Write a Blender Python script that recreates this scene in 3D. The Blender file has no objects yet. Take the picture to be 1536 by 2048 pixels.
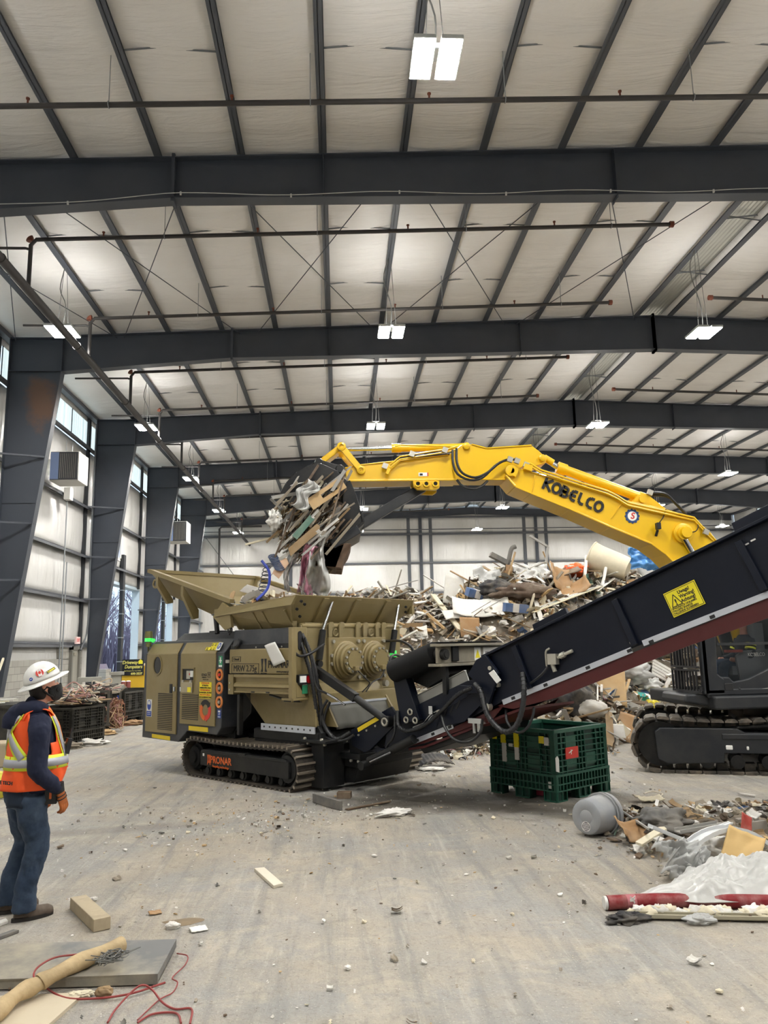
import bpy, bmesh, math, random
from mathutils import Matrix, Vector, noise
PI = math.pi
SC = bpy.context.scene
COL = SC.collection
# ---------------------------------------------------------------- camera, world, exposure
CAM_H, CAM_F = 1.95, 1540.0                      # metres above the floor, focal length in pixels of the 1536x2048 frame
pit, yaw, rol = .17449, .06068, -.02252
_fw = Vector((math.sin(yaw)*math.cos(pit), math.cos(yaw)*math.cos(pit), math.sin(pit)))
_ri = Vector((math.cos(yaw), -math.sin(yaw), 0)); _up = _ri.cross(_fw)
RI = math.cos(rol)*_ri + math.sin(rol)*_up
UP = -math.sin(rol)*_ri + math.cos(rol)*_up
FW = _fw
cd = bpy.data.cameras.new('camera'); cam = bpy.data.objects.new('camera', cd); COL.objects.link(cam)
cd.sensor_fit = 'VERTICAL'; cd.sensor_height = 36.0; cd.lens = CAM_F/2048*36.0
cd.clip_start = .05; cd.clip_end = 400
cam.matrix_world = Matrix((( RI.x, UP.x, -FW.x, 0), (RI.y, UP.y, -FW.y, 0), (RI.z, UP.z, -FW.z, CAM_H), (0,0,0,1)))
SC.camera = cam
W = bpy.data.worlds.new('overcast_sky'); SC.world = W; W.use_nodes = True
_bg = W.node_tree.nodes['Background']; _bg.inputs[0].default_value = (.66,.83,1,1); _bg.inputs[1].default_value = 1.5
SC.view_settings.view_transform = 'Standard'; SC.view_settings.look = 'None'
SC.view_settings.exposure = 0.1; SC.view_settings.gamma = 1.0; SC.view_settings.use_curve_mapping = False
LAMP = 385.0                                      # radiance of the LED panels
SC.cycles.use_denoising = True
SC.cycles.max_bounces = 6; SC.cycles.diffuse_bounces = 4; SC.cycles.glossy_bounces = 2
SC.cycles.transmission_bounces = 4; SC.cycles.transparent_max_bounces = 8; SC.cycles.sample_clamp_indirect = 6
SC.cycles.caustics_reflective = False; SC.cycles.caustics_refractive = False

# ---------------------------------------------------------------- materials
def srgb(h):
    h = h.lstrip('#'); c = [int(h[i:i+2], 16)/255 for i in (0,2,4)]
    return tuple(x/12.92 if x <= .04045 else ((x+.055)/1.055)**2.4 for x in c) + (1,)
MATS = {}
def mat(name, col, rough=.6, metal=0, var=0.0, vscale=3.0, bump=0.0, bscale=20.0, dust=None, damt=.0, dscale=2.0, emit=0, trans=0, alpha=1, coat=0, spec=.5):
    """Principled material: base colour with noise variation, optional second colour (dust, dirt) in patches, bump."""
    if name in MATS: return MATS[name]
    m = bpy.data.materials.new(name); m.use_nodes = True; nt = m.node_tree; N = nt.nodes; L = nt.links
    b = N['Principled BSDF']; c = srgb(col) if isinstance(col, str) else col
    b.inputs['Base Color'].default_value = c; b.inputs['Roughness'].default_value = rough; b.inputs['Metallic'].default_value = metal
    b.inputs['Specular IOR Level'].default_value = spec
    if coat: b.inputs['Coat Weight'].default_value = coat; b.inputs['Coat Roughness'].default_value = .15
    if emit: b.inputs['Emission Color'].default_value = c; b.inputs['Emission Strength'].default_value = emit
    if trans: b.inputs['Transmission Weight'].default_value = trans
    b.inputs['Alpha'].default_value = alpha
    if var or dust or bump:
        tc = N.new('ShaderNodeTexCoord'); out = tc.outputs['Object']
        last = None
        if var:
            n = N.new('ShaderNodeTexNoise'); n.inputs['Scale'].default_value = vscale; n.inputs['Detail'].default_value = 5; L.new(out, n.inputs['Vector'])
            mx = N.new('ShaderNodeMix'); mx.data_type = 'RGBA'; mx.blend_type = 'MIX'
            mx.inputs['A'].default_value = tuple(x*(1-var) for x in c[:3])+(1,); mx.inputs['B'].default_value = tuple(min(1,x*(1+var)) for x in c[:3])+(1,)
            L.new(n.outputs['Fac'], mx.inputs['Factor']); last = mx.outputs['Result']
        if dust:
            n = N.new('ShaderNodeTexNoise'); n.inputs['Scale'].default_value = dscale; n.inputs['Detail'].default_value = 8; n.inputs['Roughness'].default_value = .65; L.new(out, n.inputs['Vector'])
            r = N.new('ShaderNodeMapRange'); r.inputs['From Min'].default_value = .42; r.inputs['From Max'].default_value = .72; r.inputs['To Max'].default_value = damt; L.new(n.outputs['Fac'], r.inputs['Value'])
            mx = N.new('ShaderNodeMix'); mx.data_type = 'RGBA'
            mx.inputs['A'].default_value = c; mx.inputs['B'].default_value = srgb(dust)
            if last: L.new(last, mx.inputs['A'])
            L.new(r.outputs['Result'], mx.inputs['Factor']); last = mx.outputs['Result']
        if last: L.new(last, b.inputs['Base Color'])
        if bump:
            n = N.new('ShaderNodeTexNoise'); n.inputs['Scale'].default_value = bscale; n.inputs['Detail'].default_value = 4; L.new(out, n.inputs['Vector'])
            bp = N.new('ShaderNodeBump'); bp.inputs['Strength'].default_value = bump; bp.inputs['Distance'].default_value = .02
            L.new(n.outputs['Fac'], bp.inputs['Height']); L.new(bp.outputs['Normal'], b.inputs['Normal'])
    MATS[name] = m; return m

def mnodes(name):
    m = bpy.data.materials.new(name); m.use_nodes = True; MATS[name] = m
    return m, m.node_tree.nodes, m.node_tree.links, m.node_tree.nodes['Principled BSDF']

# ---------------------------------------------------------------- mesh builder
class MB:
    """Collects shapes into one mesh. mat() picks the material of what follows, T is the local transform."""
    def __init__(s, T=None): s.v=[]; s.f=[]; s.fm=[]; s.fs=[]; s.ms=[]; s.mi=0; s.T=T or Matrix(); s.smooth=False; s.sharp=True
    def mat(s, m):
        if m not in s.ms: s.ms.append(m)
        s.mi = s.ms.index(m); return s
    def add(s, vs, fs, smooth=None):
        o = len(s.v); s.v += [tuple(s.T @ Vector(p)) for p in vs]
        s.f += [tuple(o+i for i in f) for f in fs]; s.fm += [s.mi]*len(fs); s.fs += [s.smooth if smooth is None else smooth]*len(fs); return s
    def box(s, x0,x1,y0,y1,z0,z1, M=None):
        p = [(x,y,z) for z in (z0,z1) for y in (y0,y1) for x in (x0,x1)]
        if M is not None: p = [tuple(M @ Vector(q)) for q in p]
        return s.add(p, [(0,2,3,1),(4,5,7,6),(0,1,5,4),(2,6,7,3),(1,3,7,5),(0,4,6,2)], False)
    def cbox(s, c, d, R=None):
        M = Matrix.Translation(c)
        if R is not None: M = M @ R
        return s.box(-d[0]/2,d[0]/2,-d[1]/2,d[1]/2,-d[2]/2,d[2]/2, M)
    def prism(s, poly, a, b, axis='y'):
        """poly of 2-D points ((x,z) for axis y, (x,y) for z, (y,z) for x) swept from a to b."""
        f = {'y':lambda p,t:(p[0],t,p[1]), 'z':lambda p,t:(p[0],p[1],t), 'x':lambda p,t:(t,p[0],p[1])}[axis]
        n = len(poly); vs = [f(p,a) for p in poly]+[f(p,b) for p in poly]
        return s.add(vs, [tuple(range(n))[::-1], tuple(range(n,2*n))]+[(i,(i+1)%n,n+(i+1)%n,n+i) for i in range(n)], False)
    def bar(s, a, b, w, h, up=(0,0,1)):
        """rectangular bar from a to b: w across, h along up."""
        a=Vector(a); b=Vector(b); d=(b-a); L=d.length
        if L < 1e-6: return s
        d/=L; u=Vector(up); x=d.cross(u)
        if x.length<1e-4: x=d.cross(Vector((1,0,0)))
        x.normalize(); u=x.cross(d)
        p=[a+x*i*w/2+u*j*h/2+d*k*L for k in (0,1) for j in (-1,1) for i in (-1,1)]
        return s.add(p, [(0,2,3,1),(4,5,7,6),(0,1,5,4),(2,6,7,3),(1,3,7,5),(0,4,6,2)], False)
    def tube(s, path, r, n=10, cap=True, closed=False):
        P=[Vector(p) for p in path]; rs = r if isinstance(r,(list,tuple)) else [r]*len(P)
        vs=[]; fs=[]; ux=None
        for i,p in enumerate(P):
            d=(P[min(i+1,len(P)-1)]-P[max(i-1,0)])
            if d.length<1e-9: d=Vector((0,0,1))
            d.normalize()
            if ux is None:
                ux=d.orthogonal().normalized()
            else:
                ux=(ux-d*ux.dot(d))
                ux = ux.normalized() if ux.length>1e-5 else d.orthogonal().normalized()
            uy=d.cross(ux)
            vs += [p+(ux*math.cos(2*PI*k/n)+uy*math.sin(2*PI*k/n))*rs[i] for k in range(n)]
        for i in range(len(P)-1):
            fs += [(i*n+k, i*n+(k+1)%n, (i+1)*n+(k+1)%n, (i+1)*n+k) for k in range(n)]
        s.add(vs, fs, True)
        if cap:
            o=len(s.v)-len(vs); m=len(P)-1
            for f in (tuple(o+k for k in range(n))[::-1], tuple(o+m*n+k for k in range(n))):
                s.f.append(f); s.fm.append(s.mi); s.fs.append(False)
        return s
    def cyl(s, a, b, r, n=20, r2=None): return s.tube([a,b], [r, r if r2 is None else r2], n)
    def lathe(s, prof, n=24, M=None):
        """prof: (radius, z) list, spun about z, then moved by M."""
        M = M or Matrix(); vs=[]; fs=[]
        for r,z in prof: vs += [M @ Vector((r*math.cos(2*PI*k/n), r*math.sin(2*PI*k/n), z)) for k in range(n)]
        for i in range(len(prof)-1): fs += [(i*n+k, i*n+(k+1)%n, (i+1)*n+(k+1)%n, (i+1)*n+k) for k in range(n)]
        return s.add(vs, fs, True)
    def grid(s, fn, nu, nv, smooth=True, thick=0):
        vs=[Vector(fn(i/nu, j/nv)) for j in range(nv+1) for i in range(nu+1)]
        fs=[(j*(nu+1)+i, j*(nu+1)+i+1, (j+1)*(nu+1)+i+1, (j+1)*(nu+1)+i) for j in range(nv) for i in range(nu)]
        return s.add(vs, fs, smooth)
    def torus(s, c, R, r, M=None, n=24, k=8, a0=0, a1=2*PI):
        M = M or Matrix()
        path=[Vector(c)+ (M @ Vector((R*math.cos(a0+(a1-a0)*i/n), R*math.sin(a0+(a1-a0)*i/n), 0))) for i in range(n+1)]
        return s.tube(path, r, k, cap=abs(a1-a0)<6.2)
    def text(s, body, size, M, depth=.003, align='CENTER', bold=0.0, sx=1.0, shear=0.0, spacing=1.0):
        c = bpy.data.curves.new('t','FONT'); c.body=body; c.size=size; c.align_x=align; c.align_y='CENTER'; c.extrude=depth; c.offset=bold; c.resolution_u=3; c.shear=shear; c.space_character=spacing
        o = bpy.data.objects.new('t', c); COL.objects.link(o)
        dg = bpy.context.evaluated_depsgraph_get(); me = bpy.data.meshes.new_from_object(o.evaluated_get(dg))
        S = M @ Matrix.Diagonal((sx,1,1,1))
        s.add([S @ v.co for v in me.vertices], [tuple(p.vertices) for p in me.polygons], False)
        bpy.data.objects.remove(o); bpy.data.curves.remove(c); bpy.data.meshes.remove(me); return s
    def ob(s, name, parent=None, m=None, bevel=0, label=None, loc=None, rot=None, **kw):
        me = bpy.data.meshes.new(name); me.from_pydata(s.v, [], s.f)
        if m is not None and not s.ms: s.ms=[m]
        for q in s.ms: me.materials.append(q)
        me.polygons.foreach_set('material_index', s.fm); me.polygons.foreach_set('use_smooth', s.fs); me.update()
        if any(s.fs) and s.sharp: me.set_sharp_from_angle(angle=.7)
        o = bpy.data.objects.new(name, me); COL.objects.link(o)
        if parent: o.parent = parent
        if loc is not None: o.location = loc
        if rot is not None: o.rotation_euler = rot
        if bevel:
            b=o.modifiers.new('edge','BEVEL'); b.width=bevel; b.segments=2; b.limit_method='ANGLE'; b.angle_limit=.6; b.harden_normals=False
        if label: o['label']=label
        for k,v in kw.items(): o[k]=v
        return o
def thing(name, label, cat, loc=(0,0,0), rz=0, group=None):
    o = bpy.data.objects.new(name, None); COL.objects.link(o); o.empty_display_size=.2
    o.location=loc; o.rotation_euler=(0,0,rz); o['label']=label; o['category']=cat
    if group: o['group']=group
    return o
def tag(o, label, cat, group=None, kind=None):
    o['label']=label; o['category']=cat
    if group: o['group']=group
    if kind: o['kind']=kind
    return o
def struct(o): o['kind']='structure'; return o
def Rz(a): return Matrix.Rotation(a,4,'Z')
def Rx(a): return Matrix.Rotation(a,4,'X')
def Ry(a): return Matrix.Rotation(a,4,'Y')
def Tr(*p): return Matrix.Translation(p)
def frame(o, ex, ey):
    """matrix with origin o, x axis ex and y axis ey (made orthogonal)."""
    ex=Vector(ex).normalized(); ez=ex.cross(Vector(ey)).normalized(); ey=ez.cross(ex)
    return Matrix(((ex.x,ey.x,ez.x,o[0]),(ex.y,ey.y,ez.y,o[1]),(ex.z,ey.z,ez.z,o[2]),(0,0,0,1)))
def arc(c, r, a0, a1, n=8): return [(c[0]+r*math.cos(a0+(a1-a0)*i/n), c[1]+r*math.sin(a0+(a1-a0)*i/n)) for i in range(n+1)]
def bez(pts, n=24):
    """smooth curve through the points (Catmull-Rom)."""
    P=[Vector(p) for p in pts]; P=[2*P[0]-P[1]]+P+[2*P[-1]-P[-2]]; out=[]
    seg=len(P)-3; m=max(2,n//seg)
    for i in range(seg):
        a,b,c,d=P[i:i+4]
        for k in range(m):
            t=k/m; out.append(.5*((2*b)+(c-a)*t+(2*a-5*b+4*c-d)*t*t+(3*b-a-3*c+d)*t**3))
    out.append(P[-2]); return out
def dup(root, loc=None, rz=None, label=None, group=None):
    r=root.copy(); COL.objects.link(r)
    if loc is not None: r.location=loc
    if rz is not None: r.rotation_euler=(0,0,rz)
    if label: r['label']=label
    if group: r['group']=group
    for ch in list(root.children):
        c=ch.copy(); COL.objects.link(c); c.parent=r
        for g in list(ch.children):
            d=g.copy(); COL.objects.link(d); d.parent=c
    return r

# ================================================================ materials of the hall
steel = mat('dark_steel', '#393e47', .5, 0, .25, 1.2, dust='#4f5053', damt=.3, dscale=.8, spec=.4)
purlin_m = mat('purlin_steel', '#4a4e55', .5, 0, .2, 2)
girt_m = mat('girt_steel', '#55575c', .55, 0, .25, 2)
galv = mat('galvanised_strap', '#8d9194', .45, .4, .2, 4)
pipe_m = mat('sprinkler_pipe', '#33302f', .55, 0, .3, 5)
rust_m = mat('rusty_fitting', '#6e3a28', .8, 0, .4, 20)
white_m = mat('white_paint', '#d9d9d6', .5, 0, .08, 3)

def insulation_mat(name, c1, c2, wave_axis, sc, rough=.38):
    m,N,L,b = mnodes(name)
    tc=N.new('ShaderNodeTexCoord'); mp=N.new('ShaderNodeMapping'); L.new(tc.outputs['Object'], mp.inputs['Vector'])
    mp.inputs['Scale'].default_value = {'y':(.25,1.6,.25),'x':(1.6,.25,.2)}[wave_axis] if wave_axis=='y' else (1.3,1.3,.12)
    n=N.new('ShaderNodeTexNoise'); n.inputs['Scale'].default_value=sc; n.inputs['Detail'].default_value=6; n.inputs['Roughness'].default_value=.6; n.inputs['Distortion'].default_value=.6
    L.new(mp.outputs['Vector'], n.inputs['Vector'])
    n2=N.new('ShaderNodeTexNoise'); n2.inputs['Scale'].default_value=.5; n2.inputs['Detail'].default_value=3; L.new(tc.outputs['Object'], n2.inputs['Vector'])
    r=N.new('ShaderNodeMapRange'); r.inputs['From Min'].default_value=.35; r.inputs['From Max'].default_value=.65; L.new(n2.outputs['Fac'], r.inputs['Value'])
    mx=N.new('ShaderNodeMix'); mx.data_type='RGBA'; mx.inputs['A'].default_value=srgb(c1); mx.inputs['B'].default_value=srgb(c2); L.new(r.outputs['Result'], mx.inputs['Factor'])
    L.new(mx.outputs['Result'], b.inputs['Base Color']); b.inputs['Roughness'].default_value=rough
    bp=N.new('ShaderNodeBump'); bp.inputs['Strength'].default_value=.55; bp.inputs['Distance'].default_value=.12; L.new(n.outputs['Fac'], bp.inputs['Height']); L.new(bp.outputs['Normal'], b.inputs['Normal'])
    return m
ins_roof = insulation_mat('roof_insulation_vinyl', '#f1efec', '#e8e5e1', 'y', 1.3)
ins_wall = insulation_mat('wall_insulation_vinyl', '#d9d8d6', '#cbc9c4', 'z', 1.4, .3)

def floor_mat():
    m,N,L,b = mnodes('dirty_concrete')
    tc=N.new('ShaderNodeTexCoord'); O=tc.outputs['Object']
    def nz(scale, det=6, mapping=None, rough=.6, dist=0):
        n=N.new('ShaderNodeTexNoise'); n.inputs['Scale'].default_value=scale; n.inputs['Detail'].default_value=det; n.inputs['Roughness'].default_value=rough; n.inputs['Distortion'].default_value=dist
        if mapping:
            mp=N.new('ShaderNodeMapping'); mp.inputs['Rotation'].default_value=(0,0,mapping[0]); mp.inputs['Scale'].default_value=mapping[1]; L.new(O,mp.inputs['Vector']); L.new(mp.outputs['Vector'],n.inputs['Vector'])
        else: L.new(O,n.inputs['Vector'])
        return n.outputs['Fac']
    def rng(v,a,b_,lo=0,hi=1):
        r=N.new('ShaderNodeMapRange'); r.inputs['From Min'].default_value=a; r.inputs['From Max'].default_value=b_; r.inputs['To Min'].default_value=lo; r.inputs['To Max'].default_value=hi; L.new(v,r.inputs['Value']); return r.outputs['Result']
    def mix(f,a,c,fac=None):
        x=N.new('ShaderNodeMix'); x.data_type='RGBA'; L.new(f,x.inputs['Factor'])
        for s,k in ((a,'A'),(c,'B')):
            if isinstance(s,str): x.inputs[k].default_value=srgb(s)
            else: L.new(s,x.inputs[k])
        return x.outputs['Result']
    def mul(a,c):
        x=N.new('ShaderNodeMath'); x.operation='MULTIPLY'; L.new(a,x.inputs[0])
        if isinstance(c,(int,float)): x.inputs[1].default_value=c
        else: L.new(c,x.inputs[1])
        return x.outputs[0]
    def add(a,c):
        x=N.new('ShaderNodeMath'); x.operation='ADD'; L.new(a,x.inputs[0]); L.new(c,x.inputs[1]); return x.outputs[0]
    c=mix(rng(nz(.5,8,None,.7,.6),.42,.6), '#9a9894', '#a79e90')                    # grey concrete to tan dust
    c=mix(rng(nz(1.7,9,None,.75,.8),.5,.66,0,.85), c, '#b8af9e')             # dry dust drifts
    st=nz(1.0,7,(.25,(5.5,.5,1)),.65,.4)
    c=mix(rng(st,.5,.66,0,.7), c, '#838280')                             # dragged grey streaks
    st2=nz(1.2,7,(-.45,(9,.7,1)),.7,.3)
    c=mix(rng(st2,.56,.7,0,.55), c, '#bfbab0')
    c=mix(rng(nz(1.0,8,(.05,(3.5,1.2,1)),.75,1.2),.55,.68,0,.6), c, '#938c80')
    c=mix(rng(nz(1.6,8,(-.9,(14,1.0,1)),.7,.6),.6,.7,0,.6), c, '#827e77')                            # pale scrapes
    c=mix(rng(nz(7,6,None,.75),.55,.72,0,.65), c, '#7b756a')                # fine grime
    c=mix(rng(nz(38,4,None,.7),.55,.7,0,.5), c, '#6f685d')
    c=mix(rng(nz(60,3,None,.6),.6,.72,0,.6), c, '#d0c9bb')
    c=mix(rng(nz(2.6,8,(.3,(4,1.6,1)),.8,1.5),.56,.64,0,.45), c, '#8a8175')
    # dark patch under the conveyor, with its own irregular outline
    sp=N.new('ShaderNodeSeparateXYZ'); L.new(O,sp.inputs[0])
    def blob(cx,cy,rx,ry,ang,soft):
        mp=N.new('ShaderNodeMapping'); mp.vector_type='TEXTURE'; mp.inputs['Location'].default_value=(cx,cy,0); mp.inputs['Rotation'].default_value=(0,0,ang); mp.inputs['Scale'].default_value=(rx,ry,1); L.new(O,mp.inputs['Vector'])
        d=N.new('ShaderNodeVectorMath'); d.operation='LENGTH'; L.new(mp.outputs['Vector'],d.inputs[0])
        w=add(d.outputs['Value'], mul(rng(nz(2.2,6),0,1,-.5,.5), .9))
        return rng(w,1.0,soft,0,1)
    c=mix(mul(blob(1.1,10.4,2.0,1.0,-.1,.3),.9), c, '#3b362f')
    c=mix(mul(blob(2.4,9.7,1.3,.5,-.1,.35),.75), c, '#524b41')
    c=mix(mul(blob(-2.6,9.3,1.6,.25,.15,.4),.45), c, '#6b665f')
    L.new(c,b.inputs['Base Color'])
    rr=rng(nz(1.3,5),.35,.65,.55,.85); L.new(rr,b.inputs['Roughness']); b.inputs['Specular IOR Level'].default_value=.3
    h=add(mul(nz(28,5,None,.7),.5), mul(nz(4,6),1.0))
    bp=N.new('ShaderNodeBump'); bp.inputs['Strength'].default_value=.8; bp.inputs['Distance'].default_value=.04; L.new(h,bp.inputs['Height']); L.new(bp.outputs['Normal'],b.inputs['Normal'])
    return m
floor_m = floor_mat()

def block_mat():
    m,N,L,b = mnodes('concrete_block'); tc=N.new('ShaderNodeTexCoord'); mp=N.new('ShaderNodeMapping'); mp.inputs['Rotation'].default_value=(PI/2,0,PI/2)
    L.new(tc.outputs['Object'],mp.inputs['Vector']); br=N.new('ShaderNodeTexBrick'); L.new(mp.outputs['Vector'],br.inputs['Vector'])
    # y,z drive the pattern
    sx=N.new('ShaderNodeSeparateXYZ'); L.new(tc.outputs['Object'],sx.inputs[0]); cb=N.new('ShaderNodeCombineXYZ'); L.new(sx.outputs['Y'],cb.inputs['X']); L.new(sx.outputs['Z'],cb.inputs['Y']); L.new(cb.outputs[0],br.inputs['Vector'])
    br.inputs['Color1'].default_value=srgb('#8e8b84'); br.inputs['Color2'].default_value=srgb('#a19e96'); br.inputs['Mortar'].default_value=srgb('#75726c')
    br.inputs['Scale'].default_value=1; br.inputs['Brick Width'].default_value=.41; br.inputs['Row Height'].default_value=.205; br.inputs['Mortar Size'].default_value=.008
    L.new(br.outputs['Color'],b.inputs['Base Color']); b.inputs['Roughness'].default_value=.85
    return m
block_m = block_mat()

def daylight_panel_mat():
    """ribbed translucent wall panel: lit by the sky behind it"""
    m,N,L,b = mnodes('translucent_panel'); tc=N.new('ShaderNodeTexCoord'); sx=N.new('ShaderNodeSeparateXYZ'); L.new(tc.outputs['Object'],sx.inputs[0])
    cb=N.new('ShaderNodeCombineXYZ'); L.new(sx.outputs['Y'],cb.inputs['X'])
    n=N.new('ShaderNodeTexNoise'); n.inputs['Scale'].default_value=5; n.inputs['Detail'].default_value=4; L.new(cb.outputs[0],n.inputs['Vector'])
    r=N.new('ShaderNodeValToRGB'); r.color_ramp.elements[0].color=srgb('#b6cdd2'); r.color_ramp.elements[1].color=srgb('#e4f3f6'); r.color_ramp.elements[0].position=.35; r.color_ramp.elements[1].position=.6
    L.new(n.outputs['Fac'],r.inputs['Fac']); L.new(r.outputs['Color'],b.inputs['Base Color']); L.new(r.outputs['Color'],b.inputs['Emission Color']); b.inputs['Emission Strength'].default_value=.95
    return m
trans_m = daylight_panel_mat()

def rusty_column_mat():
    m,N,L,b = mnodes('rust_stained_steel'); tc=N.new('ShaderNodeTexCoord'); O=tc.outputs['Object']
    n=N.new('ShaderNodeTexNoise'); n.inputs['Scale'].default_value=1.6; n.inputs['Detail'].default_value=8; n.inputs['Roughness'].default_value=.7; L.new(O,n.inputs['Vector'])
    mp=N.new('ShaderNodeMapping'); mp.vector_type='TEXTURE'; mp.inputs['Location'].default_value=(-8.25,21.16,8.9); mp.inputs['Scale'].default_value=(.55,3,.95); L.new(O,mp.inputs['Vector'])
    d=N.new('ShaderNodeVectorMath'); d.operation='LENGTH'; L.new(mp.outputs['Vector'],d.inputs[0])
    a=N.new('ShaderNodeMath'); a.operation='MULTIPLY_ADD'; L.new(n.outputs['Fac'],a.inputs[0]); a.inputs[1].default_value=1.7; L.new(d.outputs['Value'],a.inputs[2])
    r=N.new('ShaderNodeMapRange'); r.inputs['From Min'].default_value=1.75; r.inputs['From Max'].default_value=1.25; r.inputs['To Max'].default_value=.95; L.new(a.outputs[0],r.inputs['Value'])
    mx=N.new('ShaderNodeMix'); mx.data_type='RGBA'; mx.inputs['A'].default_value=srgb('#393e47'); mx.inputs['B'].default_value=srgb('#5f4636'); L.new(r.outputs['Result'],mx.inputs['Factor'])
    L.new(mx.outputs['Result'],b.inputs['Base Color']); b.inputs['Roughness'].default_value=.6
    return m
rusty_col = rusty_column_mat()

# ================================================================ the hall
XL, XM, XR = -9.13, 9.43, 27.99                   # column line left, ridge, column line right
FR = [13.255+7.907*i for i in range(-3,5)]        # steel frames along the hall
YB, YF = 52.79, -10.47                            # back wall, front end behind the camera
def top(X):                                       # top of the rafters
    return 10.786+.0391*((X if X<=XM else 2*XM-X)+9.12)
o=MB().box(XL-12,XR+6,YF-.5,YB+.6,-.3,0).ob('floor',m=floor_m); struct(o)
o=MB().box(-75,XL-.42,-30,90,-.34,-.02).ob('ground_outside',m=mat('wet_asphalt','#8d9094',.6,0,.2,.6)); struct(o)
# roof insulation: one skin per slope, sagging a little between the purlins
PUR = [-.216+1.524*k for k in range(-5,7)]; PUR += [2*XM-x for x in PUR][::-1]
def roof_skin(name, x0, x1, flip=False):
    xs=[x0]
    k=-8
    P=sorted(PUR+[x0,x1]); P=[p for p in P if x0-.01<=p<=x1+.01]
    X=[]
    for a,b_ in zip(P,P[1:]):
        n=5 if b_-a>1.2 else 2
        X += [a+(b_-a)*i/n for i in range(n)]
    X.append(P[-1]); nv=110; vs=[]; fs=[]
    def sag(x):
        q=[p for p in P if p<=x+1e-6]; a=q[-1]; r=[p for p in P if p>x+1e-6]
        if not r: return 0
        t=(x-a)/(r[0]-a); return math.sin(PI*t)
    ys=[YF+(YB-YF)*j/nv for j in range(nv+1)]
    for y in ys:
        for x in X:
            w=noise.noise(Vector((x*.35,y*.9,1.7)))*.035
            vs.append((x,y,top(x)+.2-sag(x)*(.06+w)+.0*w))
    nx=len(X); fs=[(j*nx+i,(j+1)*nx+i,(j+1)*nx+i+1,j*nx+i+1) for j in range(nv) for i in range(nx-1)]
    b=MB(); b.mat(ins_roof); b.add(vs,fs,True)
    o=b.ob(name); struct(o)
    s=o.modifiers.new('t','SOLIDIFY'); s.thickness=.08; s.offset=1
    return o
roof_skin('ceiling_slope', XL-.4, XM-.42); roof_skin('ceiling_slope_far', XM+.42, XR+.4)
b=MB()                                            # bare ribbed sheet in the ridge strip
b.mat(mat('ridge_sheet','#b9bab4',.35,.5,.1,2))
b.grid(lambda u,v:(XM-.5+u, YF+(YB-YF)*v, top(XM-.5+u)+.19+.012*(1 if int(u*20)%2 else 0)),20,1,False)
o=b.ob('ceiling_ridge'); struct(o); s=o.modifiers.new('t','SOLIDIFY'); s.thickness=.02; s.offset=1
# purlins (Z sections)
for X in PUR:
    z=top(X); sgn=1 if X<XM else -1
    b=MB().box(X-.006,X+.006,YF,YB,z,z+.2)
    b.box(X-.006,X+.085*1,YF,YB,z,z+.008); b.box(X+.077,X+.085,YF,YB,z,z+.03); b.box(X-.085,X,YF,YB,z+.192,z+.2)
    b.box(X-.06,X-.0,YF,YB,z+.0,z+.008)
    o=b.ob('purlin',m=purlin_m); struct(o)
for X in (XL+.02-.12,XR-.02+.12):
    z=top(X)
    o=MB().box(X-.1,X+.1,YF,YB,z-.05,z+.2).ob('eave_strut',m=purlin_m); struct(o)
# rigid frames: rafter halves and tapered columns, I-shaped
def column(Y, side, m=steel):
    f=(lambda x:x) if side<0 else (lambda x:2*XM-x)
    b=MB(); xi=lambda z:-8.965+(.1295)*z if z<9.8 else -7.69
    fw=.26
    pts=[(XL,0),(XL,top(XL)),(-7.69,top(-7.69)),(-7.69,9.76),(-8.95,0)]
    b.prism([(f(x),z) for x,z in pts],Y-.006,Y+.006)
    b.box(min(f(XL-.02),f(XL)),max(f(XL-.02),f(XL)),Y-fw/2,Y+fw/2,0,top(XL))
    b.bar((f(-8.95),Y,0),(f(-7.70),Y,9.78),fw,.022,up=(1,0,0))
    b.box(min(f(XL),f(-7.7)),max(f(XL),f(-7.7)),Y-fw/2,Y+fw/2,9.79,9.81)           # knee stiffeners
    b.box(min(f(-7.71),f(-7.69)),max(f(-7.71),f(-7.69)),Y-fw/2,Y+fw/2,9.78,top(-7.69))
    b.box(min(f(XL),f(-7.69)),max(f(XL),f(-7.69)),Y-fw/2,Y+fw/2,top(XL)-.025,top(XL))
    for z in (6.05,): b.box(min(f(XL),f(-8.17)),max(f(XL),f(-8.17)),Y-.03,Y,z,z+.012)
    for z in (3.97,5.5,7.35):                                                       # flange braces back to the girts
        xe=-8.95+.128*z
        b.bar((f(XL-.1),Y-.75,z-.06),(f(xe),Y-.02,z-.02),.05,.05)
    return struct(b.ob('column',m=m))
def rafter(Y, side):
    f=(lambda x:x) if side<0 else (lambda x:2*XM-x)
    lo=[(-7.69,9.79),(-2.97,10.19),(3.15,10.32),(XM,10.47)]
    up=[(XM,top(XM)),(-7.69,top(-7.69))]
    b=MB(); b.prism([(f(x),z) for x,z in lo+up],Y-.006,Y+.006); fw=.27
    for (x0,z0),(x1,z1) in zip(lo,lo[1:]): b.bar((f(x0),Y,z0),(f(x1),Y,z1),fw,.022,up=(0,0,1))
    b.bar((f(-7.69),Y,top(-7.69)-.012),(f(XM),Y,top(XM)-.012),fw,.024)
    for x,zb in ((-2.97,10.12),(XM,10.4),(3.15,10.3)):                                           # bolted splices
        w=.03 if x!=3.15 else .0
        if w: b.box(f(x)-w,f(x)+w,Y-fw/2,Y+fw/2,zb,top(x)+.06)
    for x in (-.2,5.4):
        b.box(f(x)-.006,f(x)+.006,Y-fw/2,Y+fw/2,10.3,top(x))
    return struct(b.ob('roof_beam',m=steel))
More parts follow.
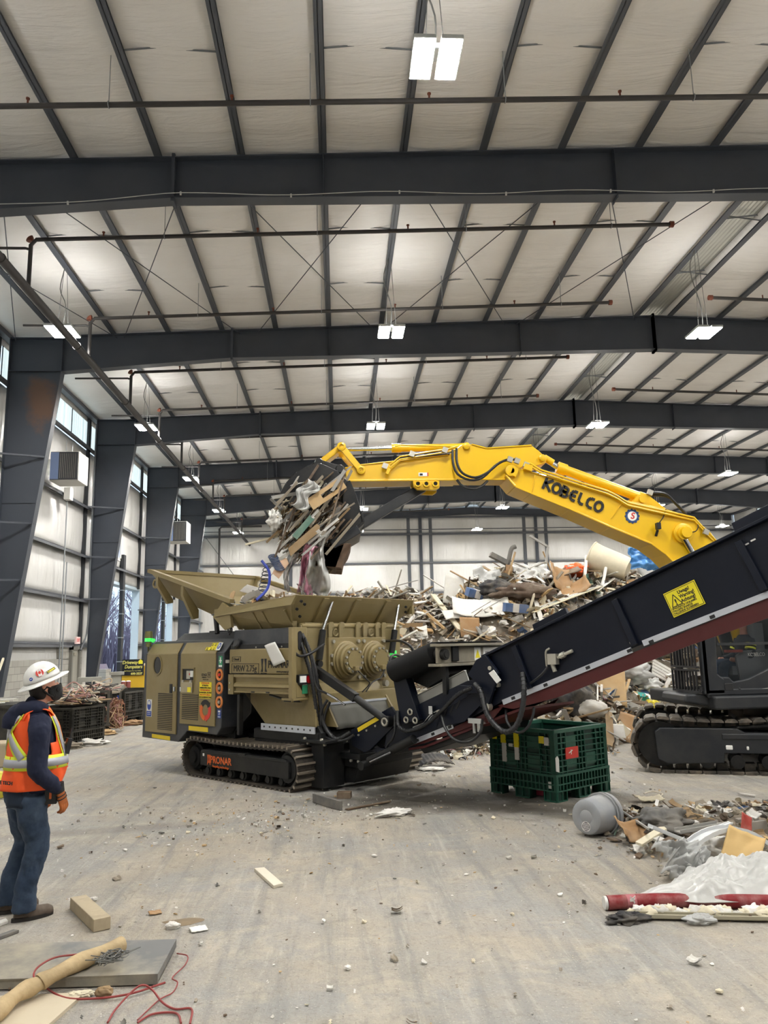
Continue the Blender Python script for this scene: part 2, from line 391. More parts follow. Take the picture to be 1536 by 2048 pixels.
for i,Y in enumerate(FR):
    for s in (-1,1):
        column(Y,s,rusty_col if (s<0 and i==4) else steel); rafter(Y,s)
# bolts and a thin cable with clips clipped along the first beam's lower flange
b=MB(); pts=[]
import itertools
for i in range(60):
    x=-8+17*i/59; zz=10.19-.4*(-2.97-x)/4.72 if x<-2.97 else (10.19+.13*(x+2.97)/6.12 if x<3.15 else 10.32+.15*(x-3.15)/6.28)
    pts.append((x,FR[3]-.15,zz+.05+.03*math.sin(x*1.7)))
b.tube(pts,.008,6)
for x in pts[4::7]: b.cbox((x[0],x[1]-.01,x[2]-.02),(.03,.03,.06))
tag(b.ob('cable',m=mat('grey_cable','#b8b9b6',.5)),'thin grey cable clipped along the lower flange of the nearest roof beam','cable')
# strap bridging between alternate purlins, two lines per bay
n=0
for j,Yf in enumerate(FR[:-1]+[FR[-1]]):
    for dY in (2.66,5.3):
        Y=Yf+dY
        if Y<4 or Y>YB-1: continue
        for a in range(1,len(PUR)-1,2):
            x0,x1=PUR[a],PUR[a+1] if a+1<len(PUR) else None
            if x1 is None or abs(x1-x0)>1.6 or x0>22: continue
            if Y<12 and not -6<x0<8: continue
            b=MB(); z0,z1=top(x0),top(x1)
            b.bar((x0,Y,z0+.17),(x1,Y,z1+.04),.035,.006); b.bar((x0,Y-.05,z0+.04),(x1,Y-.05,z1+.17),.035,.006)
            b.bar((x0,Y,z0+.17),(x1,Y,z1+.04),.006,.035); b.bar((x0,Y-.05,z0+.04),(x1,Y-.05,z1+.17),.006,.035)
            struct(b.ob('purlin_bracing',m=galv))
# rod bracing in the second bay
Ya,Yb_=FR[3]+.15,FR[4]-.1
for a,c in ((-9.0,-6.2),(-6.0,-2.75),(-2.25,1.1),(1.4,4.95),(5.3,8.85)):
    for p,q in ((a,c),(c,a)):
        o=MB().cyl((p,Ya,top(p)-.12),(q,Yb_,top(q)-.12),.011,8).ob('brace_rod',m=steel); struct(o)
# ---- left wall
def wall_strip(name, X, y0,y1,z0,z1, seed, bulge=.05, m=None, ax='x'):
    nu=max(6,int((y1-y0)*3)); nv=max(3,int((z1-z0)*4)); b=MB(); b.mat(m or ins_wall)
    def fn(u,v):
        y=y0+(y1-y0)*u; z=z0+(z1-z0)*v
        d=bulge*math.sin(PI*v)*(.7+.8*noise.noise(Vector((y*.8,seed,0))))+.02*noise.noise(Vector((y*2.5,seed+5,z*.3)))
        return (X+d,y,z) if ax=='x' else (y,X-d,z)
    b.grid(fn,nu,nv); o=b.ob(name); struct(o)
    s=o.modifiers.new('t','SOLIDIFY'); s.thickness=.12; s.offset=-1 if ax=='x' else 1
    return o
GZ=[0,2.28,3.9,5.5,7.3,9.5]
XW=XL-.28
bays=[YF]+FR+[YB]
OPEN={6:(30.3,37.0,4.95),7:(38.2,44.35,4.95)}     # door openings in the left wall: bay -> y0, y1, head height
for i,(a,c) in enumerate(zip(bays,bays[1:])):
    if c-a<.1: continue
    for k in range(5):
        z0,z1=GZ[k]+.0,GZ[k+1]
        if i in OPEN:
            y0,y1,h=OPEN[i]
            if z0<h:
                if a<y0-.05: wall_strip('wall_left',XW,a,y0,z0,z1,i*7+k)
                if y1<c-.05: wall_strip('wall_left',XW,y1,c,z0,z1,i*7+k)
                if z1>h: wall_strip('wall_left',XW,y0,y1,h,z1,i*7+k)
                continue
        if k==0: 
            wall_strip('wall_left',XW,a,c,0,z1,i*7+k); continue
        wall_strip('wall_left',XW,a,c,z0,z1,i*7+k,.07)
    # translucent daylight strip under the eave
    o=MB().box(XW-.05,XW-.03,a+.1,c-.1,9.62,10.62).ob('window_%d'%(i+1),m=trans_m); struct(o)
    b=MB()
    for q in range(5): b.box(XW-.03,XW+.0,a+.1+(c-a-.2)*q/4-.012,a+.1+(c-a-.2)*q/4+.012,9.6,10.64)
    f=b.ob('window_frame',m=girt_m); struct(f)
    f.parent=o
    wall_strip('wall_left',XW,a,c,10.62,11.1,i*7+6,.01)
    for k,z in enumerate((2.3,3.9,5.5,7.3,9.52)):
        segs=[(a,c)]
        if i in OPEN and z<OPEN[i][2]: segs=[(a,OPEN[i][0]),(OPEN[i][1],c)]
        for y0,y1 in segs:
            if y1-y0<.3: continue
            b=MB().box(XL-.24,XL-.02,y0,y1,z-.012,z); b.box(XL-.03,XL-.02,y0,y1,z-.1,z); b.box(XL-.24,XL-.23,y0,y1,z,z+.08)
            struct(b.ob('girt',m=girt_m))
# dark strips beside the columns stand in for the shaded gap behind the flange
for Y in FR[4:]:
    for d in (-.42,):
        o=MB().box(XL-.24,XL-.16,Y+d-.11,Y+d+.11,0 if Y<30 else 4.9,10.7).ob('gap_shade_strip',m=mat('post_steel_gap_shade','#26282c',.6)); struct(o)
# block wainscot, doorway and door trim
o=MB().box(XW-.0,XW+.16,21.4,28.75,0,1.82).box(XW,XW+.16,26.6,27.55,1.8,2.26).box(XW,XW+.16,28.1,28.75,1.8,2.26).ob('wall_block_left',m=block_m); struct(o)
drm=mat('door_tan','#8b8577',.6,0,.1,2)
o=MB().box(XW+.16,XW+.21,27.5,28.15,0,2.12).ob('door_1',m=mat('door_grey','#8f8c82',.55,0,.1,2)); struct(o)
f=MB().box(XW+.16,XW+.27,27.38,27.5,0,2.24).box(XW+.16,XW+.27,28.15,28.27,0,2.24).box(XW+.16,XW+.27,27.38,28.27,2.12,2.24).ob('door_frame',m=mat('frame_grey','#6f6d66',.6)); f.parent=o; struct(f)
f=MB().box(XW+.21,XW+.26,27.62,27.9,1.93,2.02).ob('door_closer',m=drm); f.parent=o; struct(f)
# openings: white steel trim, dark post
tr=mat('opening_trim','#b9cad6',.45,0,.06,2)
for i,(y0,y1,h) in OPEN.items():
    o=MB().box(XW-.3,XW+.04,y1-.07,y1,0,h).box(XW-.35,XW+.04,y0,y0+.09,0,h).box(XW-.35,XW+.04,y0,y1,h-.12,h).ob('door_frame_%d'%i,m=tr); struct(o)
    ym=y0+3.42
    o=MB().box(XW+.06,XW+.2,ym-.16,ym+.16,0,h+1.2).ob('door_post_%d'%i,m=mat('post_steel_gap_shade','#26282c',.6)); struct(o)
    b=MB()
    for z in (1.6,2.6,3.6,4.6): b.box(XW+.03,XW+.21,ym-.2,ym+.2,z,z+.04)
    f=b.ob('door_post_clips',m=galv); f.parent=o; struct(f)
    o=MB().box(XW-.36,XW-.05,y0+.1,y0+1.75,0,.0).ob('x',m=tr) if False else None
o=MB().box(XW-.3,XW+.05,32.1,32.8,0,1.35).ob('wall_pier_outside',m=block_m); struct(o)
# ---- back, right and front walls
for k,(z0,z1) in enumerate(((0,2.3),(2.3,5.66),(5.66,7.72),(7.72,9.72),(9.72,10.9),(10.9,11.75))):
    xa,xb=XL-.3,XR+.3
    wall_strip('wall_back',YB+.2,xa,xb,z0,z1,90+k,.03,None,'y')
    if k:
        o=MB().box(xa,xb,YB-.02,YB+.2,z0-.012,z0).box(xa,xb,YB-.03,YB-.02,z0-.1,z0+.02).ob('girt_back',m=girt_m); struct(o)
o=MB().box(XL,XR,YB-.06,YB+.1,9.62,9.76).box(XL,XR,YB-.35,YB-.29,9.93,9.99).ob('trim_1',m=girt_m); struct(o)
for x in (-2.45,5.7,13.86,22.0):
    b=MB().box(x-.11,x+.11,YB-.05,YB-.03,0,top(x)).box(x-.11,x+.11,YB+.17,YB+.19,0,top(x)).box(x-.006,x+.006,YB-.04,YB+.18,0,top(x)); struct(b.ob('column_back',m=steel))
    for d in (-.82,.72):
        b=MB().box(x+d-.11,x+d+.11,YB+.02,YB+.1,0,top(x)); struct(b.ob('wall_post',m=mat('post_mid_grey','#50545a',.6)))  # plain grey upright strips on both sides of the column
for s in (-1,1):
    f=(lambda x:x) if s<0 else (lambda x:2*XM-x)
    b=MB(); b.prism([(f(XL),10.35),(f(XM),11.02),(f(XM),top(XM)),(f(XL),top(XL))],YB-.15,YB-.12); b.bar((f(XL),YB-.14,10.36),(f(XM),YB-.14,11.03),.2,.02)
    struct(b.ob('roof_beam_back',m=steel))
for k,(z0,z1) in enumerate(zip(GZ,GZ[1:]+[0])):
    if z1<z0: continue
    o=MB().box(XR+.28,XR+.4,YF,YB,z0,z1).ob('wall_right',m=ins_wall); struct(o)
    o=MB().box(XR+.02,XR+.26,YF,YB,z1-.06,z1).ob('girt_right',m=girt_m); struct(o)
o=MB().box(XR+.28,XR+.4,YF,YB,9.5,11.1).ob('wall_right_upper',m=ins_wall); struct(o)
o=MB().box(XR+.24,XR+.27,46.8,49.6,9.6,10.6).ob('window_20',m=trans_m); struct(o)
f=MB()
for q in (46.8,47.7,48.65,49.6): f.box(XR+.2,XR+.24,q-.03,q+.03,9.55,10.65)
f.box(XR+.2,XR+.24,46.8,49.6,10.05,10.12); f=f.ob('window_frame',m=girt_m); f.parent=o; struct(f)
o=MB().box(XL-.4,XR+.4,YF-.25,YF-.1,0,11.8).ob('wall_front',m=ins_wall); struct(o)
# ---- lamps: twin LED high bays in rows
hous=mat('lamp_housing','#c9cccb',.4,.3); upl=mat('added_uplight_glow',(1,.985,.95,1),.5,emit=LAMP*.1); led=mat('led_panel',(1,.985,.94,1),.5,emit=LAMP)
wire=mat('hanger_wire','#6c6c6a',.5)
ROWS={-6.31:'left row',1.31:'middle row',8.93:'ridge row',17.55:'row past the ridge',25.17:'right wall row'}
for X,rn in ROWS.items():
    proto=None; hz=top(X)-9.3+.02
    for k in range(-1,7):
        Y=17.2+7.85*(k-1)-(.75 if k==0 else 0)
        if Y<-4 or Y>50: continue
        nth=['behind the camera','before the nearest beam','before the second beam','before the third beam','before the fourth beam','before the fifth beam','next to the back wall'][k+1] if k+1<7 else 'far'
        lab='twin-panel LED high bay light, %s, %s'%(rn,nth)
        if proto is None:
            proto=thing('high_bay_light',lab,'ceiling light',(X,Y,9.3),0,'high bay lights under the roof')
            for d in (-.17,.17):
                h=MB().box(d-.14,d+.14,-.36,.36,.012,.07).ob('lamp_housing',proto,hous,bevel=.01)
                MB().box(d-.12,d+.12,-.33,.33,0,.012).ob('led_panel',h,led)
                MB().box(d-.1,d+.1,-.3,.3,.07,.074).ob('added_uplight',h,upl)  # glowing top strip added to brighten the ceiling, no real lamp part
            MB().box(-.1,.1,-.12,.12,.075,.16).ob('driver_box',proto,hous,bevel=.01)
            b=MB()
            for sx in (-.12,.12): b.cyl((sx,0,.12),(sx*.25,0,hz),.006,6)
            b.tube(bez([(0,.02,.16),(.02,.05,.7),(-.14,.1,hz-.5),(-.02,.0,hz)],12),.012,6)
            b.ob('hanger',proto,wire)
        else: dup(proto,(X,Y,9.3),0,lab)
# ---- sprinkler piping
b=MB(); b.tube([(-6.0,YF+.5,9.0),(-6.0,YB-.6,9.0)],.085,14)
for y in [5+4.1*i for i in range(12)]: b.cyl((-6,y-.02,9),(-6,y+.02,9),.1,12)
main=thing('sprinkler_main','long dark sprinkler main pipe running the length of the hall by the left columns','pipe',(-6,21,9))
o=b.ob('main_pipe',None,pipe_m); o.parent=main; o.matrix_parent_inverse=main.matrix_basis.inverted()
def branch(Y, xl, xr, lab):
    t=thing('sprinkler_branch',lab,'pipe',(0,Y,0),0,'sprinkler branch lines')
    z=lambda x:10.285+.0365*x
    b=MB()
    if xl>-6.5: 
        b.tube([(-6.0,0,9.09),(-6.0,0,z(-6)-.12),(-5.9,0,z(-6)),(xr,0,z(xr))],.042,10)
    else: b.tube([(xl,0,z(xl)),(xr,0,z(xr))],.042,10)
    b.ob('pipe',t,pipe_m)
    if xl>-6.5:
        MB().tube([(-6,0,9.85),(-6.1,0,9.88),(-7.6,0,9.88)],.028,8).ob('stub_pipe',t,pipe_m)
        MB().torus((-5.97,0,z(-6)-.04),.06,.065,Rx(PI/2),10,10,PI*.5,PI).ob('elbow',t,rust_m)
    MB().cyl((xr-.05,0,z(xr)),(xr+.03,0,z(xr)),.065,10).ob('end_cap',t,rust_m)
    x=-4.6
    while x<xr-.5:
        MB().cyl((x,0,z(x)),(x,0,z(x)+.13),.016,8).cyl((x,0,z(x)+.11),(x,0,z(x)+.13),.03,8).ob('sprinkler_head',t,rust_m)
        MB().cyl((x+1.2,0,z(x+1.2)),(x+1.2,0,top(x+1.2)),.007,6).torus((x+1.2,0,z(x+1.2)),.05,.008,Ry(PI/2),10,6).ob('pipe_hanger',t,galv)
        x+=3.05
for i,(Y,nm) in enumerate(((10.65,'before the nearest roof beam'),(14.45,'just past the nearest roof beam'),(18.15,'just before the second roof beam'),(21.9,'just past the second roof beam'),(25.55,'just before the third roof beam'),(29.3,'just past the third roof beam'),(33.0,'just before the fourth roof beam'),(36.8,'at the fourth roof beam'),(40.5,'between fourth and fifth roof beams'),(47.9,'close to the back wall'))):
    branch(Y,-6,8.2 if i==0 else 7.05,'dark sprinkler branch pipe crossing under the left roof slope, '+nm)
t0=None
for i,(Y,nm) in enumerate(((18.0,'before the second beam'),(25.1,'before the third beam'),(32.4,'before the fourth beam'))):
    t=thing('sprinkler_branch','dark sprinkler branch pipe under the far roof slope, '+nm,'pipe',(0,Y,0),0,'sprinkler branch lines')
    z=lambda x:10.62-.037*(x-9.5)
    MB().tube([(9.6,0,z(9.6)),(24,0,z(24))],.042,10).ob('pipe',t,pipe_m); MB().cyl((9.56,0,z(9.6)),(9.66,0,z(9.6)),.065,10).ob('end_cap',t,rust_m)
    for x in (11,14,17,20): MB().cyl((x,0,z(x)),(x,0,z(x)+.13),.016,8).ob('sprinkler_head',t,rust_m)

# ================================================================ the shredder and its conveyor
khaki = mat('khaki_paint','#84754e',.42,0,.06,2,dust='#9e9172',damt=.35,dscale=1.6)
khaki_d = mat('khaki_dusty','#7b6d47',.5,0,.08,3,dust='#978a6d',damt=.5,dscale=2.5)
body = mat('charcoal_body','#33363c',.45,0,.08,2,dust='#77756f',damt=.3,dscale=1.5)
navy = mat('navy_black_paint','#0c1220',.4,0,.08,1.5,dust='#2a2f3a',damt=.15,dscale=2,spec=.28)
blk = mat('black_steel','#131518',.5,0,.15,3,dust='#45423c',damt=.35,dscale=2.5,spec=.35)
rub = mat('black_rubber','#0b0c0e',.65,0,.15,8,spec=.3)
hose_m = mat('hydraulic_hose','#1b1c1f',.45,0,.1,20)
chrome = mat('polished_rod','#c8cbce',.18,1.0)
zinc = mat('zinc_bolt','#b9b6ab',.35,.6,.1,10)
red_b = mat('conveyor_red','#4c1013',.5,0,.12,2,dust='#3c1715',damt=.5)
alu = mat('aluminium_rail','#c4c9d2',.35,.3,.05,3)
yel = mat('reflective_yellow','#e0c526',.45)
yelw = mat('warning_yellow','#efe02a',.45)
blackp = mat('black_print','#15161a',.5)
orange_m = mat('orange_ring','#e08a4a',.45)
orange_t = mat('orange_print','#d5662a',.5)
red_p = mat('red_print','#cf3a30',.5)
blue_p = mat('sign_blue','#2c4aa0',.45)
white_p = mat('sign_white','#eeeeea',.5)
green_p = mat('sign_green','#2f8a62',.5)
tracksteel = mat('track_steel','#2e2a26',.6,.1,.4,6,dust='#756b5e',damt=.4,dscale=3)
trackbar = mat('worn_grouser','#8a8073',.45,.35,.3,8)
paper = mat('paper','#e4e3de',.7,0,.04,6)
dglass = mat('dark_glass','#14161b',.12,0)
green_l = mat('green_beacon',(.06,.75,.12,1),.3,emit=.7)
SH = thing('waste_shredder','khaki and charcoal tracked waste shredder with loaded hopper and raised black discharge conveyor','shredder',(-.702,11.227,0),math.atan2(-.724,.69))
# --- crawler tracks
def crawler(y0,y1,label=None):
    xa,xb,r=-2.42,-.12,.285; zc=.3
    path=[]
    n=26
    path += [(xa+(xb-xa)*i/n, zc-r) for i in range(n)]
    path += arc((xb,zc),r,-PI/2,PI/2,12)[:-1]
    path += [(xb+(xa-xb)*i/n, zc+r-.022*math.sin(PI*i/n)) for i in range(n)]
    path += arc((xa,zc),r,PI/2,PI*1.5,12)[:-1]
    b=MB(); b.mat(tracksteel); n=len(path)
    o_=[]; i_=[]
    def nrm(i):
        (x0,z0),(x1,z1)=path[i-1],path[(i+1)%n]; d=Vector((x1-x0,0,z1-z0)).normalized(); return Vector((d.z,0,-d.x)),d
    vs=[]
    for i,(x,z) in enumerate(path):
        N_,d=nrm(i); p=Vector((x,0,z))
        for off in (.0,-.035):
            for y in (y0,y1): q=p+N_*off; vs.append((q.x,y,q.z))
    fs=[]
    for i in range(n):
        j=(i+1)%n
        for a,c in ((0,1),(1,3),(3,2),(2,0)): fs.append((i*4+a,i*4+c,j*4+c,j*4+a))
    b.add(vs,fs,False)
    # grouser bars on every shoe
    L=[0]
    for i in range(n): L.append(L[-1]+math.dist(path[i],path[(i+1)%n]))
    m=round(L[-1]/.105)
    for k in range(m):
        t=k*L[-1]/m
        i=max(q for q in range(n) if L[q]<=t); f=(t-L[i])/(L[i+1]-L[i]); x=path[i][0]+(path[(i+1)%n][0]-path[i][0])*f; z=path[i][1]+(path[(i+1)%n][1]-path[i][1])*f
        N_,d=nrm(i); p=Vector((x,(y0+y1)/2,z))
        M=Matrix(((d.x,0,N_.x,p.x),(0,1,0,p.y),(d.z,0,N_.z,p.z),(0,0,0,1)))
        b.mat(trackbar); b.box(-.014,.014,-(y1-y0)/2-.012,(y1-y0)/2+.012,-.008,.036,M); b.mat(tracksteel); b.box(-.04,.04,-(y1-y0)/2-.008,(y1-y0)/2+.008,-.012,.006,M)
        b.box(-.03,.03,-.09,.09,-.075,-.03,M)
    tr=b.ob('crawler_track',SH)
    f=MB(); f.mat(blk)
    near=y0-.02
    f.prism([(-2.17,.2),(-2.17,.40),(-2.1,.44),(-.12,.44),(-.02,.40),(-.02,.18)],near,y1-.05)
    f.box(-2.14,-.05,near-.012,near,.4,.425); f.box(-1.15,-1.0,near-.02,near+.1,.42,.455)
    fr=f.ob('track_frame',tr,bevel=.012)
    b=MB(); b.mat(blk)
    for x,rr in ((xa,.2),(xb,.235)):
        b.lathe([(0,0),(rr*.45,0),(rr*.5,.03),(rr*.8,.04),(rr*.85,.08),(rr,.09),(rr,.3),(0,.3)],24,Tr(x,y0+.0,zc)@Rx(-PI/2)); b.ob('sprocket',tr)
    for i in range(7):
        x=-2.05+i*.3
        MB().lathe([(0,0),(.05,0),(.05,.02),(.075,.03),(.085,.05),(.085,.4),(0,.4)],16,Tr(x,y0+.03,.12)@Rx(-PI/2)).ob('track_roller',tr,blk)
    return tr,fr,near
tr,fr,near=crawler(0,.5); crawler(2.12,2.62)
b=MB().mat(orange_t); M=Tr(-1.62,near-.004,.30)@Rx(PI/2); b.text('PRONAR',.145,M,.002,sx=.95,bold=.003)
M=Tr(-1.62,near-.004,.21)@Rx(PI/2); b.text('Recycling technology',.05,M,.002,sx=1.0)
for s in (-1,1):
    b.prism([(-1.93+s*.028,.22),(-1.93+s*.045,.22),(-1.93+s*.02,.37),(-1.93+s*.0,.37)],near-.006,near-.002); b.prism([(-1.93+s*.0,.25),(-1.93+s*.02,.25),(-1.93+s*.045,.37),(-1.93+s*.03,.37)],near-.006,near-.002)
b.ob('brand_lettering',fr,label='orange lettering')
MB().box(-2.1,-2.06,near-.004,near,.34,.38).ob('sticker',fr,white_p,label='white sticker')
# --- chassis
b=MB().mat(blk); b.box(-2.7,.2,.55,2.05,.32,.66); b.box(-1.2,.25,.28,.5,.64,.78); b.prism([(-2.6,.66),(-1.75,.66),(-1.3,1.0),(-1.3,1.32),(-1.62,1.32),(-1.7,.8)],.3,2.4)
b.box(-1.2,.3,.3,2.3,.6,.79); b.box(-1.28,-1.22,.02,.1,.7,1.3)
b.box(-3.9,-1.7,.3,2.3,.5,.7)
b.ob('chassis',SH,bevel=.01)
b=MB().mat(alu); b.box(-.98,.22,.245,.27,.775,.87)
b.mat(blackp)
for i in range(9): b.cyl((-.9+i*.13,.24,.825),(-.9+i*.13,.25,.825),.014,10)
b.ob('bolted_steel_strip',SH)
# --- engine housing
b=MB().mat(body)
b.prism([(-3.99,.51),(-2.85,.5),(-2.59,.69),(-1.77,.67),(-1.66,.79),(-1.6,1.92),(-3.97,1.92)],.0,2.6)
lo=[(-3.97,0,1.92),(-1.6,0,1.92),(-1.6,2.6,1.92),(-3.97,2.6,1.92)]; hi=[(-3.84,.13,2.145),(-1.5,.13,2.145),(-1.5,2.47,2.145),(-3.84,2.47,2.145)]
b.add(lo+hi,[(0,1,5,4),(1,2,6,5),(2,3,7,6),(3,0,4,7),(4,5,6,7),(3,2,1,0)])
b.add([(-3.75,.45,2.145),(-1.5,.45,2.145),(-1.5,2.2,2.145),(-3.75,2.2,2.145),(-3.6,.55,2.28),(-1.5,.55,2.28),(-1.5,2.1,2.28),(-3.6,2.1,2.28)],[(0,1,5,4),(1,2,6,5),(2,3,7,6),(3,0,4,7),(4,5,6,7)])
b.mat(blackp); b.box(-3.05,-2.75,.7,1.0,2.28,2.31)
hs=b.ob('engine_housing',SH,bevel=.012)
def door(x0,x1,z0,vents,name_label):
    b=MB().mat(khaki); b.box(x0,x1,-.022,.0,z0,1.925)
    k=.125
    b.add([(x0,-.022,1.925),(x1,-.022,1.925),(x1+.0,.085,2.105),(x0+.0,.085,2.105),(x0,.0,1.925),(x1,.0,1.925),(x1,.105,2.1),(x0,.105,2.1)],[(0,1,2,3),(3,2,6,7),(1,5,6,2),(0,3,7,4),(4,7,6,5),(0,4,5,1)])
    d=b.ob('service_door',SH,bevel=.006)
    v=MB().mat(blackp)
    vx0,vx1,vz0,vz1,n=vents
    for i in range(n):
        z=vz0+(vz1-vz0)*(i+.5)/n; v.box(vx0,vx1,-.026,-.0215,z-.008,z+.006)
    v.mat(khaki)
    for i in range(n):
        z=vz0+(vz1-vz0)*(i+.5)/n; v.box(vx0,vx1,-.034,-.021,z+.006,z+.012)
    v.ob('vent_louvres',d)
    return d
d1=door(-3.865,-2.9,.62,(-3.46,-3.01,.67,1.28,21),'')
d2=door(-2.79,-1.8,.80,(-2.72,-2.25,.87,1.28,14),'')
b=MB().mat(khaki_d); el=lambda rx,rz,y,n=28:[(-3.5+rx*math.cos(2*PI*i/n),y,1.74+rz*math.sin(2*PI*i/n)) for i in range(n)]
n=28; vs=el(.15,.172,-.023)+el(.15,.172,-.035)+el(.118,.145,-.035)+el(.118,.145,-.024)
b.add(vs,[(k*n+i,k*n+(i+1)%n,(k+1)*n+(i+1)%n,(k+1)*n+i) for k in range(3) for i in range(n)],False); b.mat(dglass); b.add(el(.12,.147,-.0245),[tuple(range(n))[::-1]])
b.ob('oval_window',d1,label='oval dark window')
b=MB().mat(blackp); b.box(-3.1,-3.02,-.035,-.02,1.28,1.43); b.ob('latch',d1,bevel=.008)
for d,x in ((d1,-2.945),(d2,-2.745)): MB().box(x-.02,x+.02,-.05,-.02,1.31,1.39).ob('door_lock',d,chrome,bevel=.006)
b=MB().mat(white_p); b.box(-3.82,-3.66,-.026,-.021,.87,1.16); b.mat(blue_p); b.box(-3.815,-3.665,-.028,-.022,.875,.965)
b.lathe([(.062,0),(.0,0)],24,Tr(-3.74,-.0285,1.065)@Matrix.Diagonal((1,1,1.35,1))@Rx(PI/2))
b.mat(white_p); b.lathe([(.042,0),(0,0)],20,Tr(-3.74,-.030,1.085)@Matrix.Diagonal((1,1,1.2,1))@Rx(PI/2)); b.mat(blue_p); b.box(-3.775,-3.705,-.032,-.03,1.03,1.075); b.mat(white_p); b.box(-3.79,-3.69,-.03,-.028,.935,.942); b.box(-3.79,-3.69,-.03,-.028,.905,.912)
b.ob('safety_sticker',d1,label='blue and white face protection sticker')
b=MB().mat(blackp); b.box(-2.71,-2.38,-.024,-.0215,1.5,1.68); b.mat(zinc); b.box(-2.6,-2.5,-.03,-.022,1.52,1.65); b.mat(white_p); b.box(-2.49,-2.41,-.032,-.022,1.55,1.65); b.mat(red_p); b.box(-2.52,-2.5,-.032,-.022,1.58,1.61)
b.mat(khaki_d); b.box(-2.73,-2.71,-.04,-.02,1.48,1.7); b.box(-2.38,-2.36,-.04,-.02,1.48,1.7); b.box(-2.73,-2.36,-.04,-.02,1.68,1.7)
b.ob('control_panel',d2)
b=MB().mat(mat('clear_flap','#a59a7c',.15,0)); b.box(-2.72,-2.4,-.05,-.045,1.3,1.47); b.mat(yelw); b.box(-2.53,-2.43,-.053,-.05,1.31,1.39); b.mat(zinc); b.box(-2.7,-2.66,-.055,-.03,1.46,1.5); b.box(-2.47,-2.43,-.055,-.03,1.46,1.5)
b.ob('panel_flap',d2,label='clear plastic panel flap')
def sign(name,parent,x0,x1,z0,z1,y,bg,lines,ink,label,pad=.92):
    b=MB().mat(bg); b.box(x0,x1,y,y+.004,z0,z1); h=(z1-z0)/len(lines)
    for i,(t,c,k) in enumerate(lines):
        b.mat(c); zc=z1-h*(i+.5); w=(x1-x0)*pad
        sz=h*k; est=len(t)*sz*.56; b.text(t,sz,Tr((x0+x1)/2,y-.002,zc)@Rx(PI/2),.001,sx=min(1.6,w/est),bold=.0008)
    return b.ob(name,parent,label=label)
sign('warning_sign',d2,-2.22,-1.89,1.22,1.475,-.028,yelw,[('UWAGA',red_p,1.0),('STREFA',blackp,.9),('NIEBEZPIECZNA',blackp,.9),('WARNING',red_p,1.0),('DANGER ZONE',blackp,.9),('ACHTUNG',red_p,1.0),('GEFAHRENZONE',blackp,.9)],blackp,'yellow warning sign')
b=MB().mat(blackp); M=Tr(-2.1,-.0235,1.585)@Rx(PI/2); b.text('STAGE',.055,M,.001,bold=.001,sx=.9); b.text('EMISSION',.032,Tr(-2.1,-.0235,1.545)@Rx(PI/2),.001,sx=.9); b.text('SYSTEM CLASS',.024,Tr(-2.06,-.0235,1.512)@Rx(PI/2),.001)
for bx in ((-2.0,-1.93,1.545,1.552),(-2.0,-1.93,1.625,1.632),(-2.003,-1.996,1.545,1.632),(-1.934,-1.927,1.545,1.632)): b.box(bx[0],bx[1],-.0245,-.0215,bx[2],bx[3])
b.text('V',.06,Tr(-1.965,-.0235,1.588)@Rx(PI/2),.001,bold=.002)
b.ob('emission_lettering',d2,label='black lettering')
def arrow(b,a0,col,R=.155,w=.07):
    b.mat(col); c=Vector((-2.05,1.04)); P=[]
    n=5; a=[a0+ i*(1.75/n) for i in range(n+1)]
    out=[(c.x+(R)*math.cos(t)*1.0,c.y+(R)*math.sin(t)*1.05) for t in a]; inn=[(c.x+(R-w)*math.cos(t),c.y+(R-w)*math.sin(t)*1.05) for t in a]
    b.prism(out+inn[::-1],-.028,-.0225)
    t=a0; d=.045
    tip=(c.x+(R-w/2)*math.cos(t-.42),c.y+(R-w/2)*math.sin(t-.42)*1.05)
    b.prism([(c.x+(R+.02)*math.cos(t),c.y+(R+.02)*math.sin(t)*1.05),(c.x+(R-w-.02)*math.cos(t),c.y+(R-w-.02)*math.sin(t)*1.05),tip],-.028,-.0225)
b=MB(); arrow(b,.75,blackp); arrow(b,2.85,orange_t); arrow(b,4.95,red_p)
b.ob('recycling_emblem',d2,label='black, orange and red recycling arrows')
S_=Rx(PI/2-.54)
b=MB().mat(yelw)
Ms=Tr(-1.97,.03,2.02)@Rx(PI/2-.535)
b.box(-.15,.13,-.055,.0,.002,.005,Ms); b.box(-.03,.13,.0,.075,.002,.005,Ms); b.mat(blackp)
for q in ((-.1,-.03),(.0,-.03),(.08,-.03),(.0,.04),(.08,.04)): b.lathe([(.02,0),(.012,.0)],10,Ms@Tr(q[0],q[1],.007)); b.box(q[0]-.03,q[0]+.03,q[1]-.022,q[1]-.018,.006,.007,Ms)
b.mat(white_p); b.box(.14,.25,-.06,.08,.002,.005,Ms); b.mat(blue_p); b.lathe([(.042,0),(0,0)],18,Ms@Tr(.195,.015,.008)@Matrix.Diagonal((1,1.3,1,1))); b.mat(white_p); b.box(.185,.205,-.015,.045,.009,.011,Ms); b.box(.17,.22,.02,.03,.009,.011,Ms)
b.ob('hazard_stickers',d2,label='yellow pictogram stickers with a blue round one')
for i,z in enumerate((1.59,1.385,1.175)):
    M=Tr(-1.695,-.002,z)@Matrix.Diagonal((1,1,1.12,1))@Rx(PI/2)
    b=MB().mat(orange_m); b.lathe([(.082,0),(.082,.02),(.075,.028),(.056,.02),(.05,.004)],26,M); b.mat(blackp); b.lathe([(.05,.004),(0,.002)],20,M); b.mat(red_p if i==0 else zinc); b.lathe([(.024,.004),(.02,.03),(0,.032)],14,M)
    b.ob('fluid_port',hs,label='orange ringed port')
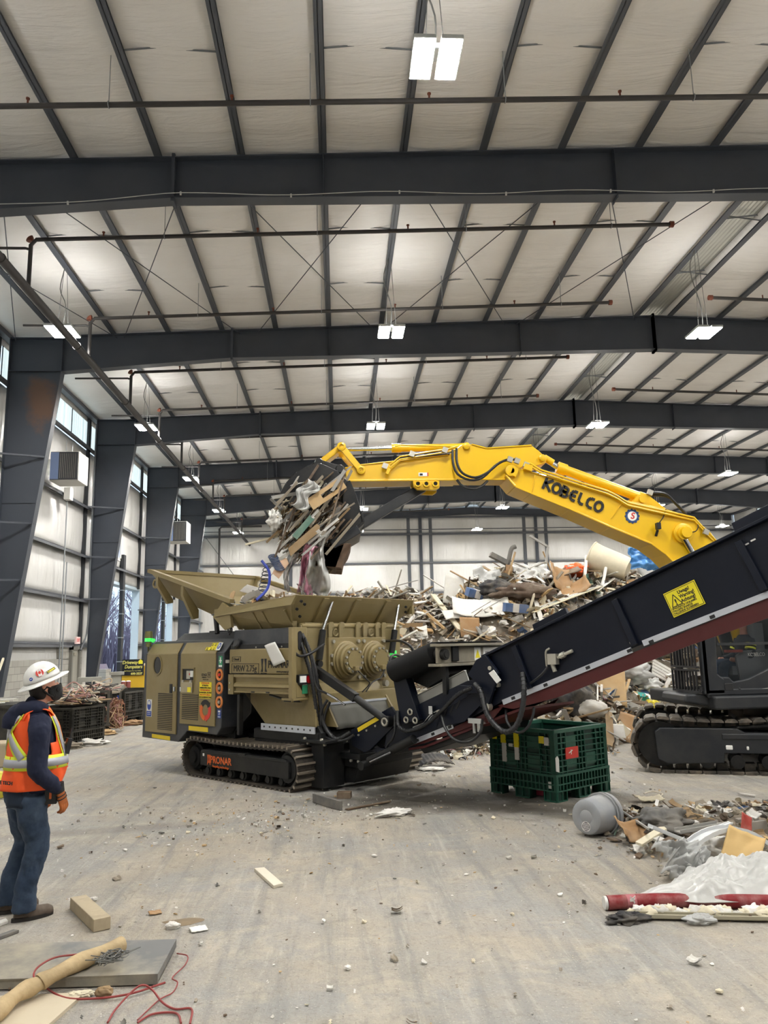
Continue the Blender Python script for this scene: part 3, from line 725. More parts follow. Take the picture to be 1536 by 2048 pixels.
b=MB().mat(green_p); b.box(-1.735,-1.64,-.005,0,1.71,1.88); b.mat(white_p); b.box(-1.73,-1.645,-.007,-.004,1.71,1.74); b.box(-1.70,-1.675,-.007,-.004,1.77,1.86); b.box(-1.72,-1.655,-.007,-.004,1.8,1.815); b.ob('exit_sticker',hs,label='green sticker')
b=MB().mat(blue_p); b.box(-1.745,-1.66,-.005,0,.93,1.06); b.mat(white_p); b.box(-1.73,-1.675,-.007,-.004,1.02,1.045); b.box(-1.735,-1.67,-.007,-.004,.945,.955); b.text('17',.05,Tr(-1.703,-.006,.99)@Rx(PI/2),.001); b.ob('info_sticker',hs,label='blue sticker')
MB().add([(-3.66,-.005,.585),(-3.09,-.005,.575),(-3.09,-.005,.51),(-3.66,-.005,.525),(-3.66,0,.585),(-3.09,0,.575),(-3.09,0,.51),(-3.66,0,.525)],[(0,3,2,1),(4,5,6,7),(0,1,5,4),(1,2,6,5),(2,3,7,6),(3,0,4,7)]).ob('reflective_strip',hs,yel,label='yellow strip')
MB().box(-2.54,-2.0,-.006,0,.705,.775).ob('reflective_strip',hs,yel,label='yellow strip')
# beacon on the rear corner
b=MB().mat(mat('olive_bracket','#6d6a3a',.5)); b.cyl((-3.9,.02,2.06),(-3.9,.02,2.14),.05,14); b.cyl((-3.9,.02,2.21),(-3.9,.02,2.33),.075,16,r2=.065); b.bar((-3.95,.05,1.98),(-3.9,.02,2.08),.03,.03)
bc=b.ob('beacon',SH); MB().cyl((-3.9,.02,2.15),(-3.9,.02,2.21),.07,16).ob('beacon_lens',bc,green_l,label='lit green lens'); MB().cyl((-3.78,.03,2.15),(-3.74,.03,2.18),.028,10).ob('indicator_lamp',bc,green_l)
# --- side cover with the model name, tank above, ribbed skirt below
b=MB().mat(khaki); b.prism([(-.0,1.61),(-.0,1.97),(.04,2.0),(.3,2.0),(.3,1.61)],-1.46,-.03,'x')
# prism over x takes (y,z)
cov=b.ob('side_cover',SH,bevel=.012)
b=MB().mat(body); b.prism([(0.015,1.98),(.015,2.02),(.06,2.05),(.09,2.27),(.9,2.3),(.9,1.98)],-1.45,-.02,'x'); b.mat(blackp); b.box(-1.44,-.03,.01,.02,1.975,2.05); tk=b.ob('fuel_tank',SH,bevel=.01)
MB().lathe([(.075,0),(.075,.045),(.06,.06),(0,.06)],20,Tr(-1.27,.03,2.05)@Rx(PI*.36)).ob('filler_cap',tk,blackp)
for x in (-1.3,-.8,-.2): MB().cyl((x,.0,2.0),(x,.02,2.0),.012,8).ob('bolt',tk,zinc)
b=MB().mat(khaki); b.prism([(-.01,1.56),(-.01,1.6),(.05,1.6),(.05,1.58),(.02,1.56),(.035,1.48),(.0,1.46),(-.01,1.42),(.03,1.40),(.03,1.36),(.0,1.35),(.0,1.33),(.2,1.33),(.2,1.56)],-1.33,-.02,'x')
b.mat(blackp); b.box(-.9,-.82,-.005,.0,1.335,1.355); b.box(-.55,-.47,-.005,.0,1.335,1.355)
b.ob('ribbed_skirt',SH)
b=MB().mat(khaki_d); b.box(-1.47,-1.34,-.01,.12,1.3,1.6); b.mat(zinc); b.cyl((-1.42,-.025,1.47),(-1.42,0,1.47),.014,8); b.cyl((-1.42,-.025,1.37),(-1.42,0,1.37),.014,8); b.box(-1.52,-1.43,-.03,0,1.77,1.82); b.ob('hinge_bracket',SH)
b=MB().mat(blackp); M=lambda x,z:Tr(x,-.003,z)@Rx(PI/2)
b.text('MRW 2.75g',.135,M(-1.06,1.685),.002,sx=.88)
for q in ((-1.39,-.72,1.755,1.762),(-1.39,-.72,1.612,1.619),(-1.395,-1.388,1.612,1.762),(-.727,-.72,1.612,1.762),(-1.38,-1.17,1.86,1.865),(-1.38,-1.17,1.79,1.795),(-1.383,-1.377,1.79,1.865),(-1.173,-1.167,1.79,1.865)): b.box(q[0],q[1],-.004,.001,q[2],q[3])
b.text('Diesel',.055,M(-1.275,1.826),.002)
for s in (-1,1):
    c=-.6; b.prism([(c+s*.02,1.64),(c+s*.075,1.64),(c+s*.05,1.69),(c+s*.065,1.83),(c+s*.01,1.83),(c+s*.03,1.74)],-.004,.001)
b.text('PRONAR',.035,M(-.6,1.615),.002)
b.text('PRONAR',.15,M(-.26,1.745),.002,sx=.82,bold=.002); b.text('www.pronar.pl',.045,M(-.17,1.645),.002)
b.ob('model_lettering',cov,label='black lettering')
b=MB().mat(paper)
c0=[(-.54,-.03,2.02),(-.27,-.05,2.07),(-.07,-.02,1.79),(-.34,-.02,1.72)]
def pp(u,v):
    a=Vector(c0[0]).lerp(Vector(c0[1]),u); d=Vector(c0[3]).lerp(Vector(c0[2]),u); p=a.lerp(d,v); p.y-=.02*math.sin(PI*u)*(1-v)+.01; return p
b.grid(pp,8,8); o=b.ob('paper_notice',m=paper); s=o.modifiers.new('t','SOLIDIFY'); s.thickness=.002
PAPER=o
tag(o,'tilted blank white paper sheet stuck over the lettering on the shredder side','paper'); o.location=(-.702,11.227,0); o.rotation_euler=(0,0,math.atan2(-.724,.69))
# --- end post with lights and the shredding chamber
b=MB().mat(khaki); b.box(-.02,.06,-.02,.06,1.27,2.27); b.box(-.0,.02,.02,.3,1.27,2.27); b.box(-.2,.06,.0,.5,1.24,1.275)
b.prism([(.06,1.28),(.06,1.5),(.24,1.28)],.05,.065,'x'); b.prism([(.3,1.28),(.26,1.5),(.4,1.28)],.05,.065,'x')
for y in (.02,.18): b.cyl((.02,y,1.24),(.02,y,1.22),.02,8)
b.ob('end_post',SH,bevel=.006)
b=MB().mat(blackp); b.prism(arc((.16,2.18),.035,0,PI,8)+arc((.16,1.98),.035,PI,2*PI,8),.018,.03,'x'); b.ob('cable_slot',SH)
b=MB().mat(blackp); b.box(.03,.1,.08,.36,1.46,1.6); rl=b.ob('rear_lamp',SH,bevel=.01); MB().lathe([(.06,0),(.055,.02),(0,.03)],18,Tr(.1,.27,1.53)@Ry(PI/2)).ob('red_lens',rl,mat('red_lens','#a8141c',.25),label='red lens'); MB().box(.1,.115,.09,.2,1.49,1.58).ob('clear_lens',rl,white_p,label='white lens')
b=MB().mat(green_p); b.box(.067,.072,.16,.26,1.33,1.48); b.mat(white_p); b.box(.0715,.0735,.17,.25,1.45,1.47); b.ob('exit_sticker',SH,label='green sticker')
b=MB().mat(khaki_d)
b.box(-1.5,-.02,.3,2.3,1.3,2.34)
b.prism([(-1.5,1.32),(-.95,.86),(.2,.86),(.2,1.32)],.3,2.3)
b.box(-.02,.0,.2,2.35,1.32,2.3)
b.ob('shredding_chamber',SH,bevel=.01)
b=MB().mat(khaki); b.box(-.02,.05,.7,1.95,1.46,2.12); pl=b.ob('gearbox_plate',SH,bevel=.008)
bolt=MB().mat(zinc)
for y in (.78,1.31,1.43,1.88):
    for z in (1.52,2.06): bolt.cyl((.05,y,z),(.085,y,z),.028,8)
for z in (1.73,1.85):
    for y in (.75,1.92): bolt.cyl((.05,y,z),(.085,y,z),.028,8)
bolt.ob('plate_bolts',pl)
for yc in (1.03,1.62):
    M=Tr(.05,yc,1.78)@Ry(PI/2)
    g=MB().mat(khaki); g.lathe([(.285,0),(.285,.05),(.265,.06),(.265,.09),(.235,.1),(.235,.15),(.2,.16),(.2,.2),(.14,.2),(.135,.215),(0,.215)],36,M); gb=g.ob('gearbox',pl)
    g=MB().mat(zinc)
    for i in range(12):
        a=2*PI*(i+.5)/12; g.cyl((.25,yc+.17*math.cos(a),1.78+.17*math.sin(a)),(.275,yc+.17*math.cos(a),1.78+.17*math.sin(a)),.019,8)
    g.ob('gearbox_bolts',pl)
    MB().box(.262,.32,yc-.045,yc+.045,1.62,1.69,Tr(0,0,0)).ob('speed_sensor',pl,khaki,bevel=.01)
MB().tube(bez([(.3,1.06,1.62),(.32,1.2,1.5),(.28,1.32,1.42),(.22,1.22,1.3)],14),.01,6).tube(bez([(.3,1.65,1.62),(.3,1.55,1.5),(.27,1.4,1.44),(.22,1.3,1.3)],14),.01,6).ob('sensor_cable',pl,hose_m)
b=MB().mat(khaki); b.cyl((-.02,.22,2.29),(-.02,2.32,2.29),.035,12)
b.ob('hinge_bar',SH)
for y in (.76,.98,1.34,1.5,1.78,1.92):
    MB().prism([(y-.055,2.12),(y-.055,2.31),(y-.02,2.35),(y+.04,2.35),(y+.055,2.31),(y+.055,2.26),(y+.02,2.26),(y+.02,2.16),(y,2.12)],.02,.05,'x').ob('hinge_plate',SH,khaki_d,bevel=.005)
for y in (.86,1.63): MB().torus((.03,y,2.19),.05,.014,Ry(PI/2),18,8,-PI*1.1,PI*.5).ob('chain_hook',SH,khaki_d)
# --- hopper
b=MB().mat(khaki)
def plate(b,pts,t=.012):
    p=[Vector(q) for q in pts]; n=(p[1]-p[0]).cross(p[2]-p[0]).normalized()*t; k=len(p)
    return b.add(p+[q+n for q in p],[tuple(range(k))[::-1],tuple(range(k,2*k))]+[(i,(i+1)%k,k+(i+1)%k,k+i) for i in range(k)],False)
# near flap: lip and inclined wall
b.add([(-1.88,-.005,2.5),(.02,-.005,2.59),(.1,.02,2.725),(-1.88,-.005,2.615),(-1.88,.04,2.5),(.02,.04,2.59),(.1,.07,2.725),(-1.88,.05,2.615)],[(0,1,2,3),(3,2,6,7),(0,3,7,4),(4,5,1,0),(1,5,6,2)])
plate(b,[(-1.86,.03,2.56),(-1.36,.27,2.27),(-.2,.22,2.3),(.03,.03,2.62)],.015)
for x in (-1.5,-.95,-.72,-.2):
    b.prism([(.03,2.52),(.2,2.28),(.27,2.28),(.27,2.4),(.1,2.56)],x,x+.03,'x')
# front flap, seen from below
plate(b,[(.1,.02,2.725),(.1,2.6,2.725),(.02,2.65,2.59),(-.2,2.4,2.33),(-.2,.18,2.33),(.02,.0,2.59)],.015)
for y in (.62,1.3,1.98): b.add([(.09,y-.05,2.7),(.09,y+.05,2.7),(-.18,y+.05,2.34),(-.18,y-.05,2.34),(.12,y-.05,2.69),(.12,y+.05,2.69),(-.15,y+.05,2.33),(-.15,y-.05,2.33)],[(0,1,2,3),(4,7,6,5),(0,4,5,1),(1,5,6,2),(2,6,7,3),(3,7,4,0)])
# far flap
plate(b,[(-1.88,2.6,2.6),(-1.36,2.35,2.27),(-.2,2.4,2.3),(.1,2.6,2.72)],.015); b.box(-1.88,.08,2.58,2.64,2.5,2.63)
hop=b.ob('hopper',SH)
g=MB().mat(blackp)
for y,z in ((.13,2.66),(.12,2.55),(.22,2.62),(.24,2.45),(2.44,2.63),(2.5,2.55),(2.35,2.42)):
    k=(2.725-z)/.395; g.cyl((.1-.3*k+.03,y,z-.015),(.1-.3*k+.05,y,z-.025),.022,10)
g.ob('bolt_holes',hop)
# tail tray of the hopper, raised to the rear
tl=MB().mat(khaki)
def tz(x): return 2.73+(-1.55-x)*.277
T0,T1=-1.55,-4.05
for y0,y1,yi in ((.08,.1,.42),(2.52,2.54,2.2)):
    s=1 if y0<1 else -1
    plate(tl,[(T1,y0,tz(T1)),(T0,y0,tz(T0)),(T0-.15,yi,tz(T0)-.42),(T1+.1,yi,tz(T1)-.42)],.015*s)
    tl.bar((T1,y0+.02*s,tz(T1)),(T0,y0+.02*s,tz(T0)),.09,.07)
plate(tl,[(T1,.08,tz(T1)),(T1+.12,.42,tz(T1)-.42),(T1+.12,2.2,tz(T1)-.42),(T1,2.54,tz(T1))],.015)
tl.bar((T1,.06,tz(T1)),(T1,2.56,tz(T1)),.08,.06)
plate(tl,[(T0-.15,.42,tz(T0)-.42),(T0-.15,2.2,tz(T0)-.42),(T1+.12,2.2,tz(T1)-.42),(T1+.12,.42,tz(T1)-.42)],.015)
for x,d in ((-3.72,.06),(-2.9,.14),):
    tl.prism([(.04,tz(x)-.04),(.36,tz(x)-.44),(.36,tz(x)-.44-d),(.26,tz(x)-.46-d),(.04,tz(x)-.2)],x-.035,x+.035,'x')
tl.torus((-3.9,.12,tz(-3.9)-.2),.07,.02,Rx(PI/2),14,8)
tl.prism([(-1.95,2.5),(-1.7,2.72),(-1.5,2.6),(-1.45,2.32),(-1.62,2.28)],.02,.07)
tl.prism([(-1.95,2.5),(-1.7,2.72),(-1.5,2.6),(-1.45,2.32),(-1.62,2.28)],2.5,2.55)
tl.ob('hopper_tail',SH)
for y0 in (.16,2.45):
    MB().cyl((-2.02,y0,2.24),(-2.1,y0+.02,2.5),.04,12).ob('tail_cylinder',SH,blk)
MB().cyl((-1.55,.06,2.2),(-1.5,.06,2.42),.012,8).torus((-1.52,.05,2.28),.05,.012,Rx(PI/2),12,6).ob('tail_latch',SH,blk)
for ys in ((.80,.57,.5),(2.3,2.15,2.07)):
    t_,m_,b_=ys
    c=MB().mat(blk); c.cyl((.07,m_,2.23),(.06,b_,1.8 if t_<1 else 1.86),.05,14); c.cyl((.03,b_,1.74),(.09,b_,1.74),.05,12); cy=c.ob('flap_cylinder',SH); MB().cyl((.06,m_,2.23),(.03,t_,2.66),.025,12).ob('cylinder_rod',cy,chrome,label='polished rod')
# second beacon with green glow by the far cylinder
b=MB().mat(blk); b.cyl((.05,2.12,1.74),(.05,2.12,1.8),.05,12); bc=b.ob('beacon',SH); MB().cyl((.05,2.12,1.8),(.05,2.12,1.9),.055,14).ob('beacon_lens',bc,green_l,label='lit green lens')
# --- supports and lower front
b=MB().mat(blk); b.bar((-.26,.42,1.25),(.24,.42,.72),.2,.16,up=(1,0,0)); b.box(-.45,-.1,.25,.6,1.2,1.24); b.box(.0,.5,.2,.68,.66,.70); b.box(.1,.35,.3,.7,.05,.66); b.box(.35,.75,.62,1.9,.42,.5); b.box(.3,.6,.7,1.9,.3,.44); b.prism([(.3,.3),(.6,.3),(.5,.08),(.3,.08)],.75,1.9)
b.box(.5,.72,.66,1.0,.5,.72)
b.mat(zinc)
for p in ((.05,.24,.71),(.4,.24,.71),(.05,.3,.64),(.4,.3,.64),(.55,.66,.4),(.7,.66,.4),(.5,.7,.52)): b.cyl(p,(p[0],p[1]-.035,p[2]),.022,8)
b.ob('support_frame',SH,bevel=.006)
b=MB().mat(khaki_d); b.prism([(-.02,1.36),(.12,1.32),(.42,.86),(-.3,.86),(-.3,1.36)],.5,.53); b.prism([(-.02,1.36),(.12,1.34),(.45,.9),(-.3,.86),(-.3,1.36)],1.75,1.78)
plate(b,[(.02,.53,1.46),(.02,1.75,1.46),(.14,1.75,1.32),(.14,.53,1.3)],.012); plate(b,[(.14,.53,1.3),(.14,1.75,1.32),(.2,1.75,1.16),(.2,.53,1.15)],.012)
b.mat(zinc); b.cyl((.1,1.84,1.4),(.16,1.84,1.4),.05,12)
b.ob('discharge_chute',SH)
b=MB().mat(mat('rubber_curtain','#55544e',.7,0,.2,4)); b.grid(lambda u,v:(.2+.16*v+.015*math.sin(u*30)*v,.55+1.2*u,1.16-.34*v),24,4); o=b.ob('rubber_curtain',SH); s=o.modifiers.new('t','SOLIDIFY'); s.thickness=.012
MB().bar((.21,.53,1.17),(.21,1.75,1.17),.03,.03).ob('curtain_strip',SH,alu)
# --- conveyor
CV=MB().mat(navy)
CV.prism([(0.58,0.819),(1.358,1.167),(1.516,0.998),(0.947,0.573),(0.831,0.532),(0.586,0.615)],.62,.66)
CV.prism([(0.58,0.819),(1.358,1.167),(1.516,0.998),(0.947,0.573),(0.831,0.532),(0.586,0.615)],1.9,1.94)
for y0,y1 in ((.64,.68),(1.88,1.92)):
    CV.prism([(1.2,.62),(1.3,1.05),(1.75,1.18),(2.64,1.52),(3.0,1.58),(3.17,1.29),(2.38,.95),(1.7,.68)],y0,y1)
    CV.prism([(2.94,1.8),(6.36,3.09),(7.05,3.36),(7.2,2.98),(6.96,2.62),(3.17,1.3),(2.86,1.42)],y0,y1)
    yo=y0-.03 if y0<1 else y1
    CV.bar((2.92,yo+.015,1.815),(7.05,yo+.015,3.365),.1,.03,up=(-.35,0,.93))
    for x,z in ((3.385,1.935),(4.71,2.41),(6.05,2.9)): CV.bar((x,yo,z),(x+.19,yo,z-.49),.07,.05,up=(0,1,0))
CV.box(.9,1.2,.66,1.9,.55,.6)
CV.prism([(2.94,1.3),(7.0,2.66),(7.0,2.62),(2.94,1.26)],.68,1.88)
cv=CV.ob('discharge_conveyor',SH,bevel=.005)
for a,c in (((3.66,2.06),(4.12,2.235)),((6.02,2.97),(6.8,3.27))): 
    g=MB().mat(navy); dx,dz=-.045,.12; g.prism([a,c,(c[0]+dx,c[1]+dz),(a[0]+dx*.7,a[1]+dz)],.64,.7); g.ob('side_cap',cv,bevel=.006)
b=MB().mat(rub); b.bar((1.2,1.28,.86),(7.0,1.28,2.98),1.1,.02,up=(-.34,0,.94)); b.lathe([(0,-.55),(.12,-.55),(.12,.55),(0,.55)],20,Tr(1.05,1.28,.72)@Rx(PI/2)); b.lathe([(0,-.55),(.16,-.55),(.16,.55),(0,.55)],20,Tr(6.98,1.28,2.86)@Rx(PI/2)); b.ob('conveyor_belt',cv)
MB().bar((0.725,0.615,0.827),(1.125,0.615,1.007),.012,.055,up=(-.4,0,.9)).ob('reflective_strip',cv,yel,label='yellow strip')
g=MB().mat(zinc)

for x,z in ((.74,.76),(.9,.83),(1.07,.9),(.5,.66)): g.cyl((x,.62,z),(x,.6,z),.014,8)
for x,z in ((3.12,1.48),(3.52,1.49),(4.87,1.95)): g.cyl((x,.64,z),(x,.6,z),.028,10)
g.ob('bolts',cv)
for a,c in (((3.17,1.275),(4.85,1.87)),((4.98,1.935),(7.0,2.62)),((1.67,.705),(2.4,.965))): MB().mat(alu).bar((a[0],.632,a[1]),(c[0],.632,c[1]),.016,.06,up=(-.34,0,.94)).ob('skirt_rail',cv,label='pale aluminium rail')
g=MB().mat(blackp)
for x in (3.3,3.75,4.3,4.8,5.05,5.7,6.3): z=1.275+(x-3.17)*.3545; g.bar((x,.622,z),(x+.05,.622,z+.018),.006,.032,up=(-.34,0,.94))
for x in (1.78,2.05,2.33): z=.705+(x-1.67)*.356; g.bar((x,.622,z),(x+.05,.622,z+.018),.006,.032,up=(-.34,0,.94))
g.ob('rail_slots',cv)
g=MB().mat(red_b)
g.prism([(3.08,1.23),(4.88,1.85),(7.0,2.6),(7.0,2.38),(6.4,2.2),(5.45,1.9),(3.9,1.35),(3.3,1.2)],.645,.66)
for y0,y1 in ((.645,.66),(1.9,1.915)): g.prism([(1.62,.66),(3.17,1.24),(3.0,1.07),(1.9,.72)],y0,y1)
g.prism([(1.62,.64),(1.9,.69),(3.4,1.22),(3.4,1.19),(1.9,.66),(1.62,.61)],.66,1.9)
g.ob('underside_cover',cv,label='dark red cover')
MB().prism([(1.75,.66),(2.75,.97),(2.7,.86),(1.85,.58)],.7,1.85).ob('belt_guard',cv,blk,bevel=.01)
MB().bar((1.73,.68,1.215),(2.62,.68,1.58),.02,.13,up=(-.36,0,.93)).bar((1.7,.69,1.285),(2.58,.69,1.645),.05,.012,up=(-.36,0,.93)).ob('skirt_plate',cv,mat('bare_steel','#8a8a87',.35,.6,.2,4),label='bare steel plate')
# fold joint, gusset with slots
b=MB().mat(navy); b.prism([(2.18,.93),(2.23,1.13),(2.95,1.47),(3.06,1.56),(3.1,1.42),(2.62,1.03)],.58,.61); b.prism([(2.86,1.78),(3.0,1.84),(3.18,1.62),(3.0,1.22),(2.88,1.22),(2.92,1.45),(2.72,1.6)],.55,.6); b.box(2.6,2.9,.5,.6,1.38,1.47)
fj=b.ob('fold_gusset',cv,bevel=.006)
g=MB().mat(blackp)
for x,z in ((2.33,1.14),(2.43,1.18),(2.53,1.23)): g.bar((x-.03,.578,z-.05),(x+.03,.578,z+.05),.004,.028,up=(1,0,0))
g.ob('gusset_slots',fj)
MB().prism([(3.05,1.62),(3.12,1.66),(3.22,1.54),(3.16,1.5)],.535,.548).ob('reflector',fj,white_p,label='pale shiny plate')
g=MB().mat(zinc); g.cyl((2.98,.54,1.22),(2.98,.62,1.22),.05,14); g.cyl((2.25,.54,1.13),(2.25,.62,1.13),.035,12); g.cyl((3.06,.54,1.68),(3.06,.6,1.68),.025,10); g.ob('pivot_pin',fj)
# valve block on the conveyor side
v=MB().mat(zinc); v.box(3.86,3.97,.55,.63,1.72,1.84); v.cyl((3.9,.59,1.72),(3.93,.59,1.64),.025,10); v.cyl((3.97,.6,1.8),(4.16,.6,1.87),.02,10); v.cyl((4.0,.6,1.81),(4.06,.6,1.835),.035,8); v.tube(bez([(3.82,.6,1.7),(3.83,.58,1.86),(3.88,.58,1.9)],8),.012,8); v.ob('valve_block',cv)
MB().tube(bez([(3.84,.6,1.7),(3.75,.58,1.6),(3.58,.6,1.5)],10),.014,8).ob('valve_hose',cv,hose_m)
# posts of the fold and lifting struts
PQ=[(1.43,1.678),(1.663,1.619),(1.909,1.017),(1.585,0.951)]
MB().mat(navy).prism(PQ,1.8,1.94).ob('lift_post',cv,bevel=.008); po=MB().mat(navy).prism(PQ,.56,.7).ob('lift_post',cv,bevel=.008)
g=MB().mat(zinc); 
for p in ((1.758,0.55,1.116),(1.685,0.55,1.011),(1.841,0.55,1.012),(1.508,0.55,1.574)): g.torus(p,.035,.012,Rx(PI/2),12,6)
g.ob('lifting_eye',po)
A=(0.032,0.42,1.668); B=(0.811,0.5,1.272); C_=(1.343,0.56,0.975)
b=MB().mat(blk); b.bar(A,B,.1,.12); b.cyl(B,C_,.05,16); b.cyl((C_[0],.5,C_[2]),(C_[0],.64,C_[2]),.075,18); st=b.ob('lift_strut',SH,bevel=.006)
MB().torus((C_[0],.5,C_[2]),.045,.014,Rx(PI/2),16,8).ob('pin_ring',st,zinc)
b=MB().mat(blk); b.cyl((1.042,0.5,0.456),(1.523,0.5,0.645),.05,14); b.cyl((1.505,0.5,0.631),(1.858,0.5,0.786),.06,14); b.cyl((.92,.46,.38),(.92,.56,.38),.06,14); lc=b.ob('lower_cylinder',SH); MB().cyl((1.099,0.46,0.446),(1.487,0.46,0.603),.012,8).ob('cylinder_pipe',lc,chrome)
# hoses
HS=[([(-0.021,0.2,2.16),(-0.039,0.12,1.947),(0.094,0.1,1.861),(0.161,0.25,1.899),(0.165,0.5,2.024)],.02),
([(0,0.22,2.174),(0.118,0.25,1.942),(0.188,0.3,1.658),(0.223,0.36,1.237),(0.26,0.4,0.89),(0.451,0.45,0.705),(0.631,0.55,0.794)],.028),
([(-0.043,0.2,2.146),(0.087,0.2,1.873),(0.158,0.25,1.59),(0.184,0.3,1.24),(0.176,0.38,0.853)],.026),
([(0.066,0.22,2.122),(0.16,0.25,1.815),(0.207,0.3,1.435),(0.286,0.4,1.34),(0.337,0.45,1.304)],.016),
([(0.337,0.4,1.238),(0.243,0.36,1.065),(0.227,0.4,0.785),(0.411,0.42,0.692),(0.581,0.5,0.695),(0.71,0.55,0.765)],.02),
([(0.367,0.42,1.21),(0.282,0.4,1.029),(0.237,0.42,0.805),(0.349,0.45,0.733)],.018),
([(1.538,0.55,1.12),(1.595,0.5,0.947),(1.768,0.48,0.882),(2.051,0.5,0.97),(2.329,0.52,1.164),(2.591,0.5,1.355),(2.826,0.5,1.45)],.024),
([(2.866,0.5,1.492),(2.987,0.45,1.397),(3.103,0.4,1.144),(3.319,0.38,0.975),(3.479,0.4,1.021),(3.553,0.45,1.214),(3.562,0.5,1.446),(3.501,0.58,1.623)],.03),
([(2.279,0.55,1.13),(2.416,0.45,0.962),(2.589,0.42,0.826),(2.793,0.45,0.819),(2.91,0.5,0.925),(2.918,0.55,1.066)],.018),
([(3.162,0.7,1.182),(3.243,0.6,1.048),(3.376,0.6,0.942),(3.517,0.6,1.005),(3.568,0.65,1.144),(3.555,0.7,1.225)],.016),
([(1.482,0.56,1.066),(1.511,0.5,0.816),(1.362,0.5,0.647)],.016),
([(1.42,0.6,1.651),(1.286,0.7,1.796),(1.199,0.9,1.847),(1.16,1.1,1.808)],.018),
([(0.007,2,2.057),(0.671,1.6,2.046),(1.046,1.4,1.967),(1.12,1.4,1.872)],.02),
([(-0.645,0.15,1.298),(-0.183,0.1,1.256),(-0.025,0.2,1.38)],.016)]
for i,(p,r) in enumerate(HS):
    c=bez(p,30); b=MB().mat(hose_m); b.tube(c,r,10)
    if i in (1,2,6,7):
        for k in range(2,len(c)-1): 
            d=(c[k+1]-c[k-1]).normalized(); b.cyl(c[k]-d*.012,c[k]+d*.012,r*1.15,10)
    b.ob('hydraulic_hose',SH)
b=MB().mat(chrome)
for o_ in (0,.035): b.tube([(1.759,0.6,0.915),(1.95,0.6,0.981),(2.073,0.6,1.099),(2.19,0.6,1.147)] if o_==0 else [(1.776,0.6,0.891),(1.966,0.6,0.957),(2.096,0.6,1.075),(2.206,0.6,1.123)],.01,8)
b.box(2.06,2.12,.57,.63,1.1,1.2)
b.cyl((0.339,0.4,1.321),(0.501,0.45,1.239),.02,10); b.cyl((0.501,0.45,1.239),(0.642,0.45,1.175),.012,8)
b.cyl((2.75,.6,1.02),(2.75,.6,.9),.02,10); b.cyl((2.82,.6,1.03),(2.82,.6,.92),.02,10); b.box(2.7,2.9,.55,.65,1.02,1.08)
b.ob('steel_pipes',SH,label='bright steel pipes')
# --- overband magnet across the conveyor
mg=MB().mat(rub); ex=Vector((.93,0,.355)).normalized()
a=Vector((1.5,.55,1.635)); c=Vector((2.22,.55,1.865))
for P0,P1 in ((a,c),(a+Vector((0,1.5,.0)),c+Vector((0,1.5,0)))):
    mg.cyl(P0,P1,.15,26)
nn=Vector((-.355,0,.93))
for s in (1,-1):
    p=[a+nn*.148*s,c+nn*.148*s,c+nn*.148*s+Vector((0,1.5,0)),a+nn*.148*s+Vector((0,1.5,0))]; mg.add(p+[q+nn*.008 for q in p],[(0,1,2,3),(7,6,5,4),(0,4,5,1),(1,5,6,2),(2,6,7,3),(3,7,4,0)],False)
m_=mg.ob('overband_magnet',SH)
f=MB().mat(mat('dusty_grey_frame','#7d786c',.6,0,.15,4,dust='#a79d88',damt=.6,dscale=3)); f.box(2.3,2.34,.45,2.1,1.74,1.97); f.box(2.24,2.42,.42,2.15,1.95,1.985); f.box(2.2,2.4,.42,2.15,1.7,1.735); f.mat(blk); f.cyl((2.24,.55,1.85),(2.4,.55,1.85),.07,14); f.cyl((2.34,.55,1.85),(2.41,.55,1.85),.045,14); f.box(2.34,2.37,.72,.85,1.76,1.95)
fr_=f.ob('magnet_frame',m_,bevel=.004)
g=MB().mat(white_p); g.box(2.341,2.344,1.22,1.36,1.76,1.93); g.box(2.341,2.344,1.42,1.85,1.77,1.93); g.mat(yelw); g.prism([(1.235,1.79),(1.345,1.79),(1.29,1.9)],2.343,2.347,'x'); g.mat(blackp); g.text('PRONAR',.1,frame((2.347,1.63,1.83),(0,1,0),(0,0,1)),.001,sx=.85); g.mat(red_p); g.torus((2.345,1.8,1.89),.03,.007,Ry(PI/2),14,6); g.ob('frame_stickers',fr_,label='white stickers')
MB().prism([(1.62,1.5),(2.2,1.72),(2.3,1.6),(1.9,1.42)],.75,1.8).ob('magnet_core',m_,blk)
b=MB().mat(blk); b.bar((1.9,1.95,1.05),(1.6,1.95,1.62),.08,.08); b.bar((2.4,1.95,1.3),(2.3,1.95,1.75),.08,.08); b.bar((2.3,.64,1.35),(2.3,.64,1.72),.06,.06); b.ob('magnet_legs',m_)
# big warning sign on the conveyor side
Ms=Tr(5.455,.632,2.375)@Ry(-math.atan2(.125,.33))@Rx(PI/2)
b=MB().mat(yelw); b.box(-.178,.178,-.132,.132,0,.004,Ms); b.mat(blackp)
for q in ((-.17,.17,.118,.123),(-.17,.17,-.123,-.118),(-.17,-.165,-.123,.123),(.165,.17,-.123,.123)): b.box(q[0],q[1],q[2],q[3],.004,.0055,Ms)
tri=[(-.145,-.035),(-.03,-.035),(-.0875,.085)]
for i in range(3):
    p,q=tri[i],tri[(i+1)%3]; b.bar(Ms@Vector((*p,.005)),Ms@Vector((*q,.005)),.002,.008,up=Ms.to_3x3()@Vector(((q[1]-p[1]),-(q[0]-p[0]),0)))
b.text('!',.085,Ms@Tr(-.088,.0,.004),.001,bold=.003)
for t,z in (('Uwaga!',.082),('Warning!',.035),('Achtung!',-.012)): b.text(t,.05,Ms@Tr(-.035,z,.004),.001,align='LEFT',bold=.0018,sx=.88)
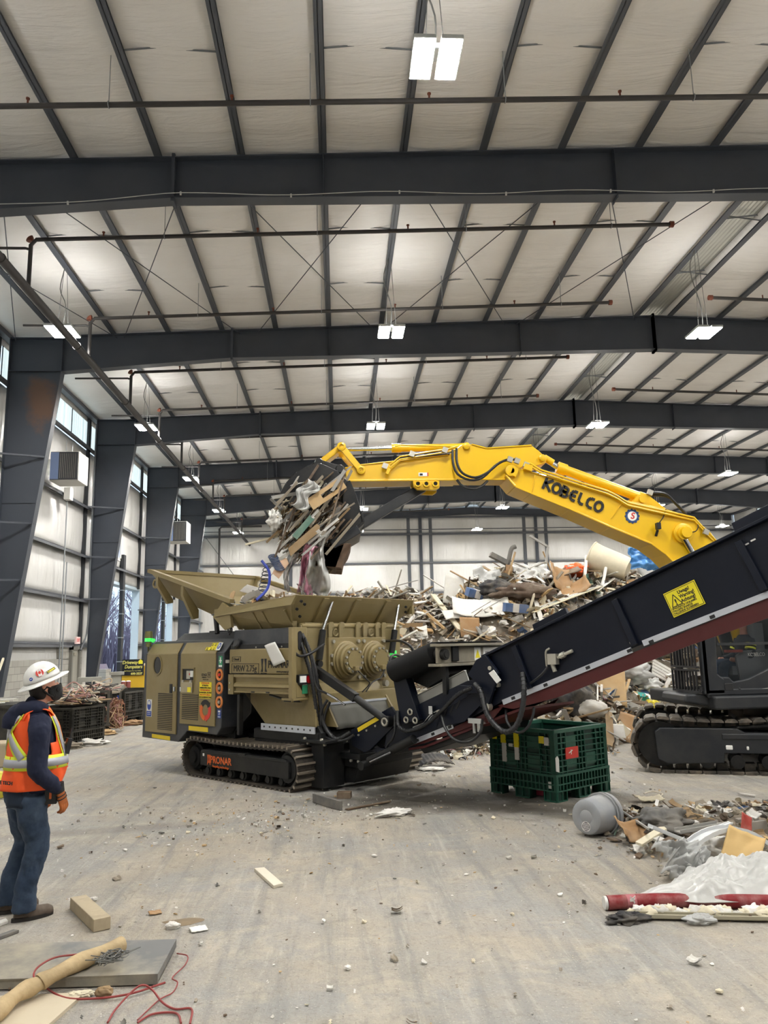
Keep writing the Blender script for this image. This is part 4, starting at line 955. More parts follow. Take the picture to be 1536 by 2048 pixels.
for t,z in (('SPADAJĄCE ODŁAMKI',-.052),('FALLING SHARDS',-.078),('FALLENDE SCHERBEN',-.104)): b.text(t,.028,Ms@Tr(-.158,z,.004),.001,align='LEFT',bold=.0012,sx=1.0)
b.ob('falling_shards_sign',cv,label='yellow warning sign')
b=MB().mat(white_p); b.box(-.03,.02,0,.015,.0,.004,Tr(6.12,.636,2.86)@Ry(-.36)@Rx(PI/2)); b.box(.04,.09,0,.015,.0,.004,Tr(6.12,.636,2.87)@Ry(-.36)@Rx(PI/2)); b.ob('small_stickers',cv)

# ================================================================ the excavator
exy = mat('excavator_yellow','#e9bb14',.34,0,.04,1.5,coat=.2,dust='#cfa828',damt=.25,dscale=1.5)
exd = mat('excavator_dark','#23262b',.42,0,.1,2,dust='#55524c',damt=.3,dscale=2,spec=.4)
exb = mat('bucket_black','#0f1013',.4,0,.2,3,dust='#45423d',damt=.3,dscale=5,spec=.4)
exr = mat('rusty_teeth','#5b4738',.65,.2,.35,5,dust='#7a6552',damt=.5,dscale=6)
ext = mat('excavator_track','#3b3833',.6,.1,.3,5,dust='#96897a',damt=.6,dscale=4)
glass = mat('cab_glass','#1c2226',.05,0,trans=0,alpha=.3)
EXO=(7.2,12.6,0); ET=Tr(-7.2,-12.6,0)
EX = thing('excavator','yellow and dark grey crawler excavator lifting a bucketful of waste over the shredder hopper','excavator',EXO)
def E(): return MB(ET)
# --- boom, arm
b=E().mat(exy)
BP=[(2.839,4.776),(2.88,4.914),(2.95,4.939),(3.135,4.877),(3.303,4.815),(4.011,4.591),(4.854,4.315),(5.576,4.142),(5.989,4.008),(6.262,3.765),(6.437,3.523),(6.9,2.6),(7.0,1.9),(6.6,1.7),(6.35,2.5),(5.64,3.223),(5.476,3.402),(5.243,3.583),(4.57,3.873),(3.899,4.188),(3.241,4.47),(2.983,4.584)]
b.prism(BP,12.57,13.13)
lo=[(2.839,4.776),(2.983,4.584),(3.241,4.47),(3.899,4.188),(4.57,3.873),(5.243,3.583),(5.476,3.402),(5.64,3.223),(6.35,2.5)]
for p,q in zip(lo,lo[1:]): b.bar((p[0],12.85,p[1]-.012),(q[0],12.85,q[1]-.012),.66,.03,up=(0,0,1))
hi=BP[3:11]
for p,q in zip(hi,hi[1:]): b.bar((p[0],12.85,p[1]),(q[0],12.85,q[1]),.6,.02,up=(0,0,1))
b.prism([(5.001,4.297),(5.107,4.417),(5.215,4.459),(5.298,4.415),(5.64,4.133)],12.62,12.7); b.prism([(5.001,4.297),(5.107,4.417),(5.215,4.459),(5.298,4.415),(5.64,4.133)],13.0,13.08)
b.bar((4.841,12.56,4.325),(4.592,12.56,4.002),.012,.02,up=(0,1,0)); b.bar((3.338,12.56,4.773),(3.269,12.56,4.472),.012,.02,up=(0,1,0))
bm=b.ob('boom',EX,bevel=.012)
g=E().mat(exy); 
pin=(5.808,12.55,3.737)
g.lathe([(.17,.0),(.17,.05),(.12,.07),(.1,.07),(.1,.16),(.09,.18),(0,.18)],26,Tr(pin[0],12.57,pin[2])@Rx(PI/2)); 
p=(2.928,12.55,4.844); g.lathe([(.1,0),(.1,.06),(.05,.07),(0,.07)],22,Tr(p[0],12.57,p[2])@Rx(PI/2)); p2=(3.028,12.55,4.8); g.bar((p[0],12.53,p[2]),(p2[0],12.53,p2[2]),.15,.06,up=(0,1,0))
p=(5.176,12.55,4.337); g.lathe([(.06,0),(.06,.05),(0,.05)],18,Tr(p[0],12.62,p[2])@Rx(PI/2))
g.ob('boom_pins',bm)
AP=[(0.127,4.938),(0.362,4.987),(1.052,5.059),(1.884,5.148),(2.113,5.329),(2.182,5.355),(2.292,5.337),(2.546,5.265),(3.331,5.312),(3.463,5.206),(3.577,5.082),(3.554,4.995),(3.388,4.953),(3.227,4.98),(3.085,4.903),(2.959,4.774),(2.836,4.715),(2.012,4.732),(0.149,4.732)]
b=E().mat(exy); b.prism(AP,12.64,13.06)
for k in ((0,1),(1,2),(2,3),(6,7),(7,8),(16,17),(17,18)): p,q=AP[k[0]],AP[k[1]]; b.bar((p[0],12.85,p[1]),(q[0],12.85,q[1]),.46,.025,up=(0,0,1))
b.bar((AP[17][0],12.85,AP[17][1]-.015),(AP[18][0],12.85,AP[18][1]-.015),.48,.03)
b.prism([(1.261,4.704),(1.715,4.7),(1.711,4.58),(1.642,4.538),(1.332,4.55),(1.275,4.602)],12.6,12.68); b.prism([(1.261,4.704),(1.715,4.7),(1.711,4.58),(1.642,4.538),(1.332,4.55),(1.275,4.602)],13.0,13.08)
ar=b.ob('stick',EX,bevel=.01)
for u in (836,853,871):
    p=((1.343,12.55,4.644),(1.486,12.55,4.642),(1.638,12.55,4.641))[(836,853,871).index(u)]
    g=E().mat(exy); g.lathe([(.055,0),(.055,.05),(.035,.05),(.032,.01)],18,Tr(p[0],12.6,p[2])@Rx(PI/2)); g.mat(blackp); g.lathe([(.034,.012),(0,.012)],14,Tr(p[0],12.6,p[2])@Rx(PI/2)); g.ob('bracket_eye',ar)
g=E().mat(exy)
for p in ((2.196,12.6,5.298),(3.495,12.6,5.078)): g.lathe([(.06,0),(.06,.06),(.045,.07),(0,.07)],18,Tr(p[0],12.64,p[2])@Rx(PI/2))
g.ob('stick_pins',ar)
b=E().mat(white_p); p=(1.366,12.55,4.849); q=(1.533,12.55,4.788); b.box(p[0],q[0],12.63,12.637,q[2],p[2]); b.mat(blackp); b.box(p[0]+.02,p[0]+.07,12.628,12.632,q[2]+.01,p[2]-.015); b.mat(red_p); b.box(q[0]-.02,q[0],12.628,12.632,q[2],p[2]); b.ob('sticker',ar,label='small white sticker')
# cylinders
def cyl2(name,parent,a,m,c,r,rr,Yc,half=False):
    P=lambda p:(p[0],Yc,p[2])
    g=E().mat(exy); g.cyl(P(m),P(c),r,18); d=(Vector(P(c))-Vector(P(m))).normalized(); g.cyl(Vector(P(m))-d*.02,Vector(P(m))+d*.14,r*1.22,18); g.cyl(Vector(P(c))-d*.05,Vector(P(c))+d*.05,r*1.15,16)
    o=g.ob(name,parent); E().cyl(P(a),P(m),rr,14).ob('cylinder_rod',o,chrome,label='polished rod'); return o
cyl2('stick_cylinder',EX,(3.594,12.8,5.127),(3.831,12.8,4.965),(5.255,12.8,4.42),.085,.05,12.85)
E().mat(exy).cyl((3.577,12.8,5.136),(3.73,12.8,5.037),.06,14).ob('rod_eye',EX)
cyl2('bucket_cylinder',EX,(0.1,12.8,5.322),(0.958,12.8,5.334),(2.187,12.8,5.343),.065,.04,12.85)
for y_ in (12.5,13.2):
    g=E().mat(exd); g.cyl(((5.782,12.5,3.704)[0],y_,(5.782,12.5,3.704)[2]),((5.785,12.5,3.73)[0],y_,(5.785,12.5,3.73)[2]),.09,16); g.cyl((6.17,y_,2.9),(6.45,y_,1.4),.1,18); o=g.ob('boom_cylinder',EX,label='boom lift cylinder')
    g=E().mat(exy); g.lathe([(.11,-.06),(.11,.06),(0,.06)],18,Tr((5.785,12.5,3.73)[0],y_,(5.785,12.5,3.73)[2])@Rx(PI/2)); g.ob('rod_eye',o)
    E().cyl(((5.787,12.5,3.662)[0],y_,(5.787,12.5,3.662)[2]),(6.17,y_,2.9),.05,14).ob('cylinder_rod',o,chrome,label='polished rod')
# bucket linkage
for y_ in (12.62,13.08):
    g=E().mat(exy); A_=(0.073,12.6,5.304); B_=(0.395,12.6,4.896); g.bar((A_[0],y_,A_[2]),(B_[0],y_,B_[2]),.1,.06,up=(0,1,0))
    for p in (A_,B_): g.lathe([(.075,-.04),(.075,.04),(.035,.05),(.03,.02),(0,.02)],20,Tr(p[0],y_,p[2])@Rx(PI/2)); g.lathe([(.075,-.04),(0,-.04)],20,Tr(p[0],y_,p[2])@Rx(PI/2))
    g.ob('link_arm',EX,bevel=.006)
g=E().mat(exy); A_=(0.074,12.8,5.34); B_=(-0.286,12.8,5.062); g.bar((A_[0],12.85,A_[2]),(B_[0],12.85,B_[2]),.3,.1,up=(0,0,1)); g.ob('push_link',EX,bevel=.015)
g=E().mat(exd); A_=(1.471,12.8,4.644); B_=(0.326,12.8,3.968); g.bar((A_[0],12.85,A_[2]),(B_[0],12.85,B_[2]),.14,.16); g.ob('thumb_strut',EX,bevel=.01)
# bucket
b=E().mat(exb)
side=[(-0.884,4.257),(-0.933,4.422),(-0.828,4.611),(-0.666,4.785),(-0.471,4.892),(-0.283,4.932),(0.009,4.795),(0.154,4.643),(0.102,4.452),(-0.127,4.248),(-0.531,4.089)]
for y0 in (12.28,13.4): b.prism(side,y0,y0+.03)
sh=side[:7]
for p,q in zip(sh,sh[1:]): b.bar((p[0],12.855,p[1]),(q[0],12.855,q[1]),1.15,.03,up=(0,0,1))
ear=[(-0.514,4.892),(-0.414,5.011),(-0.288,5.078),(-0.122,5.017),(0.069,4.955),(0.142,4.801),(0.057,4.674),(-0.29,4.805)]
for y0 in (12.55,13.1): b.prism(ear,y0,y0+.05)
bk=b.ob('bucket',EX,bevel=.008)
g=E().mat(exb)
for p in ((-0.306,12.55,5.01),(0.043,12.55,4.896),(0.147,12.55,4.613)): g.lathe([(.075,0),(.075,.05),(.06,.07),(0,.07)],20,Tr(p[0],12.56,p[2])@Rx(PI/2))
g.ob('bucket_pins',bk)
# thumb: two curved plates, crosspiece, rusty toothed tip
b=E().mat(exb)
th=[(0.089,4.641),(0.205,4.682),(0.3,4.446),(0.377,4.161),(0.414,3.97),(0.257,3.832),(-0.038,3.607),(-0.174,3.674),(-0.002,3.918),(0.099,4.181),(0.07,4.431)]
for y0 in (12.4,12.62,13.02,13.24): b.prism(th,y0,y0+.05)
for k in ((3,4),(4,5)): p,q=th[k[0]],th[k[1]]; b.bar((p[0],12.85,p[1]),(q[0],12.85,q[1]),.95,.04,up=(0,0,1))
tm=b.ob('thumb',EX,bevel=.008)
g=E().mat(exd); p,q=(-0.101,12.3,3.594),(0.337,12.3,3.848); g.bar((p[0],12.84,p[2]),(q[0],12.84,q[2]),1.1,.14,up=(0,0,1)); g.ob('thumb_crossbar',tm,bevel=.01)
g=E().mat(exr)
tip=[(-0.294,3.597),(-0.07,3.561),(0.108,3.623),(0.212,3.614),(0.162,3.477),(0.088,3.365),(0.054,3.213),(-0.041,3.223),(-0.177,3.241),(-0.376,3.268)]
for i in range(5):
    y0=12.3+.235*i; g.prism([(x,z) for x,z in tip],y0,y0+.12)
g.prism(tip[:3]+tip[7:],12.3,13.4)
g.ob('toothed_tip',tm,bevel=.012,label='rusty brown toothed tip')
# lettering and badge on the boom
b=E().mat(blackp); C0=(3.973,12.55,4.41); a_=(3.482,12.55,4.64); c_=(4.465,12.55,4.19)
dirx=Vector((c_[0]-a_[0],0,c_[2]-a_[2])); M=frame((C0[0],12.556,C0[2]),dirx,Vector((-dirx.z,0,dirx.x)))
Lw=dirx.length
# heavy rounded capitals built as strokes
def strokes(b,pts,w,M,depth=.006):
    for p in pts:
        for q,r in zip(p,p[1:]):
            d=Vector((r[0]-q[0],r[1]-q[1])); d.normalize(); e=d*w*.5
            n_=Vector((-d.y,d.x))*w/2
            P=[(q[0]-e.x*.0+n_.x,q[1]+n_.y),(q[0]-n_.x,q[1]-n_.y),(r[0]-n_.x,r[1]-n_.y),(r[0]+n_.x,r[1]+n_.y)]
            b.add([M@Vector((x,y,0)) for x,y in P]+[M@Vector((x,y,depth)) for x,y in P],[(0,1,2,3),(7,6,5,4),(0,4,5,1),(1,5,6,2),(2,6,7,3),(3,7,4,0)],False)
def ring(cx,cy,rx,ry,a0=0,a1=2*PI,n=20): return [(cx+rx*math.cos(a0+(a1-a0)*i/n),cy+ry*math.sin(a0+(a1-a0)*i/n)) for i in range(n+1)]
h=.21; cw=Lw/7.0; w=.047; G=[]
X=lambda i:-Lw/2+cw*(i+.5)
x=X(0); G+=[[(x-.06,-h/2),(x-.06,h/2)],[(x-.06,.0),(x+.06,h/2)],[(x-.05,.02),(x+.07,-h/2)]]
for i in (1,6): G+=[ring(X(i),0,.066,h/2-.02)]
x=X(2); G+=[[(x-.05,-h/2),(x-.05,h/2)],[(x-.05,h/2-.025)]+ring(x+.01,h/4-.012,.035,h/4-.012,PI/2,-PI/2,8)+[(x-.05,0)],[(x-.05,0)]+ring(x+.015,-h/4+.012,.04,h/4-.012,PI/2,-PI/2,8)+[(x-.05,-h/2+.025)]]
x=X(3); G+=[[(x+.055,h/2-.025)]+[(x-.01,h/2-.025),(x-.045,h/2-.06),(x-.045,-h/2+.06),(x-.01,-h/2+.025)]+[(x+.055,-h/2+.025)],[(x-.045,0),(x+.045,0)]]
x=X(4); G+=[[(x-.045,h/2),(x-.045,-h/2+.06),(x-.01,-h/2+.025),(x+.05,-h/2+.025)]]
x=X(5); G+=[[(x+.055,h/2-.025),(x-.01,h/2-.025),(x-.05,h/2-.06),(x-.05,-h/2+.06),(x-.01,-h/2+.025),(x+.055,-h/2+.025)]]
strokes(b,G,w,M); b.ob('boom_lettering',bm,label='bold black lettering')
b=E().mat(mat('badge_blue','#3a5a8c',.45)); p=(4.962,12.55,4.047); Mb=Tr(p[0],12.566,p[2])@Rx(PI/2); b.lathe([(.115,0),(.115,.006),(0,.006)],30,Mb)
for i in range(12): a=2*PI*i/12; b.lathe([(.018,0),(.018,.006),(0,.006)],8,Mb@Tr(.113*math.cos(a),.113*math.sin(a),0))
b.mat(white_p); b.lathe([(.08,.006),(.08,.009),(0,.009)],26,Mb); b.mat(red_p); b.text('S',.15,frame((p[0],12.555,p[2]),(1,0,-.05),(.25,0,1)),.002,bold=.004,shear=.2); b.ob('boom_badge',bm,label='round blue badge with red S')
# hydraulic hoses and pipes
HX=[([(1.946,12.55,5.217),(1.939,12.5,4.988),(2.004,12.48,4.785),(2.21,12.48,4.68),(2.427,12.5,4.725),(2.648,12.5,4.921),(2.845,12.52,5.028),(3.007,12.55,5.043)],.022),
([(2.015,12.55,5.243),(2.006,12.5,4.987),(2.089,12.48,4.801),(2.297,12.48,4.722),(2.516,12.5,4.81),(2.736,12.5,4.981),(2.973,12.55,5.052)],.022),
([(2.011,12.6,4.708),(2.092,12.55,4.593),(2.25,12.5,4.53),(2.404,12.55,4.582),(2.529,12.6,4.686)],.022),
([(5.326,12.7,4.478),(5.623,12.7,4.449),(5.786,12.7,4.298),(5.985,12.75,4.104)],.025),([(5.379,12.75,4.444),(5.685,12.75,4.414),(5.824,12.75,4.281),(5.975,12.8,4.139)],.025)]
for p,r in HX: E().mat(hose_m).tube(bez(p,26),r,8).ob('hydraulic_hose',EX)
g=E().mat(exy)
for k,o_ in enumerate((0,.05)):
    q=lambda p:(p[0],p[1]-.0,p[2]-o_)
    g.tube([q((3.168,12.52,4.982)),q((3.269,12.52,4.955)),q((3.435,12.52,4.85)),q((4.006,12.52,4.654)),q((4.553,12.52,4.476)),q((4.719,12.52,4.388)),q((4.883,12.52,4.274)),q((5.518,12.52,4.121)),q((6.024,12.55,4.008)),q((6.21,12.55,3.774)),q((6.455,12.6,3.538))],.018,8)
    g.tube([q((0.881,12.55,4.966)),q((1.053,12.55,5.111)),q((1.308,12.55,5.152)),q((1.905,12.55,5.243)),q((2.008,12.55,5.277))],.014,8)
g.tube([(1.914,12.6,5.291),(1.062,12.6,5.324),(0.977,12.6,5.298)],.014,8)
g.ob('hydraulic_pipes',EX,label='yellow hydraulic pipes')
g=E().mat(zinc)
for p in ((0.797,12.55,4.949),(3.178,12.5,4.934),(2.909,12.5,5.031),(3.028,12.5,5.005),(1.254,12.52,5.145),(1.814,12.52,5.21),(6.184,12.5,3.75),(5.319,12.6,4.458)): g.cbox(p,(.09,.05,.09),Ry(.4))
g.mat(exy); p=(3.209,12.5,4.89); g.cbox(p,(.14,.06,.1),Ry(.3)); p=(0.845,12.55,4.854); g.cbox(p,(.05,.06,.1),Ry(.5))
g.ob('pipe_clamps',EX,label='bright pipe clamps')
b=E().mat(blackp); p=(5.355,12.5,3.837); b.cbox((p[0],12.47,p[2]+.02),(.07,.09,.11)); b.bar((p[0],12.5,p[2]-.04),(p[0]-.02,12.55,p[2]-.14),.04,.03,up=(0,1,0)); b.tube(bez([(p[0]+.02,12.54,p[2]+.05),(5.482,12.54,4.013),(5.547,12.54,4.158)],10),.01,6); b.ob('work_light',bm,bevel=.008)
E().mat(hose_m).tube(bez([(5.89,12.5,3.745),(6.013,12.5,3.769),(6.077,12.54,3.877),(6.002,12.56,4.001)],12),.009,6).ob('grease_line',bm)
# --- upper structure, cab
b=E().mat(exd)
b.prism([(5.55,.93),(5.55,1.13),(9.6,1.13),(9.6,.93)],11.45,13.9); b.prism([(5.17,1.04),(5.2,1.16),(5.6,1.16),(5.6,.96)],11.62,12.5)
b.box(6.75,9.7,11.45,12.3,1.13,2.3); b.box(6.6,9.7,13.2,13.9,1.13,2.2); b.prism(arc((8.4,12.6),1.75,-.9,.9,14)+[(8.6,13.9),(8.6,11.45)],1.0,2.2,'z')
up=b.ob('upper_structure',EX,bevel=.03)
b=E().mat(exd); y0,y1=11.55,12.5
def frame_bar(p,q,w=.09,yy=y0): b.bar((p[0],yy,p[1]),(q[0],yy,q[1]),w,w,up=(0,1,0))
for yy in (y0+.04,y1-.04):
    for p,q in (((5.5,1.15),(5.5,2.2)),((5.5,2.2),(5.72,2.9)),((5.72,2.9),(6.75,2.9)),((6.7,1.15),(6.7,2.9)),((5.5,1.18),(6.7,1.18))): frame_bar(p,q,.1,yy)
b.prism([(5.55,1.15),(6.72,1.15),(6.72,1.62),(6.5,1.52),(6.15,1.37),(5.92,1.33),(5.86,1.4),(5.55,1.42)],y0,y0+.06)
b.prism([(5.46,1.15),(5.46,2.2),(5.66,2.85),(5.78,2.85),(5.72,2.2),(5.68,1.45),(5.78,1.37),(5.78,1.15)],y0-.01,y0+.05)
b.box(5.5,6.75,y0,y1,1.1,1.18); b.box(5.7,6.78,y0,y1,2.86,2.96); b.box(6.68,6.76,y0,y1,1.15,2.3)
cab_=b.ob('cab',EX,bevel=.02)
b=E().mat(blackp); b.box(5.77,5.9,y0-.012,y0+.0,1.2,1.31); b.cyl((6.0,y0-.01,1.22),(6.0,y0,1.22),.02,10); b.ob('door_handle',cab_,bevel=.02)
E().mat(mat('pale_stripe','#8b8a84',.45)).prism([(6.2,1.2),(6.72,1.26),(6.72,1.235),(6.2,1.19)],y0-.008,y0+.001).ob('door_stripe',cab_,label='pale stripe')
E().mat(exd).box(5.72,6.7,y0-.005,y0+.02,1.87,1.91).ob('window_rail',cab_)
E().mat(glass).prism([(5.7,1.42),(5.86,1.4),(5.92,1.33),(6.15,1.37),(6.5,1.52),(6.66,1.6),(6.66,2.82),(5.76,2.82),(5.72,2.2)],y0+.02,y0+.026).ob('side_window',cab_)
E().mat(glass).box(5.5,5.506,y0+.1,y1-.1,1.3,2.2).ob('front_window',cab_)
g=E().mat(blackp)
for zz in ((1.17,1.52),(1.54,2.25)):
    for i in range(9): yy=y0+.08+i*.105; g.box(5.38,5.4,yy-.012,yy+.03,zz[0],zz[1])
    g.box(5.37,5.42,y0+.03,y1-.02,zz[0]-.0,zz[0]+.03); g.box(5.37,5.42,y0+.03,y1-.02,zz[1]-.03,zz[1])
g.box(5.4,5.5,y0+.02,y0+.05,1.2,1.26); g.box(5.4,5.5,y0+.02,y0+.05,2.1,2.16)
g.ob('front_guard',cab_)
b=E().mat(mat('seat_grey','#6c7074',.7)); b.prism([(6.15,1.2),(6.1,1.7),(6.2,1.78),(6.62,1.8),(6.65,1.2)],11.75,11.8); b.box(6.05,6.55,11.8,12.2,1.42,1.55); b.box(6.45,6.6,11.8,12.2,1.5,2.2); b.mat(mat('seat_red','#a3402f',.6)); b.box(5.95,6.2,11.72,11.82,1.76,1.8); 
b.mat(white_p); b.text('KOBELCO',.075,Tr(6.42,11.74,1.72)@Rx(PI/2),.002,sx=.8,bold=.001)
b.ob('operator_seat',cab_)
# --- undercarriage
ux=Vector((.93,-.37,0)).normalized(); uy=Vector((-ux.y,ux.x,0))
U0=Vector((4.726,11.87,0))
UM=ET@Matrix(((ux.x,uy.x,0,U0.x),(ux.y,uy.y,0,U0.y),(0,0,1,0),(0,0,0,1)))
def ex_track(off):
    b=MB(UM@Tr(0,off,0)); b.mat(ext)
    xa,xb,r,zc=.1,3.9,.375,.415; W_=.6
    path=[(xa+(xb-xa)*i/22,zc-r) for i in range(22)]+arc((xb,zc),r,-PI/2,PI/2,9)[:-1]+[(xb+(xa-xb)*i/22,zc+r-.05*abs(math.sin(2*PI*i/22))) for i in range(22)]+arc((xa,zc),r,PI/2,PI*1.5,9)[:-1]
    n=len(path); L=[0]
    for i in range(n): L.append(L[-1]+math.dist(path[i],path[(i+1)%n]))
    m=round(L[-1]/.19)
    for k in range(m):
        t=(k+.5)*L[-1]/m; i=max(q for q in range(n) if L[q]<=t); f=(t-L[i])/(L[i+1]-L[i]); a,c=path[i],path[(i+1)%n]
        x=a[0]+(c[0]-a[0])*f; z=a[1]+(c[1]-a[1])*f; d=Vector((c[0]-a[0],0,c[1]-a[1])).normalized(); N_=Vector((d.z,0,-d.x))
        M=Matrix(((d.x,0,N_.x,x),(0,1,0,0),(d.z,0,N_.z,z),(0,0,0,1)))
        vs=[]
        b.prism([(-.088,-.0),(-.088,.018),(-.05,.04),(.05,.04),(.088,.018),(.088,.0)],0,W_,'y') if False else None
        P=[(-.09,0),(-.09,.02),(-.06,.045),(.05,.045),(.085,.02),(.085,0)]
        b.add([M@Vector((p[0],y,p[1])) for y in (0,W_) for p in P],[tuple(range(6))[::-1],tuple(range(6,12))]+[(j,(j+1)%6,6+(j+1)%6,6+j) for j in range(6)],False)
        b.box(-.075,.075,.2,.26,-.1,0,M); b.box(-.075,.075,.34,.4,-.1,0,M)
    tr=b.ob('crawler_track',EX)
    f=MB(UM@Tr(0,off,0)); f.mat(exd)
    f.prism([(.06,.2),(.04,.6),(.12,.66),(1.2,.66),(1.3,.6),(3.6,.58),(3.6,.3),(1.0,.3),(.98,.16),(.2,.13)],.03,.5)
    f.box(.98,1.75,.015,.1,.5,.585); f.mat(blackp); f.box(1.82,1.98,.025,.07,.47,.55); f.mat(white_p); f.box(1.02,1.12,.024,.06,.35,.42); f.box(1.3,1.34,.024,.06,.35,.41)
    f.mat(exd); f.bar((.9,.3,.63),(2.3,.3,.74),.3,.05)
    fr=f.ob('track_frame',tr,bevel=.015)
    g=MB(UM@Tr(0,off,0)); g.mat(exb); g.lathe([(0,-.18),(.33,-.18),(.33,.18),(0,.18)],28,Tr(xa+.02,.3,zc)@Rx(PI/2)); g.ob('idler_wheel',tr)
    g=MB(UM@Tr(0,off,0)); g.mat(exb); g.lathe([(0,-.18),(.33,-.18),(.33,.18),(0,.18)],28,Tr(xb-.02,.3,zc)@Rx(PI/2)); g.ob('drive_sprocket',tr)
    for i in range(7):
        g=MB(UM@Tr(0,off,0)); g.mat(exb); g.lathe([(0,-.26),(.1,-.26),(.1,-.18),(.07,-.15),(.07,.15),(.1,.18),(.1,.26),(0,.26)],16,Tr(.75+i*.42,.3,.18)@Rx(PI/2)); g.ob('track_roller',tr)
    for x in (1.5,2.9): g=MB(UM@Tr(0,off,0)); g.mat(exb); g.lathe([(0,-.26),(.08,-.26),(.08,.26),(0,.26)],14,Tr(x+.5,.3,.66)@Rx(PI/2)); g.ob('carrier_roller',tr)
ex_track(0); ex_track(2.3)
g=MB(UM); g.mat(exd); g.box(1.3,2.9,.5,2.4,.35,.75); g.lathe([(.65,.75),(.65,.95),(0,.95)],28,Tr(2.1,1.45,0)); g.ob('car_body',EX)

# ================================================================ the worker
PX=(-2.42,6.5,0); PR=math.radians(37)
PE = thing('person','person in white hard hat, orange safety vest, navy sweatshirt and jeans watching the shredder','person',PX,PR)
def loft(b, rings, n=20, cap=True):
    """rings: (centre, axis u with length, axis v with length)"""
    vs=[]; fs=[]
    for c,u,v in rings:
        c,u,v=Vector(c),Vector(u),Vector(v); vs+=[c+u*math.cos(2*PI*k/n)+v*math.sin(2*PI*k/n) for k in range(n)]
    for i in range(len(rings)-1): fs+=[(i*n+k,i*n+(k+1)%n,(i+1)*n+(k+1)%n,(i+1)*n+k) for k in range(n)]
    if cap: fs+=[tuple(range(n))[::-1],tuple((len(rings)-1)*n+k for k in range(n))]
    return b.add(vs,fs,True)
def limb(b, pts, n=16):
    """pts: (x,y,z,r)"""
    P=bez([p[:3] for p in pts],4*len(pts)); m=len(P)-1; R=[]
    for i in range(len(P)):
        t=i/m*(len(pts)-1); k=min(int(t),len(pts)-2); f=t-k; f=f*f*(3-2*f); R.append(pts[k][3]*(1-f)+pts[k+1][3]*f)
    return b.tube(P,R,n)
def soft(o, vox=.009, it=6, fac=.5):
    r=o.modifiers.new('one_surface','REMESH'); r.mode='VOXEL'; r.voxel_size=vox; r.use_smooth_shade=True
    s=o.modifiers.new('soften','SMOOTH'); s.factor=fac; s.iterations=it; return o
skin=mat('skin','#c98f78',.5,0,.06,8); hair=mat('dark_hair','#1d1512',.7,0,.3,60)
navyc=mat('navy_sweatshirt','#131a33',.9,0,.25,7,bump=.3,bscale=12); denim=mat('denim','#223349',.85,0,.3,9,dust='#5b6b7c',damt=.4,dscale=4,bump=.35,bscale=14)
org=mat('safety_orange','#f4581a',.6,0,.12,6,bump=.5,bscale=7); silv=mat('reflective_silver','#a9abb4',.4,.2,.1,10); lime=mat('lime_edge','#dfe83a',.55)
boot=mat('worn_brown_boot','#4d4139',.75,0,.3,12,dust='#7d7060',damt=.5,dscale=6); sole=mat('boot_sole','#26221f',.8); glov=mat('tan_glove','#a55a24',.7,0,.25,14); glk=mat('black_glove_cuff','#17171a',.75)
hat=mat('hard_hat_white','#e9e9e6',.3,0,.03,4,coat=.3)
# torso shape used by body, sweatshirt and vest: z -> centre x, half depth, half width
TP=[(.88,-.035,.165,.19),(.95,-.02,.185,.2),(1.02,.0,.205,.205),(1.1,.012,.212,.208),(1.2,.008,.195,.207),(1.3,-.005,.175,.208),(1.4,-.02,.16,.212),(1.47,-.032,.14,.2),(1.52,-.035,.11,.15),(1.555,-.03,.085,.1)]
def tp(z):
    z=max(TP[0][0],min(TP[-1][0],z))
    for a,c in zip(TP,TP[1:]):
        if z<=c[0]:
            f=(z-a[0])/(c[0]-a[0]); return [a[i]+(c[i]-a[i])*f for i in (1,2,3)]
def ring_at(z,e): c,rx,ry=tp(z); return ((c,0,z),(rx+e,0,0),(0,ry+e,0))
def surf(th,z,e):
    """th measured from straight back (0) round to the right side (+90 = person's right)"""
    c,rx,ry=tp(z); a=math.radians(th); return (c-(rx+e)*math.cos(a), -(ry+e)*math.sin(a), z)
# body: one continuous skin surface
b=MB().mat(skin)
loft(b,[ring_at(z,-.035) for z in (.9,1.0,1.1,1.2,1.3,1.4,1.47,1.52)])
limb(b,[(-.02,0,1.48,.075),(.0,0,1.55,.06),(.015,0,1.6,.058),(.03,0,1.66,.062)])
H=Tr(.035,0,1.70)@Ry(-.24)
def hd(b,prof): 
    loft(b,[(H@Vector((cx,0,z)), H.to_3x3()@Vector((rx,0,0)), (0,ry,0)) for z,cx,rx,ry in prof],24)
hd(b,[(-.125,.045,.035,.03),(-.11,.03,.07,.05),(-.08,.015,.088,.062),(-.04,.002,.098,.072),(0,-.004,.102,.077),(.04,-.006,.1,.077),(.075,-.006,.088,.068),(.1,-.006,.06,.045),(.112,-.005,.02,.015)])
loft(b,[(H@Vector((.098,0,.02)),(.01,0,0),(0,.012,0)),(H@Vector((.112,0,-.01)),(.014,0,.004),(0,.014,0)),(H@Vector((.112,0,-.032)),(.016,0,.004),(0,.018,0)),(H@Vector((.098,0,-.042)),(.012,0,0),(0,.014,0))],10)
for s in (-1,1):
    loft(b,[(H@Vector((-.012,s*.072,.02)),(.014,0,0),(0,.008,0)),(H@Vector((-.018,s*.083,.008)),(.022,0,0),(0,.01,0)),(H@Vector((-.012,s*.083,-.02)),(.017,0,0),(0,.01,0)),(H@Vector((-.004,s*.074,-.045)),(.01,0,0),(0,.008,0))],10)
RA=[(-.03,-.185,1.455,.065),(-.05,-.245,1.3,.058),(-.055,-.265,1.09,.05),(.04,-.255,.99,.04),(.125,-.235,.915,.025)]
LA=[(-.03,.185,1.455,.065),(-.04,.25,1.3,.058),(-.03,.27,1.09,.05),(.05,.25,.98,.04),(.12,.22,.9,.025)]
